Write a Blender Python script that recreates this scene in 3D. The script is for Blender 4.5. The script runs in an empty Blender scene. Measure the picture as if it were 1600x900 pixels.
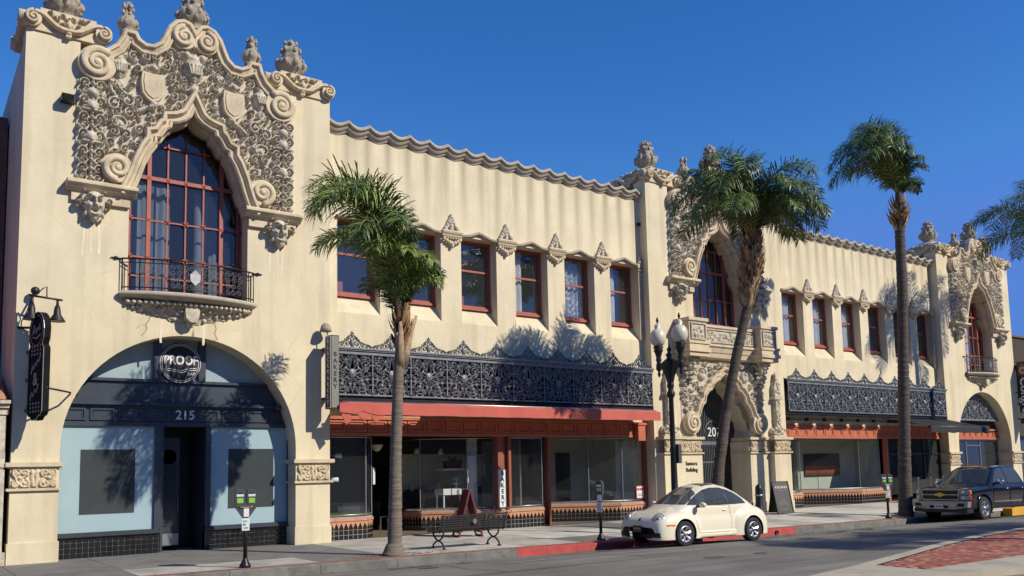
import bpy, bmesh, math, random
import numpy as np
from mathutils import Matrix, Vector
from mathutils.geometry import tessellate_polygon
R = math.radians
PI = math.pi
random.seed(7)
S = bpy.context.scene
COL = S.collection
# ---------------------------------------------------------------- camera
cam_d = bpy.data.cameras.new('camera'); cam = bpy.data.objects.new('camera', cam_d); COL.objects.link(cam)
S.camera = cam
def cam_axes(yaw, pitch, roll):
    cy, sy = math.cos(yaw), math.sin(yaw)
    f = Vector((sy*math.cos(pitch), cy*math.cos(pitch), math.sin(pitch)))
    r = Vector((cy, -sy, 0)); u = r.cross(f)
    c, s = math.cos(roll), math.sin(roll)
    return c*r+s*u, -s*r+c*u, f
_r, _u, _f = cam_axes(0.62347769, 0.09914583, -0.021618)
cam.matrix_world = Matrix(((_r.x, _u.x, -_f.x, 0), (_r.y, _u.y, -_f.y, -22.5), (_r.z, _u.z, -_f.z, 1.92), (0, 0, 0, 1)))
cam_d.sensor_width = 36; cam_d.lens = 36*1335.485/1600; cam_d.shift_y = 150/1600
cam_d.clip_end = 5000; cam_d.clip_start = .1
# ---------------------------------------------------------------- light
SUN = Vector((-.55, 1, -.83)).normalized()          # direction the light travels
w = bpy.data.worlds.new('World'); S.world = w; w.use_nodes = True
nt = w.node_tree; nt.nodes.clear()
out = nt.nodes.new('ShaderNodeOutputWorld'); bg = nt.nodes.new('ShaderNodeBackground')
sky = nt.nodes.new('ShaderNodeTexSky'); sky.sky_type = 'NISHITA'; sky.sun_disc = False
sky.sun_elevation = math.asin(-SUN.z)
sky.sun_rotation = math.atan2(-SUN.x, -SUN.y)
sky.air_density = 1.05; sky.dust_density = 0.0; sky.ozone_density = 5.0; sky.altitude = 0
hs = nt.nodes.new('ShaderNodeHueSaturation'); hs.inputs['Saturation'].default_value = 1.27; hs.inputs['Hue'].default_value = .511
nt.links.new(sky.outputs[0], hs.inputs['Color']); 
SKY = .148
cp = nt.nodes.new('ShaderNodeVectorMath'); cp.operation = 'MINIMUM'; cp.inputs[1].default_value = [c/SKY for c in (.095, .235, .68)]   # one even blue all round, no hot glow at the sun
nt.links.new(hs.outputs[0], cp.inputs[0]); nt.links.new(cp.outputs[0], bg.inputs[0]); nt.links.new(bg.outputs[0], out.inputs[0])
bg.inputs[1].default_value = SKY
sl = bpy.data.lights.new('sun', 'SUN'); sl.energy = 5.0; sl.angle = R(.5); sl.color = (1, .92, .78)
so = bpy.data.objects.new('sun', sl); COL.objects.link(so); so.rotation_euler = SUN.to_track_quat('-Z', 'Y').to_euler()
S.view_settings.view_transform = 'Standard'; S.view_settings.look = 'None'; S.view_settings.exposure = 0; S.view_settings.gamma = 1
S.render.engine = 'CYCLES'
S.cycles.max_bounces = 6; S.cycles.transparent_max_bounces = 12; S.cycles.caustics_reflective = False; S.cycles.caustics_refractive = False

# ---------------------------------------------------------------- helpers
WL = {}                                             # world location of every parent empty
def crown(u):
    u = max(u, 0)
    return .085*u if u < 1.6 else .136+.0325*(1-math.exp(-(u-1.6)/.5))+.015*(u-1.6)
YC = -5.35
def road_z(x, y): return -.17-.009*(x-7)+crown(YC-y)
def curb_z(x): return -.17-.009*(x-7)+.2
def walk_z(x, y): return curb_z(x)*min(max(y/YC, 0), 1)

class MB:
    def __init__(s): s.v = []; s.f = []; s.m = []; s.sm = []
    def quad(s, a, b, c, d, m=0):
        i = len(s.v); s.v += [a, b, c, d]; s.f.append((i, i+1, i+2, i+3)); s.m.append(m); s.sm.append(0)
    def raw(s, vs, fs, m=0, smooth=0):
        i = len(s.v); s.v += [tuple(p) for p in vs]
        for f in fs: s.f.append(tuple(k+i for k in f)); s.m.append(m); s.sm.append(smooth)
    def box(s, x0, x1, y0, y1, z0, z1, m=0):
        s.raw([(x0,y0,z0),(x1,y0,z0),(x1,y1,z0),(x0,y1,z0),(x0,y0,z1),(x1,y0,z1),(x1,y1,z1),(x0,y1,z1)],
              [(0,1,5,4),(1,2,6,5),(2,3,7,6),(3,0,4,7),(4,5,6,7),(3,2,1,0)], m)
    def bbox(s, x0, x1, y0, y1, z0, z1, b=.01, m=0):   # box with bevelled front edges (front = -y)
        s.raw([(x0,y1,z0),(x1,y1,z0),(x1,y1,z1),(x0,y1,z1),(x0,y0+b,z0),(x1,y0+b,z0),(x1,y0+b,z1),(x0,y0+b,z1),
               (x0+b,y0,z0+b),(x1-b,y0,z0+b),(x1-b,y0,z1-b),(x0+b,y0,z1-b)],
              [(0,1,5,4),(1,2,6,5),(2,3,7,6),(3,0,4,7),(4,5,9,8),(5,6,10,9),(6,7,11,10),(7,4,8,11),(8,9,10,11),(3,2,1,0)], m)
    def frame(s, x0, x1, z0, z1, t, y0, y1, m=0):      # rectangular frame in the xz plane
        s.box(x0, x0+t, y0, y1, z0, z1, m); s.box(x1-t, x1, y0, y1, z0, z1, m)
        s.box(x0+t, x1-t, y0, y1, z0, z0+t, m); s.box(x0+t, x1-t, y0, y1, z1-t, z1, m)
    def prism(s, poly, z0, z1, m=0):                   # xy polygon extruded in z
        n = len(poly)
        vs = [(x, y, z0) for x, y in poly]+[(x, y, z1) for x, y in poly]
        fs = [(i, (i+1) % n, (i+1) % n+n, i+n) for i in range(n)]
        tri = tessellate_polygon([[Vector((x, y, 0)) for x, y in poly]])
        fs += [tuple(t) for t in tri]+[tuple(k+n for k in t) for t in tri]
        s.raw(vs, fs, m)
    def slab(s, outer, holes, y0, y1, m=0, back=False, mh=None):   # xz polygon with holes, front at y0, extruded to y1
        loops = [outer]+list(holes)
        pts = [p for l in loops for p in l]; n = len(pts)
        tri = tessellate_polygon([[Vector((x, z, 0)) for x, z in l] for l in loops])
        vs = [(x, y0, z) for x, z in pts]+[(x, y1, z) for x, z in pts]
        s.raw(vs, [tuple(t) for t in tri]+([tuple(k+n for k in t) for t in tri] if back else []), m)
        base = len(s.v)-2*n; o = 0
        for li, l in enumerate(loops):
            k = len(l)
            for i in range(k):
                s.f.append((base+o+i, base+o+(i+1) % k, base+o+(i+1) % k+n, base+o+i+n)); s.m.append(m if (li == 0 or mh is None) else mh); s.sm.append(0)
            o += k
    def tube(s, pts, r, n=6, m=0, cap=True, flat=None):
        pts = [Vector(p) for p in pts]; k = len(pts)
        rs = r if isinstance(r, (list, tuple)) else [r]*k
        vs = []; up = Vector((0, 0, 1)); prev = None
        for i, p in enumerate(pts):
            t = (pts[min(i+1, k-1)]-pts[max(i-1, 0)])
            if t.length < 1e-9: t = Vector((0, 0, 1))
            t.normalize()
            if prev is None:
                a = t.cross(Vector((0, 1, 0)));
                if a.length < 1e-3: a = t.cross(Vector((1, 0, 0)))
            else: a = prev-t*prev.dot(t)
            a.normalize(); prev = a; b = t.cross(a)
            for j in range(n):
                an = 2*PI*j/n
                vs.append(tuple(p+(a*math.cos(an)+b*math.sin(an)*(flat or 1))*rs[i]))
        fs = [(i*n+j, i*n+(j+1) % n, (i+1)*n+(j+1) % n, (i+1)*n+j) for i in range(k-1) for j in range(n)]
        if cap: fs += [tuple(range(n))[::-1], tuple((k-1)*n+j for j in range(n))]
        s.raw(vs, fs, m, 1 if n > 4 else 0)
    def lathe(s, prof, c=(0, 0, 0), n=16, m=0, axis='z', smooth=1, sq=0):
        vs = []
        for r, h in prof:
            for j in range(n):
                a = 2*PI*j/n+(PI/n if sq else 0); x, y = r*math.cos(a), r*math.sin(a)
                p = (x, y, h) if axis == 'z' else ((x, h, y) if axis == 'y' else (h, x, y))
                vs.append((p[0]+c[0], p[1]+c[1], p[2]+c[2]))
        k = len(prof)
        fs = [(i*n+j, i*n+(j+1) % n, (i+1)*n+(j+1) % n, (i+1)*n+j) for i in range(k-1) for j in range(n)]
        fs += [tuple(range(n))[::-1], tuple((k-1)*n+j for j in range(n))]
        s.raw(vs, fs, m, smooth)
    def ball(s, c, r, n=8, m=0, sx=1, sy=1, sz=1):
        prof = [(max(math.sin(PI*i/(n//2+2)), .02), -math.cos(PI*i/(n//2+2))) for i in range(n//2+3)]
        vs = []; k = len(prof)
        for a, h in prof:
            for j in range(n):
                t = 2*PI*j/n; vs.append((c[0]+a*math.cos(t)*r*sx, c[1]+a*math.sin(t)*r*sy, c[2]+h*r*sz))
        s.raw(vs, [(i*n+j, i*n+(j+1) % n, (i+1)*n+(j+1) % n, (i+1)*n+j) for i in range(k-1) for j in range(n)], m, 1)
    def sweep(s, path, prof, m=0, closed=False, smooth=0): # path in xz; prof = [(n,y)] n along left normal
        k = len(path); vs = []; q = len(prof)
        P = [Vector(p) for p in path]
        for i in range(k):
            if closed: a, b = P[i]-P[i-1], P[(i+1) % k]-P[i]
            else:
                a = P[i]-P[i-1] if i else P[1]-P[0]; b = P[i+1]-P[i] if i < k-1 else a
            a = a.normalized(); b = b.normalized()
            n1 = Vector((-a.y, a.x)); n2 = Vector((-b.y, b.x)); mm = n1+n2
            if mm.length < .2: mm = n1.copy()
            mm.normalize(); sc = 1/max(mm.dot(n1), .45)
            for o, y in prof: vs.append((P[i].x+mm.x*o*sc, y, P[i].y+mm.y*o*sc))
        fs = [(i*q+j, i*q+j+1, ((i+1) % k)*q+j+1, ((i+1) % k)*q+j) for i in range(k if closed else k-1) for j in range(q-1)]
        if not closed: fs += [tuple(range(q))[::-1], tuple((k-1)*q+j for j in range(q))]
        s.raw(vs, fs, m, smooth)
    def mapv(s, fn): s.v = [fn(*p) for p in s.v]; return s
    def move(s, x=0, y=0, z=0): s.v = [(a+x, b+y, c+z) for a, b, c in s.v]; return s
    def mirror(s, about=0.):
        n = len(s.v); s.v += [(2*about-a, b, c) for a, b, c in s.v]
        s.f += [tuple(k+n for k in f[::-1]) for f in s.f]; s.m += s.m; s.sm += s.sm; return s
    def join(s, o, m=None):
        n = len(s.v); s.v += o.v; s.f += [tuple(k+n for k in f) for f in o.f]; s.m += o.m if m is None else [m]*len(o.m); s.sm += o.sm; return s
    def mesh(s, name, mats):
        me = bpy.data.meshes.new(name); me.from_pydata(s.v, [], s.f)
        for mt in (mats if isinstance(mats, (list, tuple)) else [mats]): me.materials.append(mt)
        me.polygons.foreach_set('material_index', s.m); me.polygons.foreach_set('use_smooth', [bool(q) for q in s.sm])
        bm = bmesh.new(); bm.from_mesh(me); bmesh.ops.recalc_face_normals(bm, faces=bm.faces); bm.to_mesh(me); bm.free()
        me.update(); return me
    def build(s, name, mats, parent=None, world=True):
        if parent is not None and world:
            L = WL[parent.name]; s.v = [(a-L[0], b-L[1], c-L[2]) for a, b, c in s.v]
        return link(name, s.mesh(name, mats), parent)
def link(name, me, parent=None, loc=(0, 0, 0), rot=(0, 0, 0)):
    o = bpy.data.objects.new(name, me); COL.objects.link(o); o.location = loc; o.rotation_euler = rot
    if parent is not None:
        o.parent = parent; L = WL.get(parent.name, (0, 0, 0)); WL[o.name] = (L[0]+loc[0], L[1]+loc[1], L[2]+loc[2])
    else: WL[o.name] = tuple(loc)
    return o
def at(name, me, parent, wloc, rot=(0, 0, 0)):      # shared mesh placed at a world location under its parent
    L = WL[parent.name]; return link(name, me, parent, (wloc[0]-L[0], wloc[1]-L[1], wloc[2]-L[2]), rot)
def tag(o, label=None, cat=None, group=None, kind=None):
    for k, v in (('label', label), ('category', cat), ('group', group), ('kind', kind)):
        if v: o[k] = v
    return o
def thing(name, label, cat, loc=(0, 0, 0), rz=0, group=None):
    o = bpy.data.objects.new(name, None); COL.objects.link(o); o.location = loc; o.rotation_euler = (0, 0, rz); o.empty_display_size = .2
    WL[o.name] = tuple(loc); return tag(o, label, cat, group)
def copy_tree(o, parent=None):
    c = o.copy(); COL.objects.link(c)
    if parent is not None: c.parent = parent
    for ch in list(o.children): copy_tree(ch, c)
    return c

# ---------------------------------------------------------------- materials
def new_mat(name):
    m = bpy.data.materials.new(name); m.use_nodes = True; nt = m.node_tree; b = nt.nodes['Principled BSDF']; return m, nt, b
def mat(name, col, rough=.6, metal=0., var=.12, scale=3., bump=0., bscale=40., spec=.5, dirt=None, dscale=.8, stretch=None, coat=0., emit=None):
    m, nt, b = new_mat(name); N = nt.nodes; Lk = nt.links
    tc = N.new('ShaderNodeTexCoord'); src = tc.outputs['Object']
    if stretch:
        mp = N.new('ShaderNodeMapping'); mp.inputs['Scale'].default_value = stretch; Lk.new(src, mp.inputs[0]); src = mp.outputs[0]
    no = N.new('ShaderNodeTexNoise'); no.inputs['Scale'].default_value = scale; no.inputs['Detail'].default_value = 6; no.inputs['Roughness'].default_value = .6; Lk.new(src, no.inputs[0])
    cr = N.new('ShaderNodeValToRGB'); e = cr.color_ramp.elements
    e[0].position = .3; e[1].position = .7
    e[0].color = (*[c*(1-var) for c in col], 1); e[1].color = (*[min(c*(1+var), 1) for c in col], 1)
    Lk.new(no.outputs[0], cr.inputs[0]); c_out = cr.outputs[0]
    if dirt:
        n2 = N.new('ShaderNodeTexNoise'); n2.inputs['Scale'].default_value = dscale; n2.inputs['Detail'].default_value = 8; n2.inputs['Roughness'].default_value = .7; Lk.new(src, n2.inputs[0])
        r2 = N.new('ShaderNodeValToRGB'); r2.color_ramp.elements[0].position = .5; r2.color_ramp.elements[1].position = .78
        r2.color_ramp.elements[0].color = (0, 0, 0, 1); r2.color_ramp.elements[1].color = (.75, .75, .75, 1); Lk.new(n2.outputs[0], r2.inputs[0])
        mx = N.new('ShaderNodeMix'); mx.data_type = 'RGBA'; Lk.new(r2.outputs[0], mx.inputs[0]); Lk.new(c_out, mx.inputs[6]); mx.inputs[7].default_value = (*dirt, 1); c_out = mx.outputs[2]
    Lk.new(c_out, b.inputs['Base Color'])
    b.inputs['Roughness'].default_value = rough; b.inputs['Metallic'].default_value = metal; b.inputs['Specular IOR Level'].default_value = spec; b.inputs['Coat Weight'].default_value = coat
    if coat: b.inputs['Coat Roughness'].default_value = .03
    if bump:
        n3 = N.new('ShaderNodeTexNoise'); n3.inputs['Scale'].default_value = bscale; n3.inputs['Detail'].default_value = 5; Lk.new(src, n3.inputs[0])
        bp = N.new('ShaderNodeBump'); bp.inputs['Strength'].default_value = bump; bp.inputs['Distance'].default_value = .02; Lk.new(n3.outputs[0], bp.inputs['Height']); Lk.new(bp.outputs[0], b.inputs['Normal'])
    if emit: b.inputs['Emission Color'].default_value = (*emit, 1); b.inputs['Emission Strength'].default_value = 1
    m['col'] = c_out.node.name
    return m
def glass(name, tint=(.92, .95, .95), refl=.07, trans=.95):
    m = bpy.data.materials.new(name); m.use_nodes = True; nt = m.node_tree; N = nt.nodes; N.clear(); Lk = nt.links
    o = N.new('ShaderNodeOutputMaterial'); tr = N.new('ShaderNodeBsdfTransparent'); gl = N.new('ShaderNodeBsdfGlossy'); df = N.new('ShaderNodeBsdfDiffuse')
    tr.inputs[0].default_value = (*tint, 1); gl.inputs['Roughness'].default_value = .02; gl.inputs[0].default_value = (1, 1, 1, 1); df.inputs[0].default_value = (.25, .27, .27, 1)
    lw = N.new('ShaderNodeLayerWeight'); lw.inputs[0].default_value = .5       # Schlick reflection, the same from both faces of the pane
    pw = N.new('ShaderNodeMath'); pw.operation = 'POWER'; pw.inputs[1].default_value = 5; Lk.new(lw.outputs[1], pw.inputs[0])
    ad = N.new('ShaderNodeMath'); ad.operation = 'MULTIPLY_ADD'; ad.inputs[1].default_value = .95-refl; ad.inputs[2].default_value = refl; Lk.new(pw.outputs[0], ad.inputs[0])
    no = N.new('ShaderNodeTexNoise'); no.inputs['Scale'].default_value = .9; tc = N.new('ShaderNodeTexCoord'); Lk.new(tc.outputs['Object'], no.inputs[0])
    bp = N.new('ShaderNodeBump'); bp.inputs['Strength'].default_value = .05; Lk.new(no.outputs[0], bp.inputs['Height']); Lk.new(bp.outputs[0], gl.inputs['Normal'])
    m1 = N.new('ShaderNodeMixShader'); m1.inputs[0].default_value = 1-trans; Lk.new(tr.outputs[0], m1.inputs[1]); Lk.new(df.outputs[0], m1.inputs[2])
    m2 = N.new('ShaderNodeMixShader'); Lk.new(ad.outputs[0], m2.inputs[0]); Lk.new(m1.outputs[0], m2.inputs[1]); Lk.new(gl.outputs[0], m2.inputs[2]); Lk.new(m2.outputs[0], o.inputs[0])
    return m
CREAM = (.74, .645, .45)
M = {}
M['stone'] = mat('carved_stone', (.52, .465, .365), .9, var=.28, scale=7, bump=.5, bscale=25, dirt=(.17, .145, .11), dscale=3.2, spec=.2)
M['cap'] = mat('stone_trim', (.60, .50, .345), .9, var=.12, scale=4, bump=.3, bscale=30, dirt=(.24, .2, .14), dscale=1.5, spec=.2)
M['urnstone'] = mat('weathered_stone', (.36, .31, .24), .9, var=.3, scale=9, bump=.6, bscale=30, dirt=(.10, .09, .075), dscale=4, spec=.2)
M['iron'] = mat('cast_iron_paint', (.175, .19, .205), .45, .1, var=.35, scale=9, bump=.2)
M['iron_black'] = mat('black_iron_paint', (.015, .015, .017), .4, .3, var=.2)
M['red'] = mat('red_window_paint', (.34, .085, .055), .55, var=.15, scale=6, bump=.1)
M['terra'] = mat('terracotta_paint', (.46, .13, .065), .6, var=.15, scale=4, bump=.1)
M['awning'] = mat('red_awning_cloth', (.49, .105, .075), .8, var=.12, scale=2, bump=.15, bscale=12)
M['awning_black'] = mat('black_awning_cloth', (.012, .012, .014), .7, var=.2)
M['navy'] = mat('navy_paint', (.042, .052, .068), .35, var=.15, scale=4, spec=.5)
M['film'] = mat('frosted_window_film', (.335, .46, .50), .25, var=.05, scale=1.2, spec=.5)
M['film_dark'] = mat('dark_window_film', (.055, .065, .068), .12, var=.05, spec=.5)
M['tile'] = mat('black_glazed_tile', (.008, .009, .011), .12, var=.4, scale=3, spec=.6)
M['grout'] = mat('pale_grout', (.30, .30, .28), .9, var=.15)
M['peach'] = mat('peach_glazed_tile', (.52, .26, .15), .4, var=.14, scale=6)
M['post'] = mat('dark_red_paint', (.25, .07, .042), .6, var=.15, scale=4, bump=.1)
M['glass'] = glass('window_glass')
M['glass_dark'] = glass('tinted_glass', (.45, .5, .55), .07, .9)
M['glass_up'] = glass('upper_window_glass', (.93, .95, .97), .09, .95)
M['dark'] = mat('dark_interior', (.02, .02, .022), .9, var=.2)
M['room'] = mat('interior_plaster', (.55, .55, .48), .9, var=.1)
M['roomfloor'] = mat('interior_floor', (.16, .12, .08), .6, var=.2)
M['curtain'] = mat('white_curtain', (.62, .64, .66), .9, var=.1)
M['white'] = mat('white_paint', (.72, .72, .70), .6, var=.04)
M['black'] = mat('black_paint', (.012, .012, .013), .5, var=.1)
M['chrome'] = mat('chrome', (.7, .7, .72), .12, 1., var=.03)
M['steel'] = mat('brushed_steel', (.35, .35, .36), .4, .8, var=.1)
M['rubber'] = mat('tyre_rubber', (.016, .016, .017), .85, var=.2)
M['grass'] = mat('artificial_turf', (.05, .13, .02), .9, var=.4, scale=40, bump=.8, bscale=80)
M['hinge'] = mat('brown_wall', (.16, .10, .075), .9, var=.15, scale=2, bump=.2)

# the painted stucco: mottling, faint cracks and drip stains that belong to the wall
def stucco(name, col, drip=0., period=.69, off=0., ztop=12.):
    m, nt, b = new_mat(name); N = nt.nodes; Lk = nt.links
    tc = N.new('ShaderNodeTexCoord'); src = tc.outputs['Object']
    n1 = N.new('ShaderNodeTexNoise'); n1.inputs['Scale'].default_value = .7; n1.inputs['Detail'].default_value = 8; n1.inputs['Roughness'].default_value = .65; Lk.new(src, n1.inputs[0])
    cr = N.new('ShaderNodeValToRGB'); e = cr.color_ramp.elements; e[0].position = .28; e[1].position = .72
    e[0].color = (*[c*.82 for c in col], 1); e[1].color = (*[min(1, c*1.06) for c in col], 1); Lk.new(n1.outputs[0], cr.inputs[0])
    mp = N.new('ShaderNodeMapping'); mp.inputs['Scale'].default_value = (2.6, 2.6, .16); Lk.new(src, mp.inputs[0])
    n2 = N.new('ShaderNodeTexNoise'); n2.inputs['Scale'].default_value = 1.; n2.inputs['Detail'].default_value = 6; Lk.new(mp.outputs[0], n2.inputs[0])
    r2 = N.new('ShaderNodeValToRGB'); r2.color_ramp.elements[0].position = .5; r2.color_ramp.elements[1].position = .78; r2.color_ramp.elements[1].color = (.5, .5, .5, 1); r2.color_ramp.elements[0].color = (0, 0, 0, 1); Lk.new(n2.outputs[0], r2.inputs[0])
    mx = N.new('ShaderNodeMix'); mx.data_type = 'RGBA'; Lk.new(r2.outputs[0], mx.inputs[0]); Lk.new(cr.outputs[0], mx.inputs[6]); mx.inputs[7].default_value = (col[0]*.52, col[1]*.48, col[2]*.42, 1)
    res = mx.outputs[2]
    n4 = N.new('ShaderNodeTexNoise'); n4.inputs['Scale'].default_value = 14; n4.inputs['Detail'].default_value = 3; Lk.new(src, n4.inputs[0])
    r4 = N.new('ShaderNodeValToRGB'); r4.color_ramp.elements[0].position = .68; r4.color_ramp.elements[1].position = .76; r4.color_ramp.elements[0].color = (0, 0, 0, 1); r4.color_ramp.elements[1].color = (.3, .3, .3, 1); Lk.new(n4.outputs[0], r4.inputs[0])
    m4 = N.new('ShaderNodeMix'); m4.data_type = 'RGBA'; Lk.new(r4.outputs[0], m4.inputs[0]); Lk.new(res, m4.inputs[6]); m4.inputs[7].default_value = (col[0]*.5, col[1]*.47, col[2]*.42, 1); res = m4.outputs[2]
    vo = N.new('ShaderNodeTexVoronoi'); vo.feature = 'DISTANCE_TO_EDGE'; vo.inputs['Scale'].default_value = .42
    wv = N.new('ShaderNodeMix'); wv.data_type = 'VECTOR'; wv.inputs[0].default_value = .12; Lk.new(src, wv.inputs[4]); Lk.new(n1.outputs[1], wv.inputs[5]); Lk.new(wv.outputs[1], vo.inputs[0])
    rv = N.new('ShaderNodeValToRGB'); rv.color_ramp.elements[0].position = 0; rv.color_ramp.elements[1].position = .008; rv.color_ramp.elements[0].color = (.5, .5, .5, 1); rv.color_ramp.elements[1].color = (0, 0, 0, 1); Lk.new(vo.outputs[0], rv.inputs[0])
    rm_ = N.new('ShaderNodeValToRGB'); rm_.color_ramp.elements[0].position = .5; rm_.color_ramp.elements[1].position = .62; rm_.color_ramp.elements[1].color = (.7, .7, .7, 1); Lk.new(n1.outputs[0], rm_.inputs[0])
    mu_ = N.new('ShaderNodeMath'); mu_.operation = 'MULTIPLY'; Lk.new(rv.outputs[0], mu_.inputs[0]); Lk.new(rm_.outputs[0], mu_.inputs[1])
    mc = N.new('ShaderNodeMix'); mc.data_type = 'RGBA'; Lk.new(mu_.outputs[0], mc.inputs[0]); Lk.new(res, mc.inputs[6]); mc.inputs[7].default_value = (col[0]*.6, col[1]*.56, col[2]*.5, 1); res = mc.outputs[2]
    if drip:
        sx = N.new('ShaderNodeSeparateXYZ'); Lk.new(src, sx.inputs[0])
        def mth(op, a, bb=None):
            q = N.new('ShaderNodeMath'); q.operation = op
            for i, vv in enumerate((a, bb)):
                if vv is None: continue
                if isinstance(vv, (int, float)): q.inputs[i].default_value = vv
                else: Lk.new(vv, q.inputs[i])
            return q.outputs[0]
        xx = mth('ADD', sx.outputs[0], mth('MULTIPLY', n2.outputs[0], .25))
        c = mth('COSINE', mth('MULTIPLY', mth('ADD', xx, -off), 2*PI/period))
        c = mth('POWER', mth('MULTIPLY', mth('ADD', c, 1.), .5), 2.2)
        fade = mth('MAXIMUM', mth('SUBTRACT', 1., mth('MULTIPLY', mth('SUBTRACT', ztop, sx.outputs[2]), .36)), 0.)
        amt = mth('MULTIPLY', mth('MULTIPLY', c, fade), mth('MULTIPLY', mth('ADD', n1.outputs[0], .25), drip))
        m3 = N.new('ShaderNodeMix'); m3.data_type = 'RGBA'; Lk.new(amt, m3.inputs[0]); Lk.new(res, m3.inputs[6]); m3.inputs[7].default_value = (col[0]*.45, col[1]*.42, col[2]*.40, 1); res = m3.outputs[2]
    Lk.new(res, b.inputs['Base Color']); b.inputs['Roughness'].default_value = .9; b.inputs['Specular IOR Level'].default_value = .2
    n3 = N.new('ShaderNodeTexNoise'); n3.inputs['Scale'].default_value = 9; n3.inputs['Detail'].default_value = 8; n3.inputs['Roughness'].default_value = .65; Lk.new(src, n3.inputs[0])
    bp = N.new('ShaderNodeBump'); bp.inputs['Strength'].default_value = .35; bp.inputs['Distance'].default_value = .02; Lk.new(n3.outputs[0], bp.inputs['Height']); Lk.new(bp.outputs[0], b.inputs['Normal'])
    return m
M['stucco'] = stucco('cream_stucco', tuple(c*.955 for c in CREAM))
# ================================================================ SETTING
def asphalt():
    m, nt, b = new_mat('asphalt'); N = nt.nodes; Lk = nt.links
    tc = N.new('ShaderNodeTexCoord'); src = tc.outputs['Object']
    def noise(sc, det, rough=.6, st=None):
        v = src
        if st:
            mp = N.new('ShaderNodeMapping'); mp.inputs['Scale'].default_value = st; Lk.new(src, mp.inputs[0]); v = mp.outputs[0]
        n = N.new('ShaderNodeTexNoise'); n.inputs['Scale'].default_value = sc; n.inputs['Detail'].default_value = det; n.inputs['Roughness'].default_value = rough; Lk.new(v, n.inputs[0]); return n.outputs[0]
    def ramp(v, p0, p1, c0, c1):
        r = N.new('ShaderNodeValToRGB'); e = r.color_ramp.elements; e[0].position = p0; e[1].position = p1; e[0].color = (*c0, 1); e[1].color = (*c1, 1); Lk.new(v, r.inputs[0]); return r.outputs[0]
    def mul(a, c):
        x = N.new('ShaderNodeMix'); x.data_type = 'RGBA'; x.blend_type = 'MULTIPLY'; x.inputs[0].default_value = 1; Lk.new(a, x.inputs[6]); Lk.new(c, x.inputs[7]); return x.outputs[2]
    base = ramp(noise(.9, 8, .65, (.12, 1, 1)), .3, .7, (.17, .158, .138), (.235, .218, .19))
    c = mul(base, ramp(noise(90, 2), .35, .65, (.62, .62, .62), (1.25, 1.25, 1.25)))
    c = mul(c, ramp(noise(.45, 5), .35, .6, (.8, .8, .8), (1.08, 1.08, 1.08)))
    c = mul(c, ramp(noise(2.2, 4, .6, (.05, 1.6, 1)), .42, .6, (.84, .84, .84), (1.05, 1.05, 1.05)))
    Lk.new(c, b.inputs['Base Color']); b.inputs['Roughness'].default_value = .9; b.inputs['Specular IOR Level'].default_value = .25
    bp = N.new('ShaderNodeBump'); bp.inputs['Strength'].default_value = .5; bp.inputs['Distance'].default_value = .01; Lk.new(noise(70, 3), bp.inputs['Height']); Lk.new(bp.outputs[0], b.inputs['Normal'])
    return m
M['asphalt'] = asphalt()
M['concrete'] = mat('pavement_concrete', (.29, .275, .24), .9, var=.22, scale=1.1, bump=.4, bscale=60, dirt=(.10, .10, .095), dscale=.9, spec=.2)
M['kerb'] = mat('kerb_concrete', (.17, .165, .15), .9, var=.3, scale=2.5, bump=.5, bscale=40, dirt=(.06, .06, .055), dscale=2, spec=.2)
M['kerbred'] = mat('kerb_red_paint', (.42, .055, .05), .75, var=.18, scale=3, bump=.35, bscale=35, dirt=(.14, .05, .045), dscale=2.6)
M['brick'] = mat('red_brick', (.30, .095, .06), .85, var=.35, scale=7, bump=.5, bscale=50)
M['medconc'] = mat('median_concrete', (.42, .37, .28), .9, var=.12, scale=2, bump=.3, bscale=40, dirt=(.18, .16, .12), dscale=1.2)
M['soil'] = mat('bare_soil', (.16, .10, .055), .95, var=.3, scale=8, bump=.8, bscale=30)
M['yellow'] = mat('yellow_kerb_paint', (.62, .34, .03), .7, var=.15, scale=5, bump=.3)
M['paint'] = mat('worn_white_marking', (.30, .295, .28), .85, var=.35, scale=9)

g = MB(); g.quad((-600, -900, -1.2), (900, -900, -1.2), (900, 900, -1.2), (-600, 900, -1.2))
tag(g.build('ground', mat('far_ground', (.12, .115, .105), .9)), kind='structure')
rd = MB(); ys = [YC, -5.6, -6.2, -6.9, -7.3, -7.8, -8.6, -10, -13, -18, -26, -40]; xs = [-80, -40, -10, 0, 7, 20, 40, 80, 160]
vs = [(x, y, road_z(max(min(x, 60), -10), y)) for x in xs for y in ys]; n = len(ys)
rd.raw(vs, [(i*n+j, (i+1)*n+j, (i+1)*n+j+1, i*n+j+1) for i in range(len(xs)-1) for j in range(n-1)], 0, 1)
tag(rd.build('road', M['asphalt']), kind='structure')
mk = MB()                                            # worn parking line
for x0, x1 in ((10.4, 12.2), (12.9, 14.6), (15.0, 17.5), (22, 23.6), (24.4, 26.5)):
    mk.raw([(x, y, road_z(x, y)+.005) for x, y in ((x0, -7.72), (x1, -7.72), (x1, -7.62), (x0, -7.62))], [(0, 1, 2, 3)])
tag(mk.build('parking_line', M['paint']), kind='structure')

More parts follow.
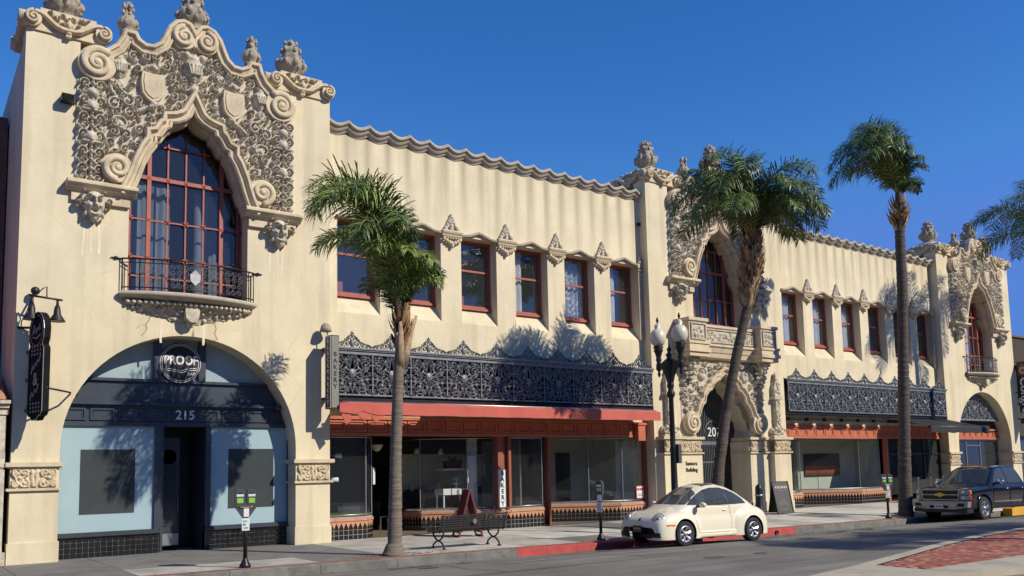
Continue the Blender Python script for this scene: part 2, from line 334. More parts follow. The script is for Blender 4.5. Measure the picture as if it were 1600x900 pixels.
# pavement: a bed with individually laid slabs, then the kerb
pv = MB(); xs = [-30, -10, 0, 10, 20, 30, 40, 60, 100]
for a, b_ in zip(xs, xs[1:]):
    pv.raw([(a, YC+.02, curb_z(a)-.03), (b_, YC+.02, curb_z(b_)-.03), (b_, 0, -.03), (a, 0, -.03), (a, 9, -.03), (b_, 9, -.03)], [(0, 1, 2, 3), (3, 2, 5, 4)])
pave = tag(pv.build('pavement', M['concrete']), kind='structure')
SLX = [(-9+1.83*i, -9+1.83*(i+1)) for i in range(34)]
SLY = [(-4.98, -3.4), (-3.4, -1.75), (-1.75, 1.0)]
rs = random.Random(3)
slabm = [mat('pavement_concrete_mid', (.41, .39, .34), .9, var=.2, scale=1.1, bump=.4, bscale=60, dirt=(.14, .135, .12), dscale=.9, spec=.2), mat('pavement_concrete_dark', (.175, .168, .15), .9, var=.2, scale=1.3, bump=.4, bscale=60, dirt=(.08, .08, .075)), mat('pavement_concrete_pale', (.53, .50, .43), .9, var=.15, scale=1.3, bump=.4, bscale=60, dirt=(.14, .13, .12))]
for i, (a, b_) in enumerate(SLX):
    for j, (c, d) in enumerate(SLY):
        q = MB(); e = .007; h = rs.uniform(-.002, .002)
        pts = [(a+e, c+e), (b_-e, c+e), (b_-e, d-e), (a+e, d-e)]
        q.raw([(x, y, walk_z(x, y)-.03) for x, y in pts]+[(x, y, walk_z(x, y)+h) for x, y in pts], [(4, 5, 6, 7), (0, 1, 5, 4), (1, 2, 6, 5), (2, 3, 7, 6), (3, 0, 4, 7)])
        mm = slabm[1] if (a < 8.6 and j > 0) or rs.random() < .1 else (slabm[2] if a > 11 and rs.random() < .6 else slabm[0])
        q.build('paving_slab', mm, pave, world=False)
for i in range(150):                                 # soldier course of bricks just inside the kerb
    x = 1.5+i*.215; q = MB(); y0 = -5.18; y1 = -4.995
    if 22.0 < x < 23: pass
    q.raw([(x+a, y, walk_z(x, y)+z) for z in (-.03, .003) for a, y in ((.006, y0), (.209, y0), (.209, y1), (.006, y1))], [(4, 5, 6, 7), (0, 1, 5, 4), (1, 2, 6, 5), (2, 3, 7, 6), (3, 0, 4, 7)])
    q.build('brick', M['brick'], pave, world=False)
kb = tag(bpy.data.objects.new('kerb', None), kind='structure'); COL.objects.link(kb); WL['kerb'] = (0, 0, 0)
edges = [-30, -18, -9, -4, -1, 1.6, 3.5, 5.4, 7.3, 9.1, 10.9, 12.4, 13.3, 14.3, 15.2, 16.8, 18.6, 20.3, 21.7, 22.4, 23.3, 25.2, 27, 29, 31, 33, 36, 40, 48, 60, 100]
for a, b_ in zip(edges, edges[1:]):
    q = MB(); e = .004; red = 12.3 < (a+b_)/2 < 23.3
    pr = [(YC+.16, -.3), (YC+.16, 0), (YC+.035, -.002), (YC+.008, -.022), (YC-.012, -.30)]
    pts = [(x, y, curb_z(x)+z) for x in (a+e, b_-e) for y, z in pr]; n = len(pr)
    q.raw(pts, [(k, k+1, k+1+n, k+n) for k in range(n-1)]+[tuple(range(n)), tuple(range(n, 2*n))])
    q.build('kerb_stone', M['kerbred'] if red else M['kerb'], kb, world=False)
q = MB(); q.lathe([(.075, 0), (.075, -.03), (.055, -.03), (.055, .02)], (22.35, YC-.012, curb_z(22.35)-.12), 12, axis='y'); q.build('drain_hole', M['black'], kb, world=False)

# brick median with a concrete border
def mz(x, y, h=.1): return road_z(x, y)+h
md = MB()
outer = [(10.6, -14.75), (11.2, -14.25), (13.6, -13.72), (18.6, -12.38), (22, -11.65), (26, -11.1), (60, -9.5), (60, -16.3), (20, -16.3), (15, -15.95), (12.8, -15.45), (11.2, -15.2)]
inner = [(13.75, -13.98), (18.6, -12.66), (22, -11.93), (26, -11.38), (59.5, -9.85), (59.5, -14.9), (17.1, -14.9), (13.6, -14.93)]
lo = [(x, y, road_z(x, y)-.05) for x, y in outer]; hi = [(x, y, mz(x, y, .10)) for x, y in outer]; n = len(outer)
md.raw(lo+hi, [(i, (i+1) % n, (i+1) % n+n, i+n) for i in range(n)])
tri = tessellate_polygon([[Vector((x, y, 0)) for x, y in outer], [Vector((x, y, 0)) for x, y in inner]])
md.raw([(x, y, mz(x, y)) for x, y in outer+inner], [tuple(t) for t in tri])
med = tag(md.build('median', M['medconc']), kind='structure')
def inpoly(x, y, P):
    c = False; j = len(P)-1
    for i in range(len(P)):
        if (P[i][1] > y) != (P[j][1] > y) and x < (P[j][0]-P[i][0])*(y-P[i][1])/(P[j][1]-P[i][1])+P[i][0]: c = not c
        j = i
    return c
bb = MB(); tri = tessellate_polygon([[Vector((x, y, 0)) for x, y in inner]])
bb.raw([(x, y, mz(x, y, .082)) for x, y in inner], [tuple(t) for t in tri]); bb.build('mortar_bed', mat('pale_mortar', (.40, .36, .30), .95), med, world=False)
MBR = [M['brick'], mat('pale_brick', (.40, .18, .12), .85, var=.2, scale=7, bump=.4), mat('dark_brick', (.22, .06, .04), .85, var=.2, scale=7, bump=.4)]
cells = []
for i in range(140):
    for j in range(60):
        x = 13.4+i*.21+(.105 if j % 2 else 0); y = -15.0+j*.105
        if all(inpoly(x+a, y+b_, inner) for a, b_ in ((0, 0), (.2, 0), (.2, .1), (0, .1))): cells.append((x, y))
cells.sort(key=lambda p: p[0]+abs(p[1]+22.5)*.7)
rest = MB()
for k, (x, y) in enumerate(cells):
    q = MB() if k < 290 else rest; dz = rs.uniform(-.003, .003)
    q.raw([(x+a, y+b_, mz(x, y, z+dz)) for z in (.07, .097) for a, b_ in ((0, 0), (.194, 0), (.194, .089), (0, .089))], [(4, 5, 6, 7), (0, 1, 5, 4), (1, 2, 6, 5), (2, 3, 7, 6), (3, 0, 4, 7)], 0 if k < 290 else rs.choice((0, 0, 0, 1, 2)))
    if k < 290: q.build('brick', rs.choice((MBR[0], MBR[0], MBR[0], MBR[1], MBR[2])), med, world=False)
o = rest.build('brick_paving', MBR, med, world=False); o['kind'] = 'stuff'

# tar seams, an oil spotted parking lane and leaf litter in the gutter
ts = MB(); rt = random.Random(12); tarm = mat('tar_seam', (.055, .052, .048), .8, var=.2)
for pts in ([(6, -9.2), (9, -9.4), (12, -9.1), (15.5, -9.35), (19, -9.2), (24, -9.4), (30, -9.2)], [(13.2, -6.0), (13.0, -7.2), (13.3, -8.4), (13.1, -9.2)], [(21.4, -5.9), (21.7, -7.4), (21.5, -9.2)], [(9.0, -5.9), (9.3, -7), (9.1, -8.2), (9.4, -9.3)]):
    fine = []
    for (x0, y0), (x1, y1) in zip(pts, pts[1:]):
        for k in range(8): fine.append((x0+(x1-x0)*k/8+rt.uniform(-.03, .03), y0+(y1-y0)*k/8+rt.uniform(-.03, .03)))
    for (x0, y0), (x1, y1) in zip(fine, fine[1:]):
        L = math.hypot(x1-x0, y1-y0); nx, ny = -(y1-y0)/L*.014, (x1-x0)/L*.014
        ts.raw([(x, y, road_z(x, y)+.012) for x, y in ((x0-nx, y0-ny), (x1-nx, y1-ny), (x1+nx, y1+ny), (x0+nx, y0+ny))], [(0, 1, 2, 3)])
tag(ts.build('tar_seam', tarm), kind='structure')
oi = MB()
for i in range(26):
    x, y, r = rt.uniform(8, 27), rt.choice((-6.5, -6.6, -7.0, -10.3))+rt.uniform(-.3, .3), rt.uniform(.05, .22); n = 12
    oi.raw([(x+math.cos(2*PI*k/n)*r*rt.uniform(.7, 1.2)*1.4, y+math.sin(2*PI*k/n)*r*rt.uniform(.7, 1.2), 0) for k in range(n)], [tuple(range(n))])
oi.v = [(x, y, road_z(x, y)+.008) for x, y, z in oi.v]
tag(oi.build('oil_stain', mat('oil_stain', (.085, .08, .072), .6, var=.3, scale=6)), kind='structure')
lv = MB()
for i in range(420):
    x = rt.uniform(3, 34); y = YC-abs(rt.gauss(.03, .12))-.02 if rt.random() < .75 else rt.uniform(-5.1, -4.2); z = road_z(x, y)+.014 if y < YC else walk_z(x, y)+.008
    a = rt.uniform(0, PI); l = rt.uniform(.02, .06); c_, s_ = math.cos(a)*l, math.sin(a)*l
    lv.raw([(x-c_, y-s_, z), (x+s_*.35, y-c_*.35, z+.006), (x+c_, y+s_, z), (x-s_*.35, y+c_*.35, z+.002)], [(0, 1, 2, 3)], rt.choice((0, 0, 1)))
o = lv.build('leaf_litter', [mat('dry_litter', (.20, .14, .07), .9, var=.4), mat('pale_litter', (.42, .38, .28), .9, var=.3)]); o['kind'] = 'stuff'
# ================================================================ ORNAMENT TOOLS
class Relief:                                        # a carved field: stamps raise a grid of stone towards -y
    def __init__(s, x0, x1, z0, z1, res):
        s.x = np.arange(x0, x1+res/2, res); s.z = np.arange(z0, z1+res/2, res); s.res = res; s.x0, s.z0 = x0, z0
        s.H = np.zeros((len(s.x), len(s.z)))
    def win(s, cx, cz, r):
        i0 = max(int((cx-r-s.x0)/s.res), 0); i1 = min(int((cx+r-s.x0)/s.res)+2, len(s.x)); j0 = max(int((cz-r-s.z0)/s.res), 0); j1 = min(int((cz+r-s.z0)/s.res)+2, len(s.z))
        return i0, i1, j0, j1
    def dot(s, cx, cz, r, h, base=0., add=False):
        i0, i1, j0, j1 = s.win(cx, cz, r)
        if i0 >= i1 or j0 >= j1: return
        d2 = ((s.x[i0:i1, None]-cx)**2+(s.z[None, j0:j1]-cz)**2)/r**2
        v = base+h*np.sqrt(np.clip(1-d2, 0, 1)); v[d2 > 1] = -9
        s.H[i0:i1, j0:j1] = np.maximum(s.H[i0:i1, j0:j1], v)
    def pit(s, cx, cz, r, h):
        i0, i1, j0, j1 = s.win(cx, cz, r)
        d2 = ((s.x[i0:i1, None]-cx)**2+(s.z[None, j0:j1]-cz)**2)/r**2
        s.H[i0:i1, j0:j1] -= h*np.clip(1-d2, 0, 1)
    def stroke(s, pts, w, h, base=0., w1=None):
        w1 = w if w1 is None else w1; n = len(pts)
        for i in range(n-1):
            a, b = pts[i], pts[i+1]; L = math.hypot(b[0]-a[0], b[1]-a[1]); k = max(int(L/(.5*min(w, w1)+.004)), 1)
            for q in range(k):
                t = (i+q/k)/(n-1); ww = w+(w1-w)*t
                s.dot(a[0]+(b[0]-a[0])*q/k, a[1]+(b[1]-a[1])*q/k, ww, h*(.6+.4*ww/w), base)
    def spiral(s, cx, cz, Rr, a0, turns, dr, w, h, base=0., eye=True):
        pts = spiral(cx, cz, Rr, a0, turns, dr); s.stroke(pts, w, h, base, w*.7)
        if eye: s.dot(cx, cz, Rr*.24, h*1.1, base)
    def leaf(s, cx, cz, ang, L, w, h, base=0.):
        for t in (0, .2, .4, .6, .8, 1.):
            r = w*(math.sin(PI*min(t*.85+.15, 1))*.9+.12); s.dot(cx+math.cos(ang)*L*t, cz+math.sin(ang)*L*t, r, h*(1-.3*t), base)
    def poly(s, P, h, bev=.03):                      # raised plate
        P = np.array(P); X, Z = np.meshgrid(s.x, s.z, indexing='ij'); ins = inside(X, Z, P); d = edge_dist(X, Z, P)
        v = h*np.clip(d/bev, 0, 1); s.H = np.where(ins, np.maximum(s.H, v), s.H)
    def mesh(s, mask=None, ymul=1., y0=0., both=False, fn=None, drop=.03):
        """both: mirror about x=0"""
        H = s.H.copy(); m = np.ones(H.shape, bool) if mask is None else mask
        core = m.copy(); core[1:] &= m[:-1]; core[:-1] &= m[1:]; core[:, 1:] &= m[:, :-1]; core[:, :-1] &= m[:, 1:]
        H[~core] = -drop
        H[0 if not both else len(s.x):] = H[0 if not both else len(s.x):]
        if not both: H[0] = -drop
        H[-1] = -drop; H[:, 0] = -drop; H[:, -1] = -drop
        keep = m
        ids = -np.ones(H.shape, int); ids[keep] = np.arange(keep.sum())
        I, J = np.nonzero(keep); V = [(s.x[i], y0-H[i, j]*ymul, s.z[j]) for i, j in zip(I, J)]
        a, b, c, d = ids[:-1, :-1], ids[1:, :-1], ids[1:, 1:], ids[:-1, 1:]; ok = (a >= 0) & (b >= 0) & (c >= 0) & (d >= 0)
        F = list(zip(a[ok].tolist(), b[ok].tolist(), c[ok].tolist(), d[ok].tolist()))
        mb = MB(); mb.raw(V, F, 0, 1)
        if both: mb.mirror(0)
        return mb
def inside(X, Z, P):
    c = np.zeros(X.shape, bool); n = len(P); j = n-1
    for i in range(n):
        xi, zi = P[i]; xj, zj = P[j]
        if zi != zj:
            t = ((zi > Z) != (zj > Z)) & (X < (xj-xi)*(Z-zi)/(zj-zi)+xi); c ^= t
        j = i
    return c
def edge_dist(X, Z, P):
    d = np.full(X.shape, 9.); n = len(P)
    for i in range(n):
        a = P[i]; b = P[(i+1) % n]; ex, ez = b[0]-a[0], b[1]-a[1]; l2 = ex*ex+ez*ez+1e-12
        t = np.clip(((X-a[0])*ex+(Z-a[1])*ez)/l2, 0, 1); d = np.minimum(d, np.hypot(X-a[0]-t*ex, Z-a[1]-t*ez))
    return d
def spiral(cx, cz, Rr, a0, turns, dr=1, n=14, rmin=.16):
    k = int(n*turns)+1
    return [(cx+Rr*(1-(1-rmin)*i/(k-1))*math.cos(a0+dr*2*PI*turns*i/(k-1)), cz+Rr*(1-(1-rmin)*i/(k-1))*math.sin(a0+dr*2*PI*turns*i/(k-1))) for i in range(k)]
def volute(mb, cx, cz, Rr, a0, turns, dr, w, y0, y1, disc=True, n=20):   # solid spiral scroll
    pts = spiral(cx, cz, Rr, a0, turns, dr, n, .2); k = len(pts); vs = []
    for i, (x, z) in enumerate(pts):
        r = math.hypot(x-cx, z-cz); ux, uz = (x-cx)/r, (z-cz)/r; ww = w*(.45+.55*r/Rr)
        for o, yy in ((0, y1), (0, y0+.02), (-.3*ww, y0), (-.7*ww, y0), (-ww, y0+.03), (-ww, y1)): vs.append((x+ux*o, yy, z+uz*o))
    mb.raw(vs, [(i*6+j, i*6+j+1, (i+1)*6+j+1, (i+1)*6+j) for i in range(k-1) for j in range(5)]+[(0, 1, 2, 3, 4, 5)], 0, 1)
    mb.ball((cx, y0+.06, cz), Rr*.26, 10, sy=.8)
    if disc: mb.lathe([(Rr*.96, y1+.02), (Rr*.96, y0+.09), (Rr*.9, y0+.085), (.01, y0+.085)], (cx, 0, cz), 24, axis='y', smooth=0)
def fill(rl, rnd, free, n, rr, h):                   # pack scrolls and leaves into the free places of a carved field, big ones first
    put = []; N_ = n*60
    for q_ in range(N_):
        if len(put) >= n*2: break
        r = rr[1]+(rr[0]-rr[1])*(q_/N_)**.6; x = rnd.uniform(rl.x[0], rl.x[-1]); z = rnd.uniform(rl.z[0], rl.z[-1])
        if not free(x, z, r): continue
        if any((x-a)**2+(z-b)**2 < (.88*(r+c))**2 for a, b, c in put): continue
        put.append((x, z, r)); a0 = rnd.uniform(0, 2*PI); dr = rnd.choice((-1, 1)); w = r*.20; t = rnd.random()
        if t < .74:
            rl.spiral(x, z, r*.84, a0, 1.3, dr, w, h*rnd.uniform(.8, 1.05))
            for k in range(rnd.randint(1, 3)):
                b = a0+rnd.uniform(0, 6.28); rl.leaf(x+math.cos(b)*r*.85, z+math.sin(b)*r*.85, b+dr*1.2, r*.38, w*1.0, h*.8)
        elif t < .9:
            k = rnd.randint(5, 7)
            for q in range(k): rl.leaf(x+.25*r*math.cos(a0+q*2*PI/k), z+.25*r*math.sin(a0+q*2*PI/k), a0+q*2*PI/k, r*.6, w*1.2, h*.8)
            rl.dot(x, z, r*.28, h*1.1)
        else:
            for q in range(4): rl.dot(x+rnd.uniform(-.5, .5)*r, z+rnd.uniform(-.6, .6)*r, r*.32, h*rnd.uniform(.7, 1))
def relief_urn(rl, x, z, sc, h):
    for dz, r in ((-.32, .12), (-.26, .07), (-.16, .05), (-.06, .12), (.02, .17), (.10, .2), (.17, .2), (.25, .1), (.33, .13), (.42, .06)): rl.dot(x, z+dz*sc, r*sc, h*(.6+r*2)); 
    for k in (-2, -1, 0, 1, 2): rl.stroke([(x+k*.045*sc, z-.02*sc), (x+k*.075*sc, z+.2*sc)], .022*sc, .04, h*.95)
    rl.stroke([(x-.22*sc, z+.19*sc), (x+.22*sc, z+.19*sc)], .03*sc, h*1.05)
SHIELD = [(-.27, .36), (0, .33), (.27, .36), (.29, .1), (.25, -.2), (.15, -.33), (0, -.42), (-.15, -.33), (-.25, -.2), (-.29, .1)]

CROWN = [(0, 13.66), (.1, 13.82), (.30, 13.88), (.52, 13.8), (.7, 13.58), (.82, 13.27), (.9, 13.1), (1.05, 12.97), (1.22, 12.96), (1.36, 13.04), (1.44, 13.2), (1.76, 13.2), (1.82, 12.98), (1.95, 12.74), (2.15, 12.56), (2.45, 12.52), (2.68, 12.38)]
OGEE = [(1.47, 8.9), (1.46, 9.05), (1.36, 9.28), (1.27, 9.55), (1.18, 9.85), (1.04, 10.18), (.90, 10.40), (.90, 10.52), (.79, 10.56), (.66, 10.80), (.55, 10.88), (.53, 11.0), (.40, 11.03), (.2, 11.13), (.06, 11.26), (0, 11.4)]
def sym(half):                                       # left..right path from a right half that starts on the axis
    return [(-x, z) for x, z in half[:0:-1]]+list(half)
OG = sym(OGEE[::-1])                                 # left foot -> apex -> right foot
CR = sym(CROWN)
rnd = random.Random(11)
fr = Relief(0, 2.80, 9.08, 13.5, .016)
ogm = np.array(OG+[(1.47, 8), (-1.47, 8)]); crm = np.array([(-2.78, 9.0)]+[(-2.78, 11.6), (-2.72, 12.2)]+CR+[(2.72, 12.2), (2.78, 11.6), (2.78, 9.0)])
X, Z = np.meshgrid(fr.x, fr.z, indexing='ij')
fmask = inside(X, Z, crm) & ~inside(X, Z, ogm)
fmask[0] = fmask[1]
def inp(p, P): return bool(inside(np.array([p[0]]), np.array([p[1]]), P)[0])
DE = np.where(inside(X, Z, ogm), -1, edge_dist(X, Z, ogm)); DC = np.where(inside(X, Z, crm), edge_dist(X, Z, crm), -1)
def dist(F, x, z):
    i = min(max(int(round((x-fr.x0)/fr.res)), 0), len(fr.x)-1); j = min(max(int(round((z-fr.z0)/fr.res)), 0), len(fr.z)-1); return F[i, j]
keepout = [(1.03, 11.85, .40), (1.8, 12.15, .30), (2.32, 12.14, .42), (1.8, 9.53, .38), (.28, 13.35, .35), (0, 12.55, .28), (0, 11.8, .2)]
def free(x, z, r):
    if dist(DE, x, z) < .26+r*.7 or dist(DC, x, z) < .18+r*.5: return False
    if x > 2.10-r*.8 and z < 11.75: return False
    if z > 12.2 and x < .12: pass
    return all((x-a)**2+(z-b)**2 > (c+r*.75)**2 for a, b, c in keepout)
fr.H += .015
# designed pieces first: S-scroll beside the urn, figure scrolls under the shield, central candelabrum, columns
relief_urn(fr, 1.8, 12.1, 1.0, .15)
fr.spiral(1.62, 11.35, .17, 1.2, 1.4, 1, .045, .16); fr.stroke([(1.66, 11.52), (1.78, 11.6), (1.86, 11.72), (1.8, 11.85)], .05, .15)
fr.spiral(1.93, 11.2, .17, 2.0, 1.4, -1, .045, .16); fr.stroke([(1.86, 11.36), (1.98, 11.5), (2.04, 11.68)], .05, .15)
fr.spiral(1.78, 10.72, .2, .4, 1.3, 1, .05, .17); fr.dot(1.78, 10.72, .13, .14)
for k in range(5): fr.leaf(1.78, 10.66, PI/2+(k-2)*.5, .13, .03, .19)
fr.leaf(1.1, 11.3, 2.4, .3, .09, .2); fr.leaf(1.2, 11.25, -.6, .3, .08, .2); fr.dot(1.02, 11.4, .1, .2)
relief_urn(fr, 0.0, 12.45, 1.25, .2); fr.dot(0, 11.82, .13, .2); fr.leaf(0, 12.0, PI/2, .2, .08, .17)
for k in range(7): fr.leaf(1.03, 12.33, PI/2+(k-3)*.42, .18, .05, .16)
fr.dot(1.03, 12.36, .1, .2)
fr.dot(.2, 12.95, .12, .18); fr.leaf(.15, 12.9, .6, .25, .07, .15)
for k_, z in enumerate(np.arange(9.22, 11.8, .215)):  # candelabrum columns: mirrored scroll pairs about a beaded stem
    for s_ in (-1, 1): fr.spiral(2.42+s_*.17, z, .125, PI/2-s_*PI/2, 1.35, s_ if k_ % 2 else -s_, .03, .15)
    fr.dot(2.42, z, .07, .2); fr.dot(2.42, z+.107, .05, .17)
    for s_ in (-1, 1): fr.leaf(2.42+s_*.08, z+.11, PI/2-s_*.7, .16, .035, .13)
for z in (10.15, 10.95): fr.leaf(2.42, z, PI/2, .2, .16, .24); fr.stroke([(2.2, z-.05), (2.64, z-.05)], .04, .2)
fr.dot(2.42, 11.35, .16, .24)
fill(fr, rnd, free, 160, (.045, .155), .15)
fr.H = fr.H*1.25; frontis_me = fr.mesh(fmask, both=True).mesh('carved_field', M['stone'])
# trims as meshes in tower coordinates
crown_mb = MB()
pol = [(-2.72, 12.2)]+CR+[(2.72, 12.2), (2.72, 12.0), (-2.72, 12.0)]
crown_mb.slab(pol, [], .012, .42, back=True)
crown_mb.sweep(CR, [(0, .4), (0, -.2), (-.04, -.25), (-.1, -.25), (-.12, -.19), (-.2, -.15), (-.215, -.19), (-.26, -.19), (-.28, -.1), (-.28, .02)])
for s_ in (-1, 1): volute(crown_mb, s_*.29, 13.40, .33, PI/2 if s_ > 0 else PI/2, 1.75, -s_ if 0 else (-1 if s_ > 0 else 1), .13, -.27, .02)
crown_me = crown_mb.mesh('crown_moulding', M['cap'])
VOL = []
for s_ in (-1, 1):
    vol_mb = MB(); volute(vol_mb, s_*2.34, 12.13, .45, PI*.75 if s_ > 0 else PI*.25, 2.0, -1 if s_ > 0 else 1, .17, -.28, .02)
    VOL.append(vol_mb.mesh('volute', M['cap'])); vol_mb = MB(); volute(vol_mb, s_*1.83, 9.55, .38, -PI/2, 1.8, (1 if s_ > 0 else -1), .15, -.30, .02); VOL.append(vol_mb.mesh('volute', M['cap']))

trim_mb = MB()
trim_mb.sweep(OG, [(0, .3), (0, -.16), (.04, -.2), (.07, -.2), (.08, -.15), (.15, -.15), (.16, -.2), (.2, -.27), (.27, -.27), (.3, -.2), (.3, .02)])
trim_mb.sweep([(x*1.0, z) for x, z in OG], [(-.06, .34), (-.06, .1), (0, .06), (0, .34)])
trim_me = trim_mb.mesh('ogee_moulding', M['cap'])
sh_mb = MB(); sh_mb.slab(SHIELD, [], -.2, .02); sh_mb.slab([(x*.8, z*.8+.01) for x, z in SHIELD], [], -.225, -.19)
shield_me = sh_mb.mesh('shield', M['cap'])
br_mb = MB()                                         # moulded ledge under each carved jamb
br_mb.sweep([(1.36, 9.0), (2.94, 9.0)], [(.1, .02), (.1, -.3), (.06, -.34), (0, -.34), (-.03, -.28), (-.08, -.24), (-.1, -.18), (-.14, -.16), (-.14, .02)])
br_mb.box(1.5, 2.82, -.1, .02, 8.62, 8.86)
ledge_r = br_mb
mk_ = Relief(-.42, .42, -.5, .42, .02)               # grotesque mask
mk_.dot(0, -.02, .26, .26); mk_.dot(0, .12, .22, .27); mk_.dot(0, -.2, .17, .25); mk_.dot(0, -.33, .1, .17)
for s_ in (-1, 1):
    mk_.dot(s_*.1, .1, .075, .33); mk_.stroke([(s_*.03, .15), (s_*.17, .2)], .04, .34, 0); mk_.pit(s_*.09, .07, .06, .12); mk_.dot(s_*.12, -.06, .07, .28); mk_.spiral(s_*.31, .08, .1, -1, 1.3, s_, .035, .2); mk_.leaf(s_*.2, -.2, -PI/2, .16, .05, .16); mk_.leaf(s_*.2, .28, PI/2-s_*.6, .1, .04, .2)
mk_.stroke([(0, .12), (0, -.04)], .045, .37); mk_.dot(0, -.05, .065, .37); mk_.pit(0, -.17, .085, .16); mk_.stroke([(-.09, -.25), (0, -.28), (.09, -.25)], .03, .26)
mask_me = mk_.mesh(mk_.H > .005, drop=.02).mesh('mask_carving', M['stone'])

def urn_mesh(sc, seed, kind=0):
    mb = MB(); r_ = random.Random(seed)
    if kind == 0: prof = [(.34, 0), (.36, .05), (.28, .1), (.2, .14), (.3, .22), (.41, .36), (.43, .47), (.38, .56), (.27, .62), (.25, .66), (.28, .7), (.24, .76), (.26, .84), (.27, .9), (.2, .98), (.15, 1.04), (.19, 1.09), (.13, 1.16), (.09, 1.22), (.02, 1.28)]
    else: prof = [(.16, 0), (.19, .04), (.14, .1), (.2, .16), (.23, .24), (.2, .34), (.13, .42), (.1, .5), (.07, .6), (.09, .66), (.06, .72), (.03, .82)]
    n = 20; vs = []
    for r, h in prof:
        for j in range(n):
            a = 2*PI*j/n; q = r*(1+.09*math.cos(a*5)); vs.append((q*math.cos(a)*sc, q*math.sin(a)*sc, h*sc))
    k = len(prof); mb.raw(vs, [(i*n+j, i*n+(j+1) % n, (i+1)*n+(j+1) % n, (i+1)*n+j) for i in range(k-1) for j in range(n)]+[tuple((k-1)*n+j for j in range(n))], 0, 1)
    rings = [(.40, .47, 9, .085), (.36, .36, 8, .07), (.26, .88, 7, .065), (.18, 1.08, 6, .055), (.33, .58, 9, .05)] if kind == 0 else [(.2, .24, 6, .06), (.11, .5, 4, .05), (.1, .66, 4, .05)]
    for r, h, c, b in rings:
        for j in range(c):
            a = 2*PI*j/c+r_.random()*.3; mb.ball((r*math.cos(a)*sc, r*math.sin(a)*sc, (h+r_.uniform(-.03, .03))*sc), b*sc*r_.uniform(.8, 1.2), 6, sz=1.3)
            mb.ball((r*math.cos(a)*sc*.97, r*math.sin(a)*sc*.97, (h+.09)*sc), b*sc*.55, 6)
    return mb.mesh('urn', M['urnstone'])
urn_big = urn_mesh(1.0, 1); urn_mid = urn_mesh(.95, 5); urn_small = urn_mesh(1.1, 2, 1)
def cap_mesh():                                      # pilaster head with scrolled garland on the front and on the left side
    mb = MB(); P = [(-.86, 12.68), (.86, 12.68), (.80, 13.08), (.62, 13.18), (.62, 13.26), (-.62, 13.26), (-.62, 13.18), (-.80, 13.08)]
    mb.slab(P, [], -.05, 1.68, back=True)
    mb.lathe([(.62, 13.26), (.62, 13.34), (.56, 13.40), (.36, 13.44)], (0, .8, 0), 20)
    half = [(.0, 12.80), (.12, 12.80), (.26, 12.84), (.38, 12.93), (.5, 13.03), (.62, 13.09), (.74, 13.1)]
    g = MB(); g.sweep(sym(half), [(.05, 0), (.05, -.16), (.02, -.2), (-.03, -.2), (-.06, -.14), (-.06, 0)])
    for s_ in (-1, 1): volute(g, s_*.78, 12.92, .2, PI/2, 1.6, (-1 if s_ > 0 else 1), .08, -.24, 0)
    r = Relief(-.5, .5, 12.8, 13.25, .02)
    q = random.Random(5); tri = np.array([(-.46, 13.2), (-.28, 13.0), (0, 12.83), (.28, 13.0), (.46, 13.2)])
    fill(r, q, lambda x, z, rr: inp((x, z), tri), 16, (.05, .10), .13)
    r.leaf(0, 12.86, PI/2, .2, .07, .16); r.H += .012; XX, ZZ = np.meshgrid(r.x, r.z, indexing='ij'); g.join(r.mesh(inside(XX, ZZ, np.array([(-.5, 13.22), (-.3, 13.0), (0, 12.80), (.3, 13.0), (.5, 13.22)])), y0=-.05)); g.ball((0, -.14, 12.76), .08, 8, sy=.6); g.box(-.06, .06, -.15, 0, 12.64, 12.74)
    mb.join(g); sd = MB(); sd.v = list(g.v); sd.f = list(g.f); sd.m = list(g.m); sd.sm = list(g.sm)
    sd.mapv(lambda x, y, z: (-.86+y+.02, .8-x*1.0, z)); mb.join(sd)
    return mb.mesh('pilaster_head', M['cap'])
cap_me = cap_mesh()
# carved panel of a pier capital, 1 m wide
def capital_mesh(wd, seed):
    mb = MB(); h0 = 1.66; h1 = 2.31; hw = wd/2
    for z0, z1, p in ((h1-.10, h1, .10), (h1-.13, h1-.10, .06), (h0, h0+.06, .07)):
        mb.box(-hw-p, hw+p, -p, .9, z0, z1)
    r = Relief(0, hw-.02, h0+.07, h1-.14, .016); H = (h0+h1)/2-.03
    r.H += .004
    for x, z, rr, a, d in ((hw*.72, H+.13, .10, -1, 1), (hw*.42, H+.12, .08, 4, -1), (hw*.42, H-.13, .11, 2, 1), (hw*.78, H-.14, .07, 0, -1)): r.spiral(x, z, rr, a, 1.4, d, .026, .075)
    r.stroke([(hw*.8, H+.03), (hw*.72, H-.08), (hw*.5, H-.2)], .03, .07); r.stroke([(.02, H-.18), (.05, H), (.02, H+.15)], .05, .07); r.leaf(.05, H+.1, PI/2, .12, .05, .08); r.dot(hw*.6, H+.0, .05, .08)
    q = random.Random(seed); fill(r, q, lambda x, z, rr: r.H[min(int(x/.016), r.H.shape[0]-1), min(max(int((z-r.z0)/.016), 0), r.H.shape[1]-1)] < .02 and hw*.15 < x < hw-.06, 10, (.03, .06), .06)
    mb.join(r.mesh(None, both=True)); return mb.mesh('pier_capital', M['cap'])
capital_me = capital_mesh(.98, 4)

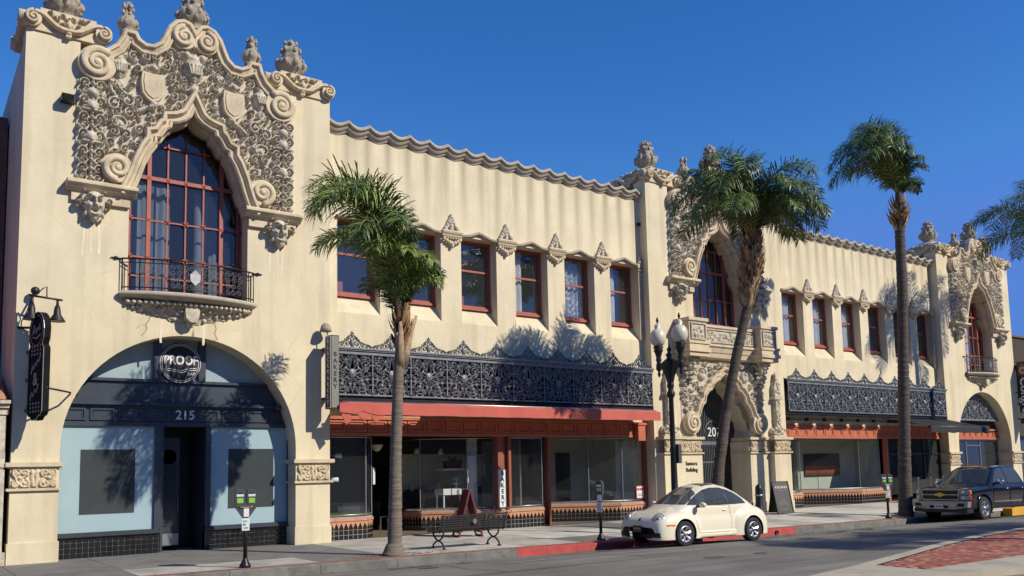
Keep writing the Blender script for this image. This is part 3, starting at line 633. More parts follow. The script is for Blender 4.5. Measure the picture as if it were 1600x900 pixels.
# cast iron screen panel 1.276 wide, 4.13..5.50 plus crest; strokes are raised bars with open work between
def bar(mb, pts, wdt, dep=.03, y=0.):
    k = len(pts); vs = []; w0 = wdt
    for i in range(k):
        a = pts[max(i-1, 0)]; b = pts[min(i+1, k-1)]; tx, tz = b[0]-a[0], b[1]-a[1]; L = math.hypot(tx, tz) or 1; nx, nz = -tz/L, tx/L
        x, z = pts[i]; vs += [(x+nx*w0, y, z+nz*w0), (x, y-dep, z), (x-nx*w0, y, z-nz*w0)]
    mb.raw(vs, [(i*3+j, i*3+(j+1) % 3, (i+1)*3+(j+1) % 3, (i+1)*3+j) for i in range(k-1) for j in range(3)]+[(0, 1, 2), (k*3-3, k*3-2, k*3-1)], 0, 0)
def iron_panel(w_=1.276):
    mb = MB(); hw = w_/2; H = MB()
    def sp(x, z, r, a, t, d, wd=.02): bar(H, spiral(x, z, r, a, t, d, 12, .22), wd, .035); H.ball((x, -.01, z), r*.26, 6, sy=.8)
    sp(.33, .30, .235, PI*1.1, 1.6, 1, .028); sp(.33, .30, .13, 0, .9, -1, .02); sp(.40, .86, .16, -PI/2, 1.5, 1, .026); sp(.14, .14, .1, PI, 1.3, -1); sp(.15, .90, .12, 0, 1.3, 1, .024)
    sp(.10, .42, .09, 0, 1.2, -1); sp(.55, .62, .075, PI, 1.2, 1); sp(.12, 1.09, .08, -1, 1.2, -1); sp(.32, 1.09, .085, PI, 1.2, 1); sp(.53, 1.07, .08, 0, 1.3, -1); sp(.28, .62, .10, 2, 1.3, -1, .024); sp(.56, .10, .065, 1, 1.2, 1)
    bar(H, [(.0, .06), (.05, .25), (.03, .45), (.0, .6)], .024); bar(H, [(.03, .55), (.16, .62), (.34, .74), (.52, .80)], .024); bar(H, [(.06, .58), (.22, .47), (.42, .55), (.58, .45)], .022); bar(H, [(.24, .99), (.4, 1.04), (.62, .98)], .02); bar(H, [(.0, .7), (.08, .78), (.04, 1.0), (.0, 1.15)], .024)
    for x, z, r in ((.05, .68, .06), (.2, .77, .045), (.47, .45, .04), (.22, .03, .04), (.44, .03, .04), (.6, .3, .035), (.6, .87, .035), (.24, .2, .04), (.43, .7, .04), (.2, 1.0, .04), (.5, .93, .04), (.07, .3, .04), (.18, .5, .035), (.41, 1.1, .035), (.38, .2, .05), (.3, .4, .045), (.48, .57, .03)):
        H.ball((x, 0, z), r, 6, sy=.6)
        for q in range(3): H.ball((x+r*1.1*math.cos(q*2.1+x*9), .0, z+r*1.1*math.sin(q*2.1+x*9)), r*.6, 6, sy=.6)
    H.mirror(0); mb.join(H)
    mb.ball((0, -.02, .62), .085, 8, sy=.5); mb.ball((0, -.02, .62), .13, 6, sy=.2)
    for s_ in (-1,):                                 # baluster between panels
        mb.lathe([(.035, .02), (.035, .1), (.02, .14), (.03, .3), (.035, .5), (.02, .56), (.045, .6), (.02, .66), (.028, .9), (.04, .98), (.015, 1.05), (.03, 1.1), (.02, 1.16)], (s_*hw, -.02, 0), 8)
    mb.box(-hw+.004, hw-.004, -.035, .02, -.02, .025); mb.box(-hw+.004, hw-.004, -.02, .02, 1.15, 1.17)
    return mb.move(0, 0, 4.13)
def iron_rail(w_=1.276):
    mb = MB(); hw = w_/2
    mb.box(-hw, hw, -.05, .05, 5.30, 5.40); mb.box(-hw, hw, -.09, .08, 5.40, 5.44); mb.box(-hw, hw, -.12, .08, 5.44, 5.49); return mb
def iron_crest(w_=1.276):
    mb = MB(); hw = w_/2; H = MB()
    def sp(x, z, r, a, t, d, wd=.016): bar(H, spiral(x, z, r, a, t, d, 10, .25), wd, .03); H.ball((x, 0, z), r*.3, 6, sy=.8)
    sp(.16, .12, .1, 0, 1.3, 1, .02); sp(.33, .08, .07, PI, 1.3, -1); sp(.47, .055, .055, 0, 1.2, 1); sp(.58, .045, .045, PI, 1.2, -1); sp(.12, .27, .06, -1, 1.2, 1)
    bar(H, [(0, .44), (.07, .33), (.17, .25), (.26, .18), (.40, .13), (.55, .1), (hw, .05)], .016); bar(H, [(.03, .0), (.06, .12), (.05, .25), (0, .36)], .02)
    for x, z, r in ((.22, .24, .03), (.3, .17, .028), (.42, .13, .025), (.53, .105, .022), (.1, .34, .03), (.24, .04, .03)): H.ball((x, 0, z), r, 6, sy=.6)
    H.mirror(0); mb.join(H); mb.ball((0, -.02, .14), .07, 8, sz=1.6, sy=.6); mb.ball((0, 0, .36), .045, 6); mb.ball((0, 0, .45), .03, 6, sz=1.6); mb.ball((.05, 0, .42), .02, 6); mb.ball((-.05, 0, .42), .02, 6)
    return mb.move(0, 0, 5.49)
panel_mb = iron_panel(); ip_me = panel_mb.mesh('iron_panel', M['iron']); ir_me = iron_rail().mesh('iron_rail', M['iron']); ic_me = iron_crest().mesh('iron_crest', M['iron'])
def text_mesh(s, size, m, depth=.004, align='CENTER', sx=1., spacing=1., bold=0.):
    cu = bpy.data.curves.new('lettering', 'FONT'); cu.body = s; cu.size = size; cu.extrude = depth; cu.align_x = align; cu.align_y = 'CENTER'; cu.space_line = spacing; cu.offset = bold
    o = bpy.data.objects.new('lettering', cu); COL.objects.link(o); dg = bpy.context.evaluated_depsgraph_get(); me = bpy.data.meshes.new_from_object(o.evaluated_get(dg))
    bpy.data.objects.remove(o); bpy.data.curves.remove(cu)
    for v in me.vertices: v.co.x *= sx
    me.materials.clear(); me.materials.append(m); return me     # lies in xy, faces +z
FACE_FRONT = (PI/2, 0, 0)                            # text facing -y
# ================================================================ THE BUILDING
B = thing('commercial_building', 'long cream stucco two storey building with carved window surrounds, wavy parapets and iron screens', 'building', (26.7, 0, 0))
TC = {'L': 5.97, 'C': 26.45, 'R': 47.4}
M['urnstone2'] = mat('weathered_moulding', (.45, .40, .315), .9, var=.22, scale=3, bump=.4, bscale=30, dirt=(.15, .13, .11), dscale=3, spec=.2)
HW = 3.875; WS = .4; XL0, XL1 = 9.845, 22.575; XR0, XR1 = 30.325, 43.525
M['wing'] = stucco('cream_stucco_wing', CREAM, .95, .69, XL0+.345, 12.05)
def arc(cx, cz, r, a0, a1, n=40): return [(cx+r*math.cos(a0+(a1-a0)*i/n), cz+r*math.sin(a0+(a1-a0)*i/n)) for i in range(n+1)]
ARCH = [(-2.88, 0)]+arc(0, 2.62, 2.88, PI, 0)+[(2.88, 0)]
DOORO = [(-1.42, 0), (-1.42, 2.81), (-1.62, 3.0), (-1.72, 3.3), (-1.66, 3.62), (-1.5, 3.78), (-1.42, 4.0), (-1.3, 4.2), (-1.16, 4.3), (-1.1, 4.55), (-.92, 4.75), (-.76, 4.8), (-.66, 5.0), (-.42, 5.16), (-.3, 5.18), (-.15, 5.34), (0, 5.42)]
DO = DOORO+[(-x, z) for x, z in DOORO[-2::-1]]
WIN = [(x, z) for x, z in OG]
win_hole = [(-1.5, 6.5), (-1.5, 8.9)]+WIN[1:-1]+[(1.5, 8.9), (1.5, 6.5)]
for key, c in TC.items():
    mb = MB(); T = lambda P: [(x+c, z) for x, z in P]
    low = DO if key == 'C' else ARCH; jw = abs(low[0][0])
    mb.slab(T([(-HW, 0)]+low+[(HW, 0), (HW, 6.2), (-HW, 6.2)]), [], 0, .95)
    mb.slab(T([(-HW, 6.2), (HW, 6.2), (HW, 12.72), (2.7, 12.72), (2.7, 12.2), (-2.7, 12.2), (-2.7, 12.72), (-HW, 12.72)]), [T(win_hole)], 0, .62)
    mb.raw([(c+s*HW, y, z) for s in (-1, 1) for y, z in ((.62 if 0 else 0.95, 0), (9 if key != 'C' else 6, 0), (9 if key != 'C' else 6, 12.5), (.62, 12.5), (.62, 6.2), (.95, 6.2))], [(0, 1, 2, 3, 4, 5), (6, 7, 8, 9, 10, 11)])
    mb.raw([(c-HW, .62, 12.3), (c+HW, .62, 12.3), (c+HW, 9, 12.3), (c-HW, 9, 12.3)], [(0, 1, 2, 3)])
    mb.raw([(c-HW, 9, 0), (c+HW, 9, 0), (c+HW, 9, 12.5), (c-HW, 9, 12.5)], [(0, 1, 2, 3)])
    mb.build('tower_wall', M['stucco'], B)
    for x0, x1 in ((-HW-.03, -jw-.0+.03), (jw-.03, HW+.03)):     # plinth, proud of the piers
        pl = MB(); pl.box(c+x0, c+x1, -.035, .9, 0, .48); pl.build('plinth', M['stucco'], B)
    f = at('window_surround', frontis_me, B, (c, -.02, 0))
    at('crown_moulding', crown_me, f, (c, -.02, 0)); [at('volute', v_, f, (c, -.02, 0)) for v_ in VOL]; at('ogee_moulding', trim_me, f, (c, -.02, 0))
    for s_ in (-1, 1): at('shield', shield_me, f, (c+s_*1.03, -.02, 11.85))
    at('urn', urn_mid, f, (c, .12, 13.72)); at('urn', urn_small, f, (c-1.6, .12, 13.2)); at('urn', urn_small, f, (c+1.6, .12, 13.2), (0, 0, 1))
    for s_ in (-1, 1):
        lm = MB(); lm.join(ledge_r)
        if s_ < 0: lm.mapv(lambda x, y, z: (-x, y, z))
        lg = lm.move(c).build('bracket', M['cap'], B); at('mask_carving', mask_me, lg, (c+s_*2.32, -.1, 8.55))
        cx = c+(s_*2.98 if s_ < 0 else 3.0); p = at('pilaster_head', cap_me, B, (cx, 0, 0)); at('urn', urn_big, p, (cx, .8, 13.42), (0, 0, s_))
    if key != 'C':
        for s_ in (-1, 1): at('pier_capital', capital_me, B, (c+s_*3.39, 0, 0))
    # the big window: dark bay, curtain, glass, red bars with rosettes
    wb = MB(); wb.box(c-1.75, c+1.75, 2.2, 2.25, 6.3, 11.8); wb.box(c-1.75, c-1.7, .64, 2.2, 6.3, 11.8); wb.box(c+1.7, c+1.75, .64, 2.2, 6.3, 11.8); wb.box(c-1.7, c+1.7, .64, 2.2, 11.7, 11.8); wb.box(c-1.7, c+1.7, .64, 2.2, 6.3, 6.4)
    W_ = MB(); M_ = W_
    for x in (-.93, .93): W_.box(c+x-.05, c+x+.05, .47, .57, 6.4, 10.55)
    W_.box(c-1.6, c-1.5+.06, .5, .6, 6.4, 9.3); W_.box(c+1.44, c+1.6, .5, .6, 6.4, 9.3)
    W_.box(c-1.3, c+1.3, .475, .565, 9.62, 9.72)
    for z in (7.55, 8.55, 7.05): W_.box(c-1.5, c+1.5, .5, .53, z-.02, z+.02)
    W_.box(c-.62, c+.62, .5, .53, 10.55, 10.59)
    for x in (-1.38, -.46, .0, .46, 1.38): W_.box(c+x-.02, c+x+.02, .5, .54, 6.4, 9.4 if abs(x) > 1 else (10.9 if abs(x) < .1 else 10.7))
    wn = W_.build('window', M['red'], B)
    ro = MB()
    for z in (7.55, 8.55, 9.67):
        for x in (-1.38, -.93, -.46, 0, .46, .93, 1.38):
            if abs(x) > 1.2 and z > 9.5: continue
            ro.ball((c+x, .48, z), .035, 6)
            for q in range(4): ro.ball((c+x+.055*math.cos(q*PI/2+.78), .48, z+.055*math.sin(q*PI/2+.78)), .03, 6, sy=.6)
    for x in (-.46, 0, .46): ro.ball((c+x, .48, 10.57), .05, 6, sy=.6)
    ro.build('rosette', M['red'], wn)['kind'] = 'stuff'
    gl = MB(); P = [(-1.62, 6.4), (1.62, 6.4), (1.62, 9.3), (.9, 10.6), (0, 11.6), (-.9, 10.6), (-1.62, 9.3)]; gl.slab(T(P), [], .55, .556); gl.build('pane', M['glass_up'], wn)
    bay = wb.build('window_recess', M['dark'], B)
    cu = MB(); rr = random.Random(key)
    def drape(mb, x0, x1, z0, z1, y):
        n = max(int((x1-x0)/.05), 4); vs = []; f0 = rr.uniform(0, 6)
        for i in range(n+1):
            x = x0+(x1-x0)*i/n; yy = y+.045*math.sin(x*27+f0)+.02*math.sin(x*61)
            vs += [(x, yy, z0), (x+.02*math.sin(x*9), yy, (z0+z1)/2), (x, yy, z1)]
        mb.raw(vs, [(i*3+j, i*3+3+j, i*3+4+j, i*3+1+j) for i in range(n) for j in range(2)], 0, 1)
    if key == 'L': drape(cu, c-1.6, c-.3, 6.4, 9.6, .95); drape(cu, c+.35, c+1.3, 6.4, 9.6, .95); cm = mat('grey_blue_curtain', (.13, .16, .2), .9, var=.1)
    elif key == 'C': drape(cu, c-1.6, c+.4, 7.3, 10.2, .9); cm = mat('grey_curtain', (.2, .21, .22), .9)
    else: drape(cu, c-1.6, c+.6, 6.4, 10.4, .85); cm = M['curtain']
    cu.build('curtain', cm, bay)

# ---- balconies on the two end towers
def bal_y(dx): return -.52*math.cos(min(max(dx/1.72, -1), 1)*PI/2)**.8-.03
for key in ('L', 'R'):
    c = TC[key]
    cb = MB(); n = 28; xs = [-1.68+3.36*i/n for i in range(n+1)]
    prof = [(0, 6.50), (.05, 6.50), (.08, 6.47), (.08, 6.41), (.04, 6.38), (-.06, 6.33), (-.2, 6.31)]
    vs = [(c+x*(1+.03*o/.09), bal_y(x)-o, z) for x in xs for o, z in prof]; k = len(prof)
    cb.raw(vs, [(i*k+j, i*k+j+1, (i+1)*k+j+1, (i+1)*k+j) for i in range(n) for j in range(k-1)], 0, 1)
    cb.raw([(c+x, bal_y(x), 6.50) for x in xs]+[(c+x, .6, 6.50) for x in xs], [(i, i+1, n+2+i, n+1+i) for i in range(n)])
    bal = cb.build('balcony', M['urnstone2'], B)
    co = MB(); q = random.Random(8)                   # carved underside, tapering to a pendant
    nu, nv = 40, 12; vs = []
    for i in range(nu+1):
        x = -1.62+3.24*i/nu
        for j in range(nv+1):
            t = j/nv; dep = max(0, 1-(abs(x)/1.68)**1.1); zz = 6.29-t*.50*dep**.7; yy = bal_y(x)*(1-t)**1.5*.62+.0
            b = .035*math.sin(i*1.9+j)*math.sin(j*1.5+i*.4)
            vs.append((c+x, min(yy-abs(b)-.01, .0), zz+b))
    co.raw(vs, [(i*(nv+1)+j, (i+1)*(nv+1)+j, (i+1)*(nv+1)+j+1, i*(nv+1)+j+1) for i in range(nu) for j in range(nv)], 0, 1)
    for i in range(70):
        x = q.uniform(-1.45, 1.45); t = q.uniform(.05, .85); dep = max(0, 1-(abs(x)/1.68)**1.1); co.ball((c+x, bal_y(x)*(1-t)**1.5*.62-.02, 6.27-t*.5*dep**.7), q.uniform(.035, .07), 6)
    co.slab([(c+x*.62, z*.55+6.03) for x, z in SHIELD], [], -.34, -.1); co.ball((c, -.12, 5.8), .1, 8, sz=1.2)
    for i in range(24):
        x = -1.5+3.0*i/23; co.ball((c+x, bal_y(x)*.68, 6.25), .06, 6, sz=.9)
    co.build('carved_corbel', M['stone'], bal)
    rl = MB()
    def fl(mb): return mb.mapv(lambda x, y, z: (c+x, bal_y(x)*.92+y, z))
    for z, r in ((7.32, .022), (7.22, .012), (6.60, .016)):
        t = MB(); t.tube([(x*.985, 0, z) for x in xs], r, 6); rl.join(fl(t))
    for x in (-1.64, -1.64+.16, 1.64-.16, 1.64, -1.27, -.62, .62, 1.27, -.78, .78): 
        t = MB(); t.tube([(x, 0, 6.5), (x, 0, 7.32)], .017 if abs(x) > 1.2 else .013, 6); rl.join(fl(t))
    for s_ in (-1, 1):
        t = MB(); t.tube([(s_*1.64, 0, 7.32), (s_*1.9, .0, 7.33)], [.022, .012], 6); t.ball((s_*1.78, 0, 7.33), .04, 6, sx=1.5); rl.join(t.mapv(lambda x, y, z: (c+x, y-.03, z)))
        t = MB(); t.tube([(s_*1.64, 0, 7.32), (s_*1.64, .5, 7.32)], .018, 6); t.tube([(s_*1.64, 0, 6.6), (s_*1.64, .5, 6.6)], .014, 6); rl.join(t.move(c))
    rail = rl.build('railing', M['iron_black'], B)
    def scrolls(x0, x1):
        t = MB(); ncol = max(int(round((x1-x0)/.155)), 2); dxx = (x1-x0)/ncol
        for i in range(ncol):
            for j in range(4):
                x = x0+dxx*(i+.5); z = 6.68+.155*j
                t.tube([(a, 0, b) for a, b in spiral(x, z, .075, (i+j)*PI/2+j, 1.3, 1 if (i+j) % 2 else -1, 10, .25)], .009, 4, cap=False)
        return fl(t)
    for x0, x1 in ((-1.27, -.80), (-.6, .6), (.80, 1.27)): scrolls(x0, x1).build('scroll_panel', M['iron'], rail)
    t = MB(); t.slab([(0, 6.72), (.12, 6.84), (.13, 7.0), (0, 7.12), (-.13, 7.0), (-.12, 6.84)], [], -.03, .02, back=True); fl(t).build('badge', M['steel'], rail)

# ---- wings: wall with six windows each, scalloped parapet
WZ0, WZ1 = 3.55, 12.1
def wing(x0, x1, first, pitch, ow, drip):
    wins = [(first+pitch*i, first+pitch*i+ow) for i in range(6)]
    mb = MB(); mb.slab([(x0, WZ0), (x1, WZ0), (x1, WZ1), (x0, WZ1)], [[(a, 6.6), (b, 6.6), (b, 9.45), (a, 9.45)] for a, b in wins], WS, WS+.52)
    mb.raw([(x0, WS+.52, 11.6), (x1, WS+.52, 11.6), (x1, 9, 11.6), (x0, 9, 11.6)], [(0, 1, 2, 3)]); mb.raw([(x0, 9, 0), (x1, 9, 0), (x1, 9, 11.6), (x0, 9, 11.6)], [(0, 1, 2, 3)])
    mb.raw([(x0, WS+.52, WZ1), (x1, WS+.52, WZ1), (x1, WS+.52, 11.6), (x0, WS+.52, 11.6)], [(0, 1, 2, 3)])
    wl = mb.build('wing_wall', M['wing'] if drip == 0 else M['wing2'], B)
    # parapet moulding: scalloped sweep
    cm = MB(); per = .69; n = int((x1-x0)/per*10); prof = [(.0, .10), (-.16, .10), (-.2, .06), (-.2, .0), (-.12, -.03), (-.12, -.07), (-.09, -.12), (-.03, -.15), (0.01, -.22)]
    vs = []
    for i in range(n+1):
        x = x0+(x1-x0)*i/n; u = ((x-x0)/per) % 1; s = .13*(abs(2*u-1)**1.7); ext = 0 if i not in (0, n) else 0
        vs += [(x, .55, WZ1+.14+s)]+[(x, WS+yy-.02-.05*abs(2*u-1)**2, WZ1+.04+z+s) for yy, z in prof]
    k = len(prof)+1; cm.raw(vs, [(i*k+j, i*k+j+1, (i+1)*k+j+1, (i+1)*k+j) for i in range(n) for j in range(k-1)], 0, 0)
    cm.box(x0, x1, WS+.1, WS+.5, WZ1-.02, WZ1+.16)
    cm.build('parapet_moulding', M['urnstone2'], B)
    # sloping sills and window heads
    for i, (a, b) in enumerate(wins):
        ap = MB(); ap.raw([(a, WS+.002, 6.6), (b, WS+.002, 6.6), (b, WS+.47, 7.2), (a, WS+.47, 7.2), (a, WS+.51, 7.2), (b, WS+.51, 7.2), (b, WS+.51, 6.6), (a, WS+.51, 6.6)], [(0, 1, 2, 3), (3, 2, 5, 4), (0, 3, 4, 7), (1, 6, 5, 2)]); ap.build('sloping_sill', M['stucco'], B)
        hd = MB(); m_ = (a+b)/2; h_ = (b-a)/2
        path = [(a-.02, 9.42), (m_-h_*.55, 9.46), (m_-.12, 9.56), (m_, 9.6), (m_+.12, 9.56), (m_+h_*.55, 9.46), (b+.02, 9.42)]
        hd.sweep(path, [(0, WS), (0, WS-.1), (.05, WS-.12), (.08, WS-.08), (.1, WS)]); hd.ball((m_, WS-.07, 9.62), .06, 6); hd.build('window_hood', M['urnstone2'], B)
        fr_ = MB(); y = WS+.37; fr_.frame(a+.002, b-.002, 7.2, 9.45, .06, y, y+.09); fr_.box(a, b, y-.06, y+.05, 7.14, 7.22); fr_.box(a+.06, b-.06, y+.025, y+.08, 8.43, 8.475)
        fr_.frame(a+.06, b-.06, 7.26, 8.45, .035, y+.03, y+.07); fr_.frame(a+.06, b-.06, 8.45, 9.39, .035, y+.035, y+.075)
        wn = fr_.build('window', M['red'], B)
        for z0, z1, yy in ((7.29, 8.42, y+.055), (8.48, 9.36, y+.06)):
            p = MB(); p.box(a+.09, b-.09, yy, yy+.006, z0, z1); p.build('pane', M['glass_up'], wn)
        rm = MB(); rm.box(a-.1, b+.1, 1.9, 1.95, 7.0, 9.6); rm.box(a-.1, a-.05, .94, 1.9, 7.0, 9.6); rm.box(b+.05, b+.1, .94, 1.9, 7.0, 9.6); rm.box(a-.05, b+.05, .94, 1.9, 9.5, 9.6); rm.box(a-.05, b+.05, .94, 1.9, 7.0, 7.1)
        ry = rm.build('window_recess', M['dark'], B)
        cu = MB(); kind = (wing.kinds[drip])[i]
        if kind == 'half': drape(cu, a+.4, a+.72, 7.2, 9.4, WS+.58)
        elif kind == 'lace': drape(cu, a+.2, b-.12, 7.2, 9.4, WS+.58)
        elif kind == 'full': drape(cu, a+.3, b-.25, 7.2, 9.4, WS+.56)
        elif kind == 'low':
            q = MB(); q.box(a+.14, a+.4, WS+.5, WS+.53, 7.3, 7.62); q.build('panel', M['red'], wn)
        if cu.v: cu.build('curtain', M['lace'] if kind == 'lace' else M['curtain'], ry)
    return wins
def lace():
    m = mat('lace_curtain', (.66, .67, .66), .9); nt = m.node_tree; N = nt.nodes; b = N['Principled BSDF']
    v = N.new('ShaderNodeTexVoronoi'); v.inputs['Scale'].default_value = 7; tc = N.new('ShaderNodeTexCoord'); nt.links.new(tc.outputs['Object'], v.inputs[0])
    r = N.new('ShaderNodeValToRGB'); r.color_ramp.elements[0].position = .25; r.color_ramp.elements[1].position = .4; r.color_ramp.elements[0].color = (.75, .76, .75, 1); r.color_ramp.elements[1].color = (.3, .32, .34, 1); nt.links.new(v.outputs[0], r.inputs[0]); nt.links.new(r.outputs[0], b.inputs['Base Color']); return m
M['lace'] = lace()
M['wing2'] = stucco('cream_stucco_far_wing', CREAM, .95, .69, XR0+.345, 12.05)
wing.kinds = [['low', 'none', 'low', 'half', 'lace', 'half'], ['full', 'full', 'full', 'half', 'none', 'none']]
winsL = wing(XL0, XL1, 10.25, 2.15, 1.39, 0)
winsR = wing(XR0, XR1, 31.02, 2.19, 1.5, 1)
# pier capitals with leaf finials between the windows
pc = MB(); pc.sweep([(-.37, 9.5), (.37, 9.5)], [(.06, .02), (.06, -.16), (.02, -.18), (-.03, -.16), (-.08, -.12), (-.12, -.11), (-.15, -.08), (-.15, .02)])
rr_ = random.Random(4)
for i in range(7):
    x = -.3+.1*i; pc.ball((x, -.09, 9.28-.16*(1-abs(x)/.32)), .06+.02*(1-abs(x)/.32), 6); pc.ball((x+.05, -.06, 9.33), .045, 6)
pc.ball((0, -.1, 9.06), .06, 6)
fin = MB()
for z, hwid, r in ((9.62, .22, .075), (9.72, .15, .075), (9.83, .09, .07), (9.92, .06, .06), (10.0, .0, .07), (10.08, 0, .05)):
    for s_ in ((-1, 1) if hwid else (0,)): fin.ball((s_*hwid, -.06, z), r, 7, sz=1.25)
    fin.ball((0, -.05, z), r*1.1, 7)
fin.tube([(-.3, -.05, 9.58), (-.2, -.07, 9.7), (-.08, -.06, 9.95)], .03, 5); fin.tube([(.3, -.05, 9.58), (.2, -.07, 9.7), (.08, -.06, 9.95)], .03, 5)
pc_me = pc.mesh('window_pier_capital', M['cap']); fin_me = fin.mesh('leaf_finial', M['stone'])
pos = [(winsL[i][1]+winsL[i+1][0])/2 for i in range(5)]+[(winsR[i][1]+winsR[i+1][0])/2 for i in range(5)]
for x in pos:
    p = at('window_pier_capital', pc_me, B, (x, WS, 0)); at('leaf_finial', fin_me, p, (x, WS, 0))
for x in (XL1-.12, XR1-.1):
    q = MB(); q.box(x-.12, x+.1, WS-.12, WS, 9.35, 9.5); q.box(x-.08, x+.08, WS-.08, WS, 6.6, 9.35)
    for z, r in ((9.25, .07), (9.1, .06), (9.56, .08), (9.68, .06), (9.78, .04)): q.ball((x, WS-.08, z), r, 7)
    q.build('half_pilaster', M['cap'], B)
    if x < 30:
        q = MB(); q.box(x+.0, x+.1, WS-.1, WS, 11.0, 11.1); q.build('rod_bracket', M['iron_black'], B)

# a pale filled crack running down the parapet wall
q = MB(); P_ = [(16.62, 11.95), (16.6, 11.3), (16.66, 10.8), (16.5, 10.45), (16.46, 10.1), (16.52, 9.75)]
for (a0, z0), (a1, z1) in zip(P_, P_[1:]): q.raw([(a0-.018, WS-.004, z0), (a0+.018, WS-.004, z0), (a1+.018, WS-.004, z1), (a1-.018, WS-.004, z1)], [(0, 1, 2, 3)])
q.build('crack_filler', mat('pale_filler', (.74, .68, .54), .9), B)
def streak(pts, w_, m, y=-.003, name='plaster_crack'):
    q = MB()
    for (a0, z0), (a1, z1) in zip(pts, pts[1:]): q.raw([(a0-w_, y, z0), (a0+w_, y, z0), (a1+w_, y, z1), (a1-w_, y, z1)], [(0, 1, 2, 3)])
    return q.build(name, m, B)
crm = mat('crack_brown', (.30, .20, .11), .9); lime = mat('lime_streak', (.735, .65, .48), .9)
streak([(5.02, 6.0), (5.0, 5.85), (4.92, 5.72), (4.95, 5.6), (4.82, 5.42)], .012, crm); streak([(6.6, 5.95), (6.66, 5.75), (6.62, 5.62), (6.7, 5.45)], .012, crm); streak([(4.92, 5.72), (4.78, 5.68), (4.7, 5.6)], .008, crm)
rk = random.Random(6)
for x0, z0 in ((3.45, 8.15), (3.6, 8.1), (3.78, 8.15), (8.1, 8.15), (8.3, 8.1), (8.45, 8.12), (5.3, 5.9), (6.35, 5.95)):
    p_ = [(x0, z0)]
    for k in range(4): p_.append((p_[-1][0]+rk.uniform(-.02, .02), p_[-1][1]-rk.uniform(.1, .28)))
    streak(p_, rk.uniform(.012, .03), lime, name='lime_streak')
# ---- iron screens
def screen(x0, n, w_, gap_last=None):
    root = bpy.data.objects.new('iron_screen', None); COL.objects.link(root); root.parent = B; L = WL[B.name]; root.location = (x0-L[0], -.06-L[1], -L[2]); WL[root.name] = (x0, -.06, 0)
    sx = w_/1.276
    for i in range(n):
        xx = x0+w_*(i+.5)
        for nm, me in (('iron_panel', ip_me), ('iron_rail', ir_me), ('iron_crest', ic_me)):
            o = at(nm, me, root, (xx, -.06, 0)); o.scale = (sx, 1, 1)
    return root
sL = screen(9.87, 10, 1.264); sR = screen(30.5, 9, 1.274); sE = screen(42.12, 1, 1.274)
for x0, x1 in ((9.86, 22.57), (30.34, 43.51)):
    q = MB(); q.box(x0, x1, .28, .36, 4.02, 5.44); q.build('transom_panel', M['dark'], B)
    q = MB(); q.box(x0, x1, -.02, .38, 3.98, 4.09); q.build('screen_beam', M['iron_black'], B)
    q = MB(); q.box(x0, x1, .0, .36, 5.46, 5.5); q.build('screen_cap', M['iron_black'], B)
# lunette of the right tower: the same filigree clipped by the arch
c = TC['R']; q = MB()
for i in range(5):
    for rep in (0, 1.12):
        t = MB(); t.join(panel_mb); t.move(-2.56+1.276*i, 0, -.08+rep); keepf = [k for k, f in enumerate(t.f) if all((t.v[v][0])**2+max(t.v[v][2]-2.62, 0)**2 < 2.86**2 for v in f)]
        q.raw(t.v, [t.f[k] for k in keepf])
q.move(c, .5, 0).build('lunette_screen', M['iron'], B)
q = MB(); q.box(c-2.9, c+2.9, .42, .6, 3.98, 4.08); q.build('lunette_bar', M['iron'], B)
q = MB(); q.box(c-2.95, c+2.95, .7, .74, 3.5, 5.6); q.build('lunette_backing', M['dark'], B)

# ---- header bands of small recessed panels above the shops
def header(x0, x1, y, z0=2.98, z1=3.55, pw=.66, m='terra', name='shop_header'):
    q = MB(); q.box(x0, x1, y+.03, y+.12, z0, z1); q.box(x0, x1, y-.05, y+.03, z1-.09, z1); q.box(x0, x1, y-.02, y+.03, z0, z0+.09)
    h = q.build(name, M[m], B); n = int(round((x1-x0)/pw)); pw = (x1-x0)/n
    for i in range(n):
        p = MB(); a = x0+pw*i; p.frame(a+.02, a+pw-.02, z0+.1, z1-.1, .07, y-.005, y+.03); p.build('panel', M[m], h)
    return h
header(9.86, 22.55, WS); header(30.36, 43.5, WS); header(TC['R']-2.86, TC['R']+2.86, .62)
q = MB(); q.box(21.95, 22.3, WS-.22, WS-.02, 2.85, 3.42); q.box(21.9, 22.35, WS-.26, WS-.02, 3.42, 3.5); q.box(21.97, 22.28, WS-.18, WS-.02, 2.95, 3.3); q.build('header_block', M['terra'], B)

# ---- red awning, rolled in
aw = MB(); x0, x1 = 10.05, 21.98
prof = [(.26, 4.02), (-.30, 3.93), (-.78, 3.86), (-.84, 3.82), (-.84, 3.52)]
n = 60; vs = []; ra = random.Random(2)
for i in range(n+1):
    x = x0+(x1-x0)*i/n
    for j, (y, z) in enumerate(prof):
        sag = .005*math.sin(i*.9)+.004*math.sin(i*2.3)
        zz = z+(sag if j in (2, 3, 4) else 0); 
        if i < 4 and j == 4: zz += (.05, .0, .1, .03)[i]
        vs.append((x+(0 if j < 3 else (.1 if i == n else (-.28 if i == 0 else 0))), y, zz))
aw.raw(vs, [(i*5+j, i*5+5+j, i*5+6+j, i*5+1+j) for i in range(n) for j in range(4) if not (j == 0 and i < 16)], 0, 0)
aw.raw([(x1, .26, 4.02), (x1, -.78, 3.86), (x1+.1, -.84, 3.82), (x1+.1, -.84, 3.52), (x1, .26, 3.6)], [(0, 1, 2, 3, 4)])
awn = aw.build('awning', M['awning'], B)
q = MB(); q.tube([(10.0, -.72, 3.87), (21.95, -.72, 3.87)], .035, 8); q.tube([(10.0, .0, 3.92), (14, .0, 3.95)], .03, 8); q.build('awning_bar', M['steel'], awn)
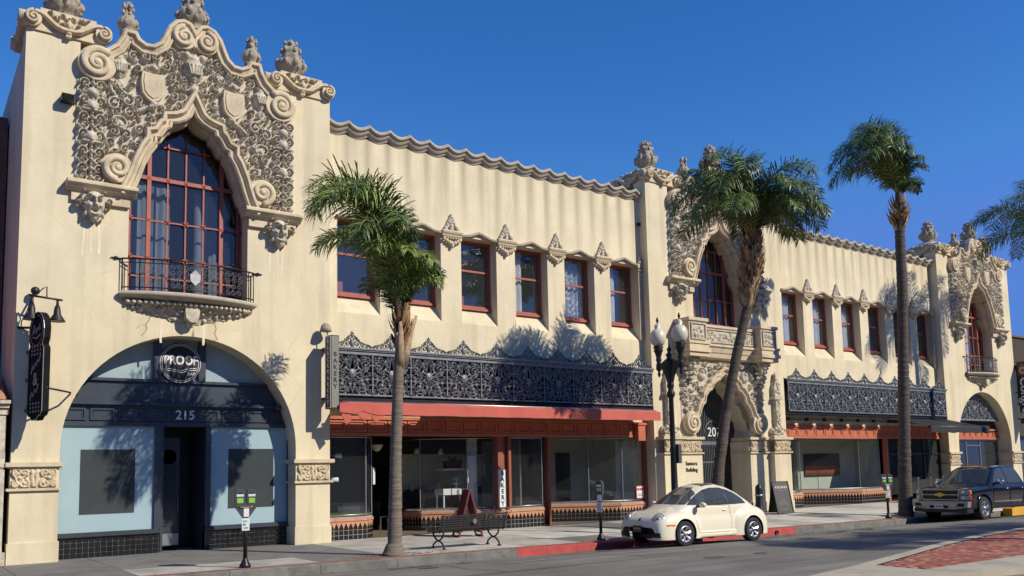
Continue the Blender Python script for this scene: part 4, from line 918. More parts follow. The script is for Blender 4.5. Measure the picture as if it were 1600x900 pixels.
for x in (10.1, 14.05, 18.0, 21.8):
    q = MB(); q.tube([(x, .2, 3.9), (x+.25, -.35, 3.85), (x, -.72, 3.87)], .022, 6); q.build('awning_arm', M['steel'], awn)
q = MB(); ra = random.Random(9)                      # torn cloth at the left end
for pts in ([(10.25, 3.56), (10.42, 3.72), (10.62, 3.62), (10.75, 3.5), (10.5, 3.36)], [(10.7, 3.52), (10.85, 3.64), (11.2, 3.53), (11.05, 3.42), (10.85, 3.3)], [(9.8, 3.6), (10.05, 3.62), (10.15, 3.4), (9.98, 3.22), (9.92, 3.36)]):
    q.slab(pts, [], -.80-ra.random()*.05, -.78, back=True)
q.build('torn_cloth', M['awning'], awn)

# black awning and front on the right wing
q = MB(); x0, x1 = 38.2, 43.6; vs = []
for i in range(25):
    x = x0+(x1-x0)*i/24; s = .02*math.sin(i*1.3)
    vs += [(x, .2, 4.0), (x, -.9, 3.72+s*.6), (x, -1.95, 3.46+s), (x, -2.0, 3.42+s), (x, -2.0, 3.17+s)]
q.raw(vs, [(i*5+j, i*5+5+j, i*5+6+j, i*5+1+j) for i in range(24) for j in range(4)], 0, 0)
a2 = q.build('awning', M['awning_black'], B); q = MB(); q.tube([(x0, -1.9, 3.44), (x1+.02, -1.9, 3.44)], .07, 8); q.build('awning_bar', M['black'], a2)
q = MB()
for i in range(9): q.box(30.6+1.27*i, 31.6+1.27*i, -.02, .2, 3.72, 3.86)
q.build('awning_box', M['iron_black'], B)

# ---- bar front inside the left arch
c = TC['L']; Y = .62
SIL = [(3.05, 5.47, Y), (6.62, 9.0, Y)]
def bulkhead(x0, x1, y0, rows, ts, z0=.0, top=.50, name='tiled_bulkhead', depth=.25):
    q = MB(); q.box(x0, x1, y0+.012, y0+depth, z0, top); return q.build(name, M['grout'], B)
def tiles(parent, x0, x1, y, z0, z1, ts, m='tile', sink=0):
    nx = max(int(round((x1-x0)/ts)), 1); nz = max(int(round((z1-z0)/ts)), 1); a = (x1-x0)/nx; b = (z1-z0)/nz
    for i in range(nx):
        for j in range(nz):
            dy = rs.uniform(-.0015, .0015)
            q = MB(); q.bbox(x0+a*i+.005, x0+a*(i+1)-.005, y+dy, y+.014, z0+b*j+.005, z0+b*(j+1)-.005, .006); q.build('tile', M[m], parent)
for x0, x1, y in SIL:
    bh = bulkhead(x0, x1, y-.03, 4, .13); tiles(bh, x0, x1, y-.034, .0, .50, .132)
    q = MB(); q.box(x0-.02, x1+.02, y-.10, y+.2, .505, .56); q.box(x0, x1, y-.06, y+.2, .56, .61); q.build('sill', M['navy'], B)
def pane(parent, x0, x1, y, z0, z1, m, name='pane', t=.01):
    q = MB(); q.box(x0, x1, y, y+t, z0, z1); return q.build(name, m, parent)
fq = MB()
for x0, x1 in ((3.02, 3.16), (5.34, 5.50), (6.60, 6.74), (8.84, 9.0)): fq.box(x0, x1, Y-.05, Y+.14, .61, 3.24)
fq.box(3.0, 9.0, Y-.04, Y+.16, 3.2, 3.30); fq.box(3.0, 9.0, Y+.02, Y+.16, 3.30, 3.72); fq.box(3.0, 9.0, Y-.02, Y+.16, 3.66, 3.73); fq.box(3.0, 9.0, Y-.12, Y+.16, 3.73, 3.79); fq.box(3.0, 9.0, Y-.07, Y+.16, 3.79, 3.83)
fq.box(3.2, 8.8, Y+.05, Y+.16, 3.83, 4.34); fq.box(3.2, 8.8, Y-.03, Y+.16, 4.34, 4.41)
for x in (5.36, 6.48): fq.box(x-.09, x+.09, Y-.06, Y+.16, 4.41, 5.6)
front = fq.build('bar_front', M['navy'], B)
for i in range(9):
    x = 3.14+.645*i; q = MB(); q.frame(x+.03, x+.58, 3.345, 3.645, .045, Y-.015, Y+.02); q.frame(x+.1, x+.51, 3.39, 3.60, .02, Y+.005, Y+.02); q.build('panel', M['navy'], front)
pane(front, 3.16, 5.34, Y+.03, .61, 3.2, M['film']); pane(front, 6.74, 8.84, Y+.03, .61, 3.2, M['film'])
q = MB(); q.box(3.63, 4.88, Y+.022, Y+.034, 1.04, 2.62); q.build('pane', M['film_dark'], front)
q = MB(); q.box(7.22, 8.46, Y+.022, Y+.034, 1.04, 2.62); q.build('pane', M['film_dark'], front)
M['fan'] = mat('fanlight_film', (.31, .40, .42), .3, var=.12, scale=2)
for x0, x1 in ((3.1, 5.27), (5.45, 6.39), (6.57, 8.8)): pane(front, x0, x1, Y+.06, 4.41, 5.6, M['fan'])
q = MB(); q.box(5.50, 5.56, Y, 2.3, .0, 3.2); q.box(6.62, 6.7, Y+.0, 2.3, 0, 3.2); q.box(5.5, 6.7, 2.3, 2.36, 0, 3.2); q.box(5.5, 6.7, Y, 2.3, 3.2, 3.26); q.build('entry_recess', M['navy2'] if 'navy2' in M else M['navy'], B)
q = MB(); q.box(5.58, 6.14, 1.35, 1.42, .1, 2.95); dr = q.build('door', M['navy'], B)
q = MB(); q.box(5.66, 6.06, 1.335, 1.352, .62, 2.6); q.build('pane', M['film_dark'], dr)
q = MB(); q.lathe([(.2, 0), (.2, .008), (.01, .008)], (5.86, 1.335, 2.44), 24, axis='y'); q.build('decal', M['black'], dr)
q = MB(); q.tube([(6.09, 1.3, 1.0), (6.09, 1.3, 1.35)], .016, 8); q.tube([(6.09, 1.3, 1.02), (6.09, 1.36, 1.02)], .012, 6); q.tube([(6.09, 1.3, 1.33), (6.09, 1.36, 1.33)], .012, 6); q.build('handle', M['steel'], dr)
q = MB(); q.box(5.58, 6.14, 1.34, 1.352, .12, .42); q.build('kick_plate', M['steel'], dr)
me = text_mesh('215', .33, M['white'], .008, bold=.004); t = at('house_number', me, B, (6.07, Y-.02, 3.495), FACE_FRONT)
# lamp brackets on the arch reveal
for x, z, s_ in ((3.33, 3.98, 1), (8.60, 3.75, -1)):
    q = MB(); q.tube([(x, .6, z), (x+s_*.1, .45, z+.05)], .03, 6); q.lathe([(.03, 0), (.08, -.02), (.09, -.12), (.05, -.16)], (x+s_*.1, .45, z+.08), 10); q.build('lamp_head', M['navy'], B)

# ---- shops under the wings. Bulkheads of pointed black tiles with a peach band
PE = 0
def bulk_path(path, tile_parts, ztop=.66):
    """plan polyline, front face; tiles as parts"""
    global PE
    q = MB()
    P = [Vector(p) for p in path]; inner = []
    for i, p in enumerate(P):
        d = (P[min(i+1, len(P)-1)]-P[max(i-1, 0)]).normalized(); inner.append(p+Vector((-d.y, d.x))*.28)
    poly = [tuple(p) for p in P]+[tuple(p) for p in inner[::-1]]
    q.prism(poly, 0, ztop-.01)
    bh = q.build('tiled_bulkhead', M['grout'], B)
    pe = MB(); rest = MB(); TR = []
    for a, b in zip(P, P[1:]):
        L = (b-a).length; d = (b-a)/L; nrm = Vector((d.y, -d.x))
        n = max(int(round(L/.15)), 1); w_ = L/n
        for i in range(n):
            def pt(u, o, z): r = a+d*(w_*i+u)+nrm*o; return (r.x, r.y, z)
            # two rows of square tiles and one pointed tile
            for z0, z1 in ((.0, .135), (.135, .27)):
                t = MB(); u0, u1 = .006, w_-.006; t.raw([pt(u0, 0, z0+.006), pt(u1, 0, z0+.006), pt(u1, 0, z1-.006), pt(u0, 0, z1-.006), pt(u0+.005, .008, z0+.011), pt(u1-.005, .008, z0+.011), pt(u1-.005, .008, z1-.011), pt(u0+.005, .008, z1-.011)], [(4, 5, 6, 7), (0, 1, 5, 4), (1, 2, 6, 5), (2, 3, 7, 6), (3, 0, 4, 7)]); TR.append(t)
            t = MB(); z0 = .276; u1 = w_-.006; t.raw([pt(.006, .006, z0), pt(u1, .006, z0), pt(u1, .006, z0+.06), pt(w_/2, .006, z0+.20), pt(.006, .006, z0+.06), pt(.006, 0, z0), pt(u1, 0, z0), pt(u1, 0, z0+.06), pt(w_/2, 0, z0+.20), pt(.006, 0, z0+.06)], [(0, 1, 2, 3, 4), (0, 1, 6, 5), (1, 2, 7, 6), (2, 3, 8, 7), (3, 4, 9, 8), (4, 0, 5, 9)]); TR.append(t)
        pe.raw([(a.x+nrm.x*.004, a.y+nrm.y*.004, .27), (b.x+nrm.x*.004, b.y+nrm.y*.004, .27), (b.x+nrm.x*.004, b.y+nrm.y*.004, .53), (a.x+nrm.x*.004, a.y+nrm.y*.004, .53)], [(0, 1, 2, 3)])
        m2 = max(int(round(L/.3)), 1)
        for i in range(m2):                           # sloping peach cap tiles
            e = .004; u0, u1 = L*i/m2+e, L*(i+1)/m2-e
            def qt(u, o, z): r = a+d*u+nrm*o; return (r.x, r.y, z)
            t = MB(); t.raw([qt(u0, .03, .53), qt(u1, .03, .53), qt(u1, .03, .60), qt(u0, .03, .60), qt(u0, -.20, .68), qt(u1, -.20, .68), qt(u1, -.2, .53), qt(u0, -.2, .53)], [(0, 1, 2, 3), (3, 2, 5, 4), (0, 3, 4, 7), (1, 2, 5, 6), (0, 1, 6, 7)]); t.build('cap_tile', M['peach'], bh)
    pe.build('peach_band', M['peach'], bh)
    for t in TR:
        if PE < 290 and tile_parts: t.build('tile', M['tile'], bh); PE += 1
        else: rest.join(t)
    if rest.v: o = rest.build('tile_field', M['tile'], bh); o['kind'] = 'stuff'
    return bh
def glass_path(path, parent, z0, z1, m='glass', bars=True):
    P = [Vector(p) for p in path]
    for a, b in zip(P, P[1:]):
        d = (b-a).normalized(); nrm = Vector((d.y, -d.x))*-.08
        q = MB(); q.raw([(a.x+nrm.x, a.y+nrm.y, z0), (b.x+nrm.x, b.y+nrm.y, z0), (b.x+nrm.x, b.y+nrm.y, z1), (a.x+nrm.x, a.y+nrm.y, z1)], [(0, 1, 2, 3)]); q.build('pane', M[m], parent)
    q = MB()
    for p in P: q.box(p.x-.012, p.x+.012, p.y+.06, p.y+.09, z0, z1)
    q.build('glazing_bar', M['steel'], parent)
    for zz in (z0, z1-.05):
        q = MB(); q.tube([(a.x, a.y+.08, zz+.02) for a in P], .022, 6); q.build('glazing_rail', M['steel'], parent)
Yf = .45
b1 = bulk_path([(9.87, Yf), (11.2, Yf), (11.55, Yf+.35), (12.0, 2.6)], True)
glass_path([(9.87, Yf), (11.2, Yf), (11.55, Yf+.35), (12.0, 2.6)], b1, .68, 2.98)
b2 = bulk_path([(13.55, 2.6), (13.75, 1.75), (15.85, .62)], True); glass_path([(13.55, 2.6), (13.75, 1.75), (15.1, 1.02), (15.85, .62)], b2, .68, 2.98)
b3 = bulk_path([(15.85, .60), (16.35, Yf), (17.72, Yf), (17.95, .75), (18.1, 2.4)], True); glass_path([(16.42, Yf), (17.72, Yf), (17.95, .75), (18.1, 2.4)], b3, .68, 2.98)
b4 = bulk_path([(18.75, 2.6), (18.95, 1.9), (21.2, Yf), (22.52, Yf)], True); glass_path([(18.75, 2.6), (18.95, 1.9), (20.3, 1.05), (21.4, Yf), (22.52, Yf)], b4, .68, 2.98)
for bx in ((15.86, 16.06, .42, .66, .68, 2.98), (16.24, 16.34, .36, .6, .68, 2.98), (16.08, 16.2, .5, .6, .68, 2.98), (17.98, 18.07, .5, .7, .0, 2.98), (22.46, 22.56, .42, .6, 0, 2.98)): q = MB(); q.box(*bx); q.build('shop_post', M['post'], B)
# bakery and vacant shop interiors
def room(x0, x1, y1, z1=3.4, m='room', name='shop_interior'):
    q = MB(); q.box(x0, x1, y1, y1+.05, 0, z1); q.box(x0-.05, x0, .95, y1, 0, z1); q.box(x1, x1+.05, .95, y1, 0, z1); q.raw([(x0, .5, .012), (x1, .5, .012), (x1, y1, .012), (x0, y1, .012)], [(0, 1, 2, 3)], 1); q.box(x0, x1, .6, y1, z1, z1+.05, 2)
    return q.build(name, [M[m], M['roomfloor'], M['dark']], B)
M['room2'] = mat('olive_plaster', (.50, .52, .43), .9, var=.12, scale=1); M['room3'] = mat('dark_panelling', (.13, .12, .105), .8, var=.3)
ri = room(9.9, 18.2, 6.5, m='room3'); r2 = room(18.3, 22.5, 3.4, m='room2')
q = MB(); q.box(13.9, 18.15, 3.6, 3.66, 1.3, 2.5); q.build('wall_panel', M['room2'], ri)
q = MB(); q.box(13.8, 18.1, 3.5, 3.6, 0, 1.25); q.box(13.4, 18.1, 3.3, 3.5, 2.55, 3.1); q.build('counter', M['dark'], ri)
q = MB(); q.box(15.35, 15.75, 1.5, 1.54, .7, 2.95); q.build('partition', M['room'], ri)
q = MB(); q.box(17.0, 17.06, .8, 2.4, .7, 2.9); q.box(16.5, 17.0, 2.3, 2.36, .7, 2.9); q.build('display_back', M['room3'], ri)
q = MB(); q.box(20.6, 21.3, 3.36, 3.40, .3, 2.5); q.box(18.6, 19.4, 3.36, 3.4, .3, 2.45); q.build('doorway', M['dark'], r2)
q = MB(); q.box(22.0, 22.5, 1.5, 1.55, .7, 2.9); q.build('partition', M['room2'], r2)
q = MB(); q.prism([(9.9, .66), (11.1, .66), (11.4, .95), (11.75, 2.3), (9.9, 2.3)], .0, .70); q.build('display_floor', M['grass'], B)
q = MB(); q.box(9.9, 11.9, 2.34, 2.4, 0, 3); q.build('display_back', M['navy3'] if 'navy3' in M else mat('dark_blue_board', (.02, .03, .05), .5), B)
q = MB(); q.prism([(13.75, 2.0), (15.8, .85), (17.6, .75), (17.9, 2.4), (13.75, 2.4)], .3, .66); q.build('display_floor', M['room'], B)
q = MB(); q.prism([(19.1, 2.1), (21.3, .75), (22.45, .75), (22.45, 2.6), (19.1, 2.6)], .3, .66); q.build('display_floor', M['roomfloor'], B)
# right wing shop: gallery with a painting, black restaurant front
b5 = bulk_path([(30.45, 1.2), (31.05, Yf), (31.85, Yf), (31.95, 1.9)], False); glass_path([(31.05, Yf), (31.85, Yf), (31.95, 1.9)], b5, .68, 2.98)
b6 = bulk_path([(33.4, 2.6), (33.6, 2.0), (36.3, Yf), (38.45, Yf), (38.6, 1.9)], False); glass_path([(33.4, 2.6), (33.6, 2.0), (36.3, Yf), (38.0, Yf)], b6, .68, 2.98)
r3 = room(30.4, 38.6, 4.0, m='room2'); r4 = room(38.7, 43.5, 5.0, m='dark')
q = MB(); q.box(38.42, 38.56, .38, .6, 0, 2.98); q.build('shop_post', M['terra'], B)
q = MB()
for x in (38.7, 40.3, 41.9, 43.4): q.box(x-.05, x+.05, .45, .55, 0, 2.98)
q.box(38.7, 43.4, .45, .55, 2.2, 2.28); q.build('shopfront_frame', M['black'], B)
for x0, x1 in ((38.75, 40.25), (40.35, 41.85), (41.95, 43.35)): pane(B, x0, x1, .5, .3, 2.95, M['glass_dark'])
q = MB(); q.box(40.0, 40.06, .7, .76, .6, 2.9); q.build('door_edge', M['white'], B)
# right tower ground floor
c = TC['R']; q = MB()
for x in (-2.2, -.75, .75): q.box(c+x-.04, c+x+.04, .7, .78, 0, 3.0)
q.box(c-2.9, c+2.9, .7, .78, 2.9, 3.0); q.box(c-.75, c+.75, .69, .75, 2.62, 2.68); q.build('shopfront_frame', M['steel'], B)
for x0, x1 in ((-2.85, -2.24), (-2.16, -.79), (-.71, .71), (.79, 2.85)): pane(B, c+x0, c+x1, .74, .1, 2.9, M['glass_dark'])
room(c-2.9, c+2.9, 4.5, m='dark')
# ================================================================ ENTRANCE OF THE MIDDLE TOWER
c = TC['C']
dr_ = Relief(0, 2.5, 3.02, 5.98, .02); X, Z = np.meshgrid(dr_.x, dr_.z, indexing='ij'); dop = np.array(DO)
dm = ~inside(X, Z, dop) & (X < 2.46); dm[0] = dm[1]
DD = np.where(inside(X, Z, dop), -1, edge_dist(X, Z, dop)); rnd = random.Random(23)
ko = [(1.98, 3.52, .46), (1.28, 5.38, .40), (2.1, 5.45, .3)]
def free2(x, z, r):
    i = min(max(int(round(x/.02)), 0), len(dr_.x)-1); j = min(max(int(round((z-3.02)/.02)), 0), len(dr_.z)-1)
    return DD[i, j] > .28+.6*r and x < 2.42-r*.6 and z < 5.9-r*.5 and z > 3.05+r*.5 and all((x-a)**2+(z-b)**2 > (q+.7*r)**2 for a, b, q in ko)
dr_.H += .01
dr_.spiral(1.28, 5.38, .36, 0, 1.0, 1, .06, .16, eye=False); dr_.dot(1.28, 5.36, .2, .17); dr_.dot(1.28, 5.5, .12, .2)
for k in range(8): dr_.dot(2.1+rnd.uniform(-.15, .15), 5.45+rnd.uniform(-.25, .25), .1, .2)
for z in np.arange(4.0, 5.2, .1): dr_.leaf(2.2, z, PI/2+(.6 if int(z*10) % 2 else -.6), .14, .06, .17)
fill(dr_, rnd, free2, 60, (.06, .17), .17)
ds = dr_.mesh(dm, both=True).move(c, -.02, 0).build('door_surround', M['stone'], B)
q = MB(); path = [(c+x, z) for x, z in DO if z >= 3.25]
q.sweep(path, [(0, .3), (0, -.14), (.05, -.19), (.09, -.19), (.1, -.14), (.17, -.14), (.18, -.2), (.22, -.25), (.28, -.25), (.31, -.18), (.31, .02)]); q.build('ogee_moulding', M['cap'], ds)
for s_ in (-1, 1): q = MB(); volute(q, c+s_*1.98, 3.52, .44, PI/2, 2.0, -s_, .13, -.28, .02); q.build('volute', M['cap'], ds)
capi_me = capital_mesh(1.04, 9)
for s_ in (-1, 1):
    x0, x1 = sorted((c+s_*2.64, c+s_*3.7)); a, b_ = sorted((c+s_*1.42, c+s_*2.5))
    q = MB(); q.box(x0, x1, -.3, 0, 0, 2.36); q.box(x0-.03, x1+.03, -.34, 0, 0, .4); q.box(a, b_, -.06, .0, 0, 2.36); q.box(a-.0, b_+.02, -.09, 0, 0, .4); p = q.build('entrance_pier', M['stucco'], B)
    at('pier_capital', capi_me, p, ((x0+x1)/2, -.3, .68)); at('pier_capital', capi_me, p, ((a+b_)/2, -.06, .68))
    q = MB(); xc = (x0+x1)/2; rr = random.Random(6)    # candelabrum standing on the pier
    q.box(xc-.4, xc+.4, -.24, 0, 3.0, 3.08); q.box(xc-.13, xc+.13, -.2, 0, 3.4, 4.55); q.box(xc-.26, xc+.26, -.26, 0, 4.55, 4.66); q.box(xc-.2, xc+.2, -.22, 0, 4.66, 4.72)
    for k in range(16): q.ball((xc+rr.uniform(-.3, .3), -.2, 3.1+rr.random()*.3), rr.uniform(.05, .09), 6)
    for k in range(26): q.ball((xc+rr.uniform(-.1, .1), -.2, 3.45+rr.random()*1.05), rr.uniform(.03, .055), 6)
    for s2 in (-1, 1): volute(q, xc+s2*.3, 3.24, .15, 0, 1.5, s2, .06, -.22, 0)
    q.slab([(xc-.2, 4.72), (xc+.2, 4.72), (xc+.2, 5.1), (xc+.1, 5.34), (xc, 5.4), (xc-.1, 5.34), (xc-.2, 5.1)], [], -.2, 0)
    for k in range(14): q.ball((xc+rr.uniform(-.12, .12), -.2, 4.8+rr.random()*.45), rr.uniform(.035, .06), 6)
    q.lathe([(.1, 5.36), (.14, 5.42), (.06, 5.48), (.1, 5.54), (.07, 5.62), (.02, 5.7)], (xc, -.1, 0), 10); q.build('candelabrum', M['stone'], p)
# balustrade balcony over the door
q = MB(); q.sweep([(c-1.62, 6.57), (c+1.62, 6.57)], [(.0, 0), (0, -.46), (-.08, -.46), (-.12, -.4), (-.3, -.34), (-.34, -.3), (-.5, -.26), (-.55, -.2), (-.55, 0)])
q.box(c-1.62, c+1.62, -.38, .1, 6.57, 7.22); q.box(c-1.62, c+1.62, -.44, .1, 7.22, 7.32)
for s_ in (-1, 1):
    a, b_ = sorted((c+s_*1.6, c+s_*2.58)); q.box(a, b_, -.72, 0, 6.57, 7.34); q.box(a-.05, b_+.05, -.78, 0, 7.34, 7.46); 
    for z0, z1, p in ((6.47, 6.57, .09), (6.30, 6.47, .05), (6.16, 6.30, .10), (6.0, 6.16, .03)): q.box(a-p, b_+p, -.72-p, 0, z0, z1)
bs = q.build('balustrade', M['cap'], B)
def panel_relief(x0, x1, z0, z1, y, seed, n):
    r = Relief(x0, x1, z0, z1, .02); q_ = random.Random(seed); r.H += .005
    fill(r, q_, lambda x, z, rr: x0+.03+rr*.8 < x < x1-.03-rr*.8 and z0+.03+rr*.8 < z < z1-.03-rr*.8, n, (.06, .11), .07)
    m = r.mesh(None, y0=y); m.frame(x0-.05, x1+.05, z0-.05, z1+.05, .05, y-.05, y+.02); return m
panel_relief(c-1.42, c+1.42, 6.68, 7.12, -.385, 3, 46).build('carved_panel', M['stone'], bs)
for s_ in (-1, 1): panel_relief(c+s_*2.09-.36, c+s_*2.09+.36, 6.68, 7.22, -.725, 5+s_, 16).build('carved_panel', M['stone'], bs)
for s_ in (-1, 1):
    q = MB(); rr = random.Random(15); xc = c+s_*2.09
    for z, r in ((5.95, .42), (5.8, .36), (5.62, .28), (5.42, .22), (5.24, .15), (5.1, .08)):
        q.ball((xc, -.16-r*.3, z), r*.75, 10, sy=.9, sz=.8)
        for k in range(int(5+r*22)):
            a = rr.uniform(PI, 2*PI); q.ball((xc+math.cos(a)*r, -.2+math.sin(a)*r*.8, z+rr.uniform(-.06, .06)), rr.uniform(.04, .075), 6)
    q.build('carved_corbel', M['stone'], bs)
# iron gates
q = MB(); q.box(c-1.9, c+1.9, 1.0, 1.06, 2.72, 2.86); q.box(c-1.75, c-1.6, 1.0, 1.06, 0, 2.72); q.box(c+.78, c+.86, 1.0, 1.06, 0, 2.72)
for i in range(34):
    x = c-1.7+i*.1; q.box(x-.012, x+.012, 1.0, 1.03, 2.86, 5.5)
    if x < c+.75: q.box(x-.012, x+.012, 1.0, 1.03, 0.05, 2.72)
for z in (.1, 1.1, 2.0): q.box(c-1.6, c+.78, .995, 1.05, z, z+.05)
q.tube([(c+.48+.62*math.cos(a), .99, 2.95+.75*math.sin(a)) for a in [PI*i/16 for i in range(17)]], .02, 6)
gate = q.build('iron_gate', mat('gate_grey', (.12, .14, .15), .5, .1), B)
at('door_number', text_mesh('207', .52, M['white'], .01), gate, (c+.48, .975, 3.22), FACE_FRONT)
q = MB()
for a, b_, cc, d in ((c-2, c+2, 3.6, 3.65),): q.box(a, b_, cc, d, 0, 5.6)
q.box(c-2, c-1.95, .96, 3.6, 0, 5.6); q.box(c+1.95, c+2, .96, 3.6, 0, 5.6); q.box(c-1.95, c+1.95, .96, 3.6, 5.55, 5.6); q.build('entrance_hall', M['room3'], B)
for i, (s, z) in enumerate((('Santora', 1.98), ('Building', 1.74))): at('lettering', text_mesh(s, .205, M['black'], .012, 'LEFT', bold=.002), B, (c-2.36, -.065, z), FACE_FRONT)
q = MB()                                             # wall lamp box on the left tower
q.box(2.86, 3.14, -.28, 0, 11.0, 11.16); q.raw([(2.88, -.285, 11.0), (3.12, -.285, 11.0), (3.12, -.34, 11.13), (2.88, -.34, 11.13), (2.88, -.28, 11.16), (3.12, -.28, 11.16)], [(0, 1, 2, 3), (3, 2, 5, 4)])
q = q.build('flood_lamp', M['black'], None, world=False); tag(q, 'small black flood lamp on the plain wall left of the carved window', 'lamp')

# ================================================================ NEIGHBOURS
M['brickwall'] = mat('dark_brick_wall', (.16, .075, .055), .9, var=.3, scale=6, bump=.4, bscale=20)
nb = thing('shop_building', 'low brown corner shop with a clay tiled eave at the left edge', 'building', (-3, 0, 0))
q = MB(); q.box(-14, 1.70, .12, 9, 0, 3.55); q.build('wall', M['hinge'], nb)
q = MB(); q.box(-14, 2.02, -.12, .4, 3.55, 3.64); q.box(-14, 2.04, -.2, .4, 3.64, 3.72); q.build('cornice', M['stone'], nb)
q = MB(); q.box(1.72, 1.98, -.02, .4, .3, 3.4); q.box(1.68, 2.02, -.06, .4, 3.4, 3.55); q.box(1.66, 2.04, -.08, .4, 0, .3); q.box(1.68, 2.02, -.05, .4, 2.2, 2.28); q.build('column', M['stone'], nb)
roof = MB(); roof.raw([(-14, 0, 3.74), (2.0, 0, 3.74), (2.0, 2.6, 4.6), (-14, 2.6, 4.6)], [(0, 1, 2, 3)]); rf = roof.build('roof', M['terra'], nb)
cl = mat('clay_tile', (.36, .17, .10), .85, var=.3, scale=4, bump=.3)
tl = MB()
n = 8; tl.raw([(math.cos(PI*i/n)*.13*(1.0 if j == 0 else .85), -.14+j*.9, 3.74+math.sin(PI*i/n)*.13+j*.3) for j in (0, 1) for i in range(n+1)], [(i, i+1, i+n+2, i+n+1) for i in range(n)]+[tuple(range(n+1))], 0, 1)
tl_me = tl.mesh('roof_tile', cl)
for i in range(24): at('roof_tile', tl_me, rf, (1.82-.27*i, 0, 0))
q = MB(); q.box(-14, 2.06, 3.3, 12, 3.5, 11.6); q.build('upper_wall', M['brickwall'], nb)
rb = thing('shop_building', 'dark brown flat fronted building beyond the far carved tower', 'building', (58, 1, 0))
q = MB(); q.slab([(51.32, 0), (75, 0), (75, 9.1), (51.32, 9.1)], [[(52.2, .3), (57, .3), (57, 3.2), (52.2, 3.2)], [(53, 5), (54.6, 5), (54.6, 7.4), (53, 7.4)]], 1.0, 1.5); q.box(51.32, 75, 1.5, 12, 0, 9.0); q.build('wall', mat('dark_brown_render', (.05, .038, .03), .9, var=.2, scale=1.5, bump=.2), rb)
q = MB(); q.box(51.3, 75.1, .9, 1.6, 9.1, 9.22); q.build('coping', M['hinge'], rb)
q = MB(); q.box(52.2, 57, 1.3, 1.32, .3, 3.2); q.box(53, 54.6, 1.3, 1.32, 5, 7.4); q.build('window', M['film_dark'], rb)

# ================================================================ SIGNS ON THE BUILDING
sg = thing('hanging_sign', 'tall narrow dark box sign lettered for a bakery beside the iron screen', 'sign', (9.7, -.1, 3.67))
q = MB(); q.box(9.55, 9.79, -.75, -.36, 3.67, 5.70); q.build('box', mat('sign_brown_shaded', (.035, .03, .026), .5, var=.1), sg)  # dark tone has the shade of the left face put into the colour
q = MB(); q.box(9.565, 9.775, -.758, -.75, 3.7, 5.67); q.build('front_panel', mat('sign_grey_sunlit', (.20, .19, .17), .6, var=.08), sg)  # lighter tone for the front face, the sun on it put into the colour
q = MB(); q.box(9.6, 9.74, -.36, .0, 5.35, 5.42); q.box(9.6, 9.74, -.36, 0, 3.95, 4.02); q.build('bracket', M['iron_black'], sg)
q = MB(); q.frame(0, 0.36, 0, 1.98, .015, 0, .01); f = q; f.mapv(lambda x, y, z: (9.548-y, -.74+x, 3.69+z)); f.build('edge_strip', M['white'], sg)
at('lettering', text_mesh('\n'.join('BLACKMARKET'), .175, M['white'], .004, spacing=.98, bold=.003), sg, (9.545, -.555, 4.69), (PI/2, 0, -PI/2))
at('lettering', text_mesh('\n'.join('BAKERY'), .175, M['black'], .004, spacing=1.02, bold=.004), sg, (9.67, -.762, 4.72), FACE_FRONT)
q = MB(); q.lathe([(.17, 5.86), (.15, 5.95), (.12, 6.04), (.05, 6.1), (.01, 6.11)], (9.60, -.28, 0), 12); q.tube([(9.6, -.28, 5.9), (9.6, 0, 5.95)], .025, 6); q.tube([(9.62, -.3, 5.86), (9.65, -.36, 5.7)], .02, 6); q.build('lamp', M['urnstone'], sg)

sg = thing('blade_sign', 'black blade sign with a round head and two gooseneck lamps left of the bar arch', 'sign', (2.5, 0, 3.3))
A0 = Vector((2.43, -.22)); D_ = Vector((.20, -.84)).normalized(); Nn = Vector((D_.y, -D_.x))  # Nn faces left/front
if Nn.x > 0: Nn = -Nn
def bl(u, o, z): p = A0+D_*u+Nn*o; return (p.x, p.y, z)
def blade(poly, o0, o1):
    q = MB(); q.slab(poly, [], 0, 1, back=True); return q.mapv(lambda x, y, z: bl(x, o0+(o1-o0)*y, z))
SW = .86; body = [(0.0, 3.42), (.08, 3.34), (.2, 3.32), (.3, 3.24), (SW-.3, 3.24), (SW-.2, 3.32), (SW-.08, 3.34), (SW, 3.42), (SW, 4.85), (SW-.1, 4.95), (SW-.02, 5.1)]+arc(SW/2, 5.28, .43, .05, PI-.05, 14)+[(.02, 5.1), (.1, 4.95), (0, 4.85)]
blade(body, -.07, .07).build('board', mat('sign_black', (.01, .01, .011), .8, spec=.1), sg)
q = MB(); P = [(SW/2+(x-SW/2)*.97, 4.45+(z-4.45)*.985) for x, z in body]; q.sweep(P, [(0, .072), (0, .082), (-.02, .082), (-.02, .072)], closed=True); q.mapv(lambda x, y, z: bl(x, y, z)).build('rim', M['steel'], sg)
q = MB(); q.sweep(arc(SW/2, 5.28, .34, 0, 2*PI, 30), [(0, .07), (0, .085), (-.018, .085), (-.018, .07)]); q.mapv(lambda x, y, z: bl(x, y, z)).build('ring', M['steel'], sg)
q = MB()
for pts in ([(.22, 5.2), (.3, 5.42), (.38, 5.3), (.3, 5.24), (.42, 5.22), (.5, 5.34), (.56, 5.28), (.62, 5.42), (.64, 5.28)], [(.22, 5.14), (.45, 5.1), (.66, 5.18)], [(.2, 4.3), (.28, 4.5), (.34, 4.4), (.42, 4.55), (.48, 4.46), (.56, 4.62), (.62, 4.55), (.72, 4.72)], [(.18, 3.7), (.26, 3.88), (.34, 3.78), (.44, 3.95), (.52, 3.86), (.64, 4.05)]): q.tube([(x, .078, z) for x, z in pts], .014, 4)
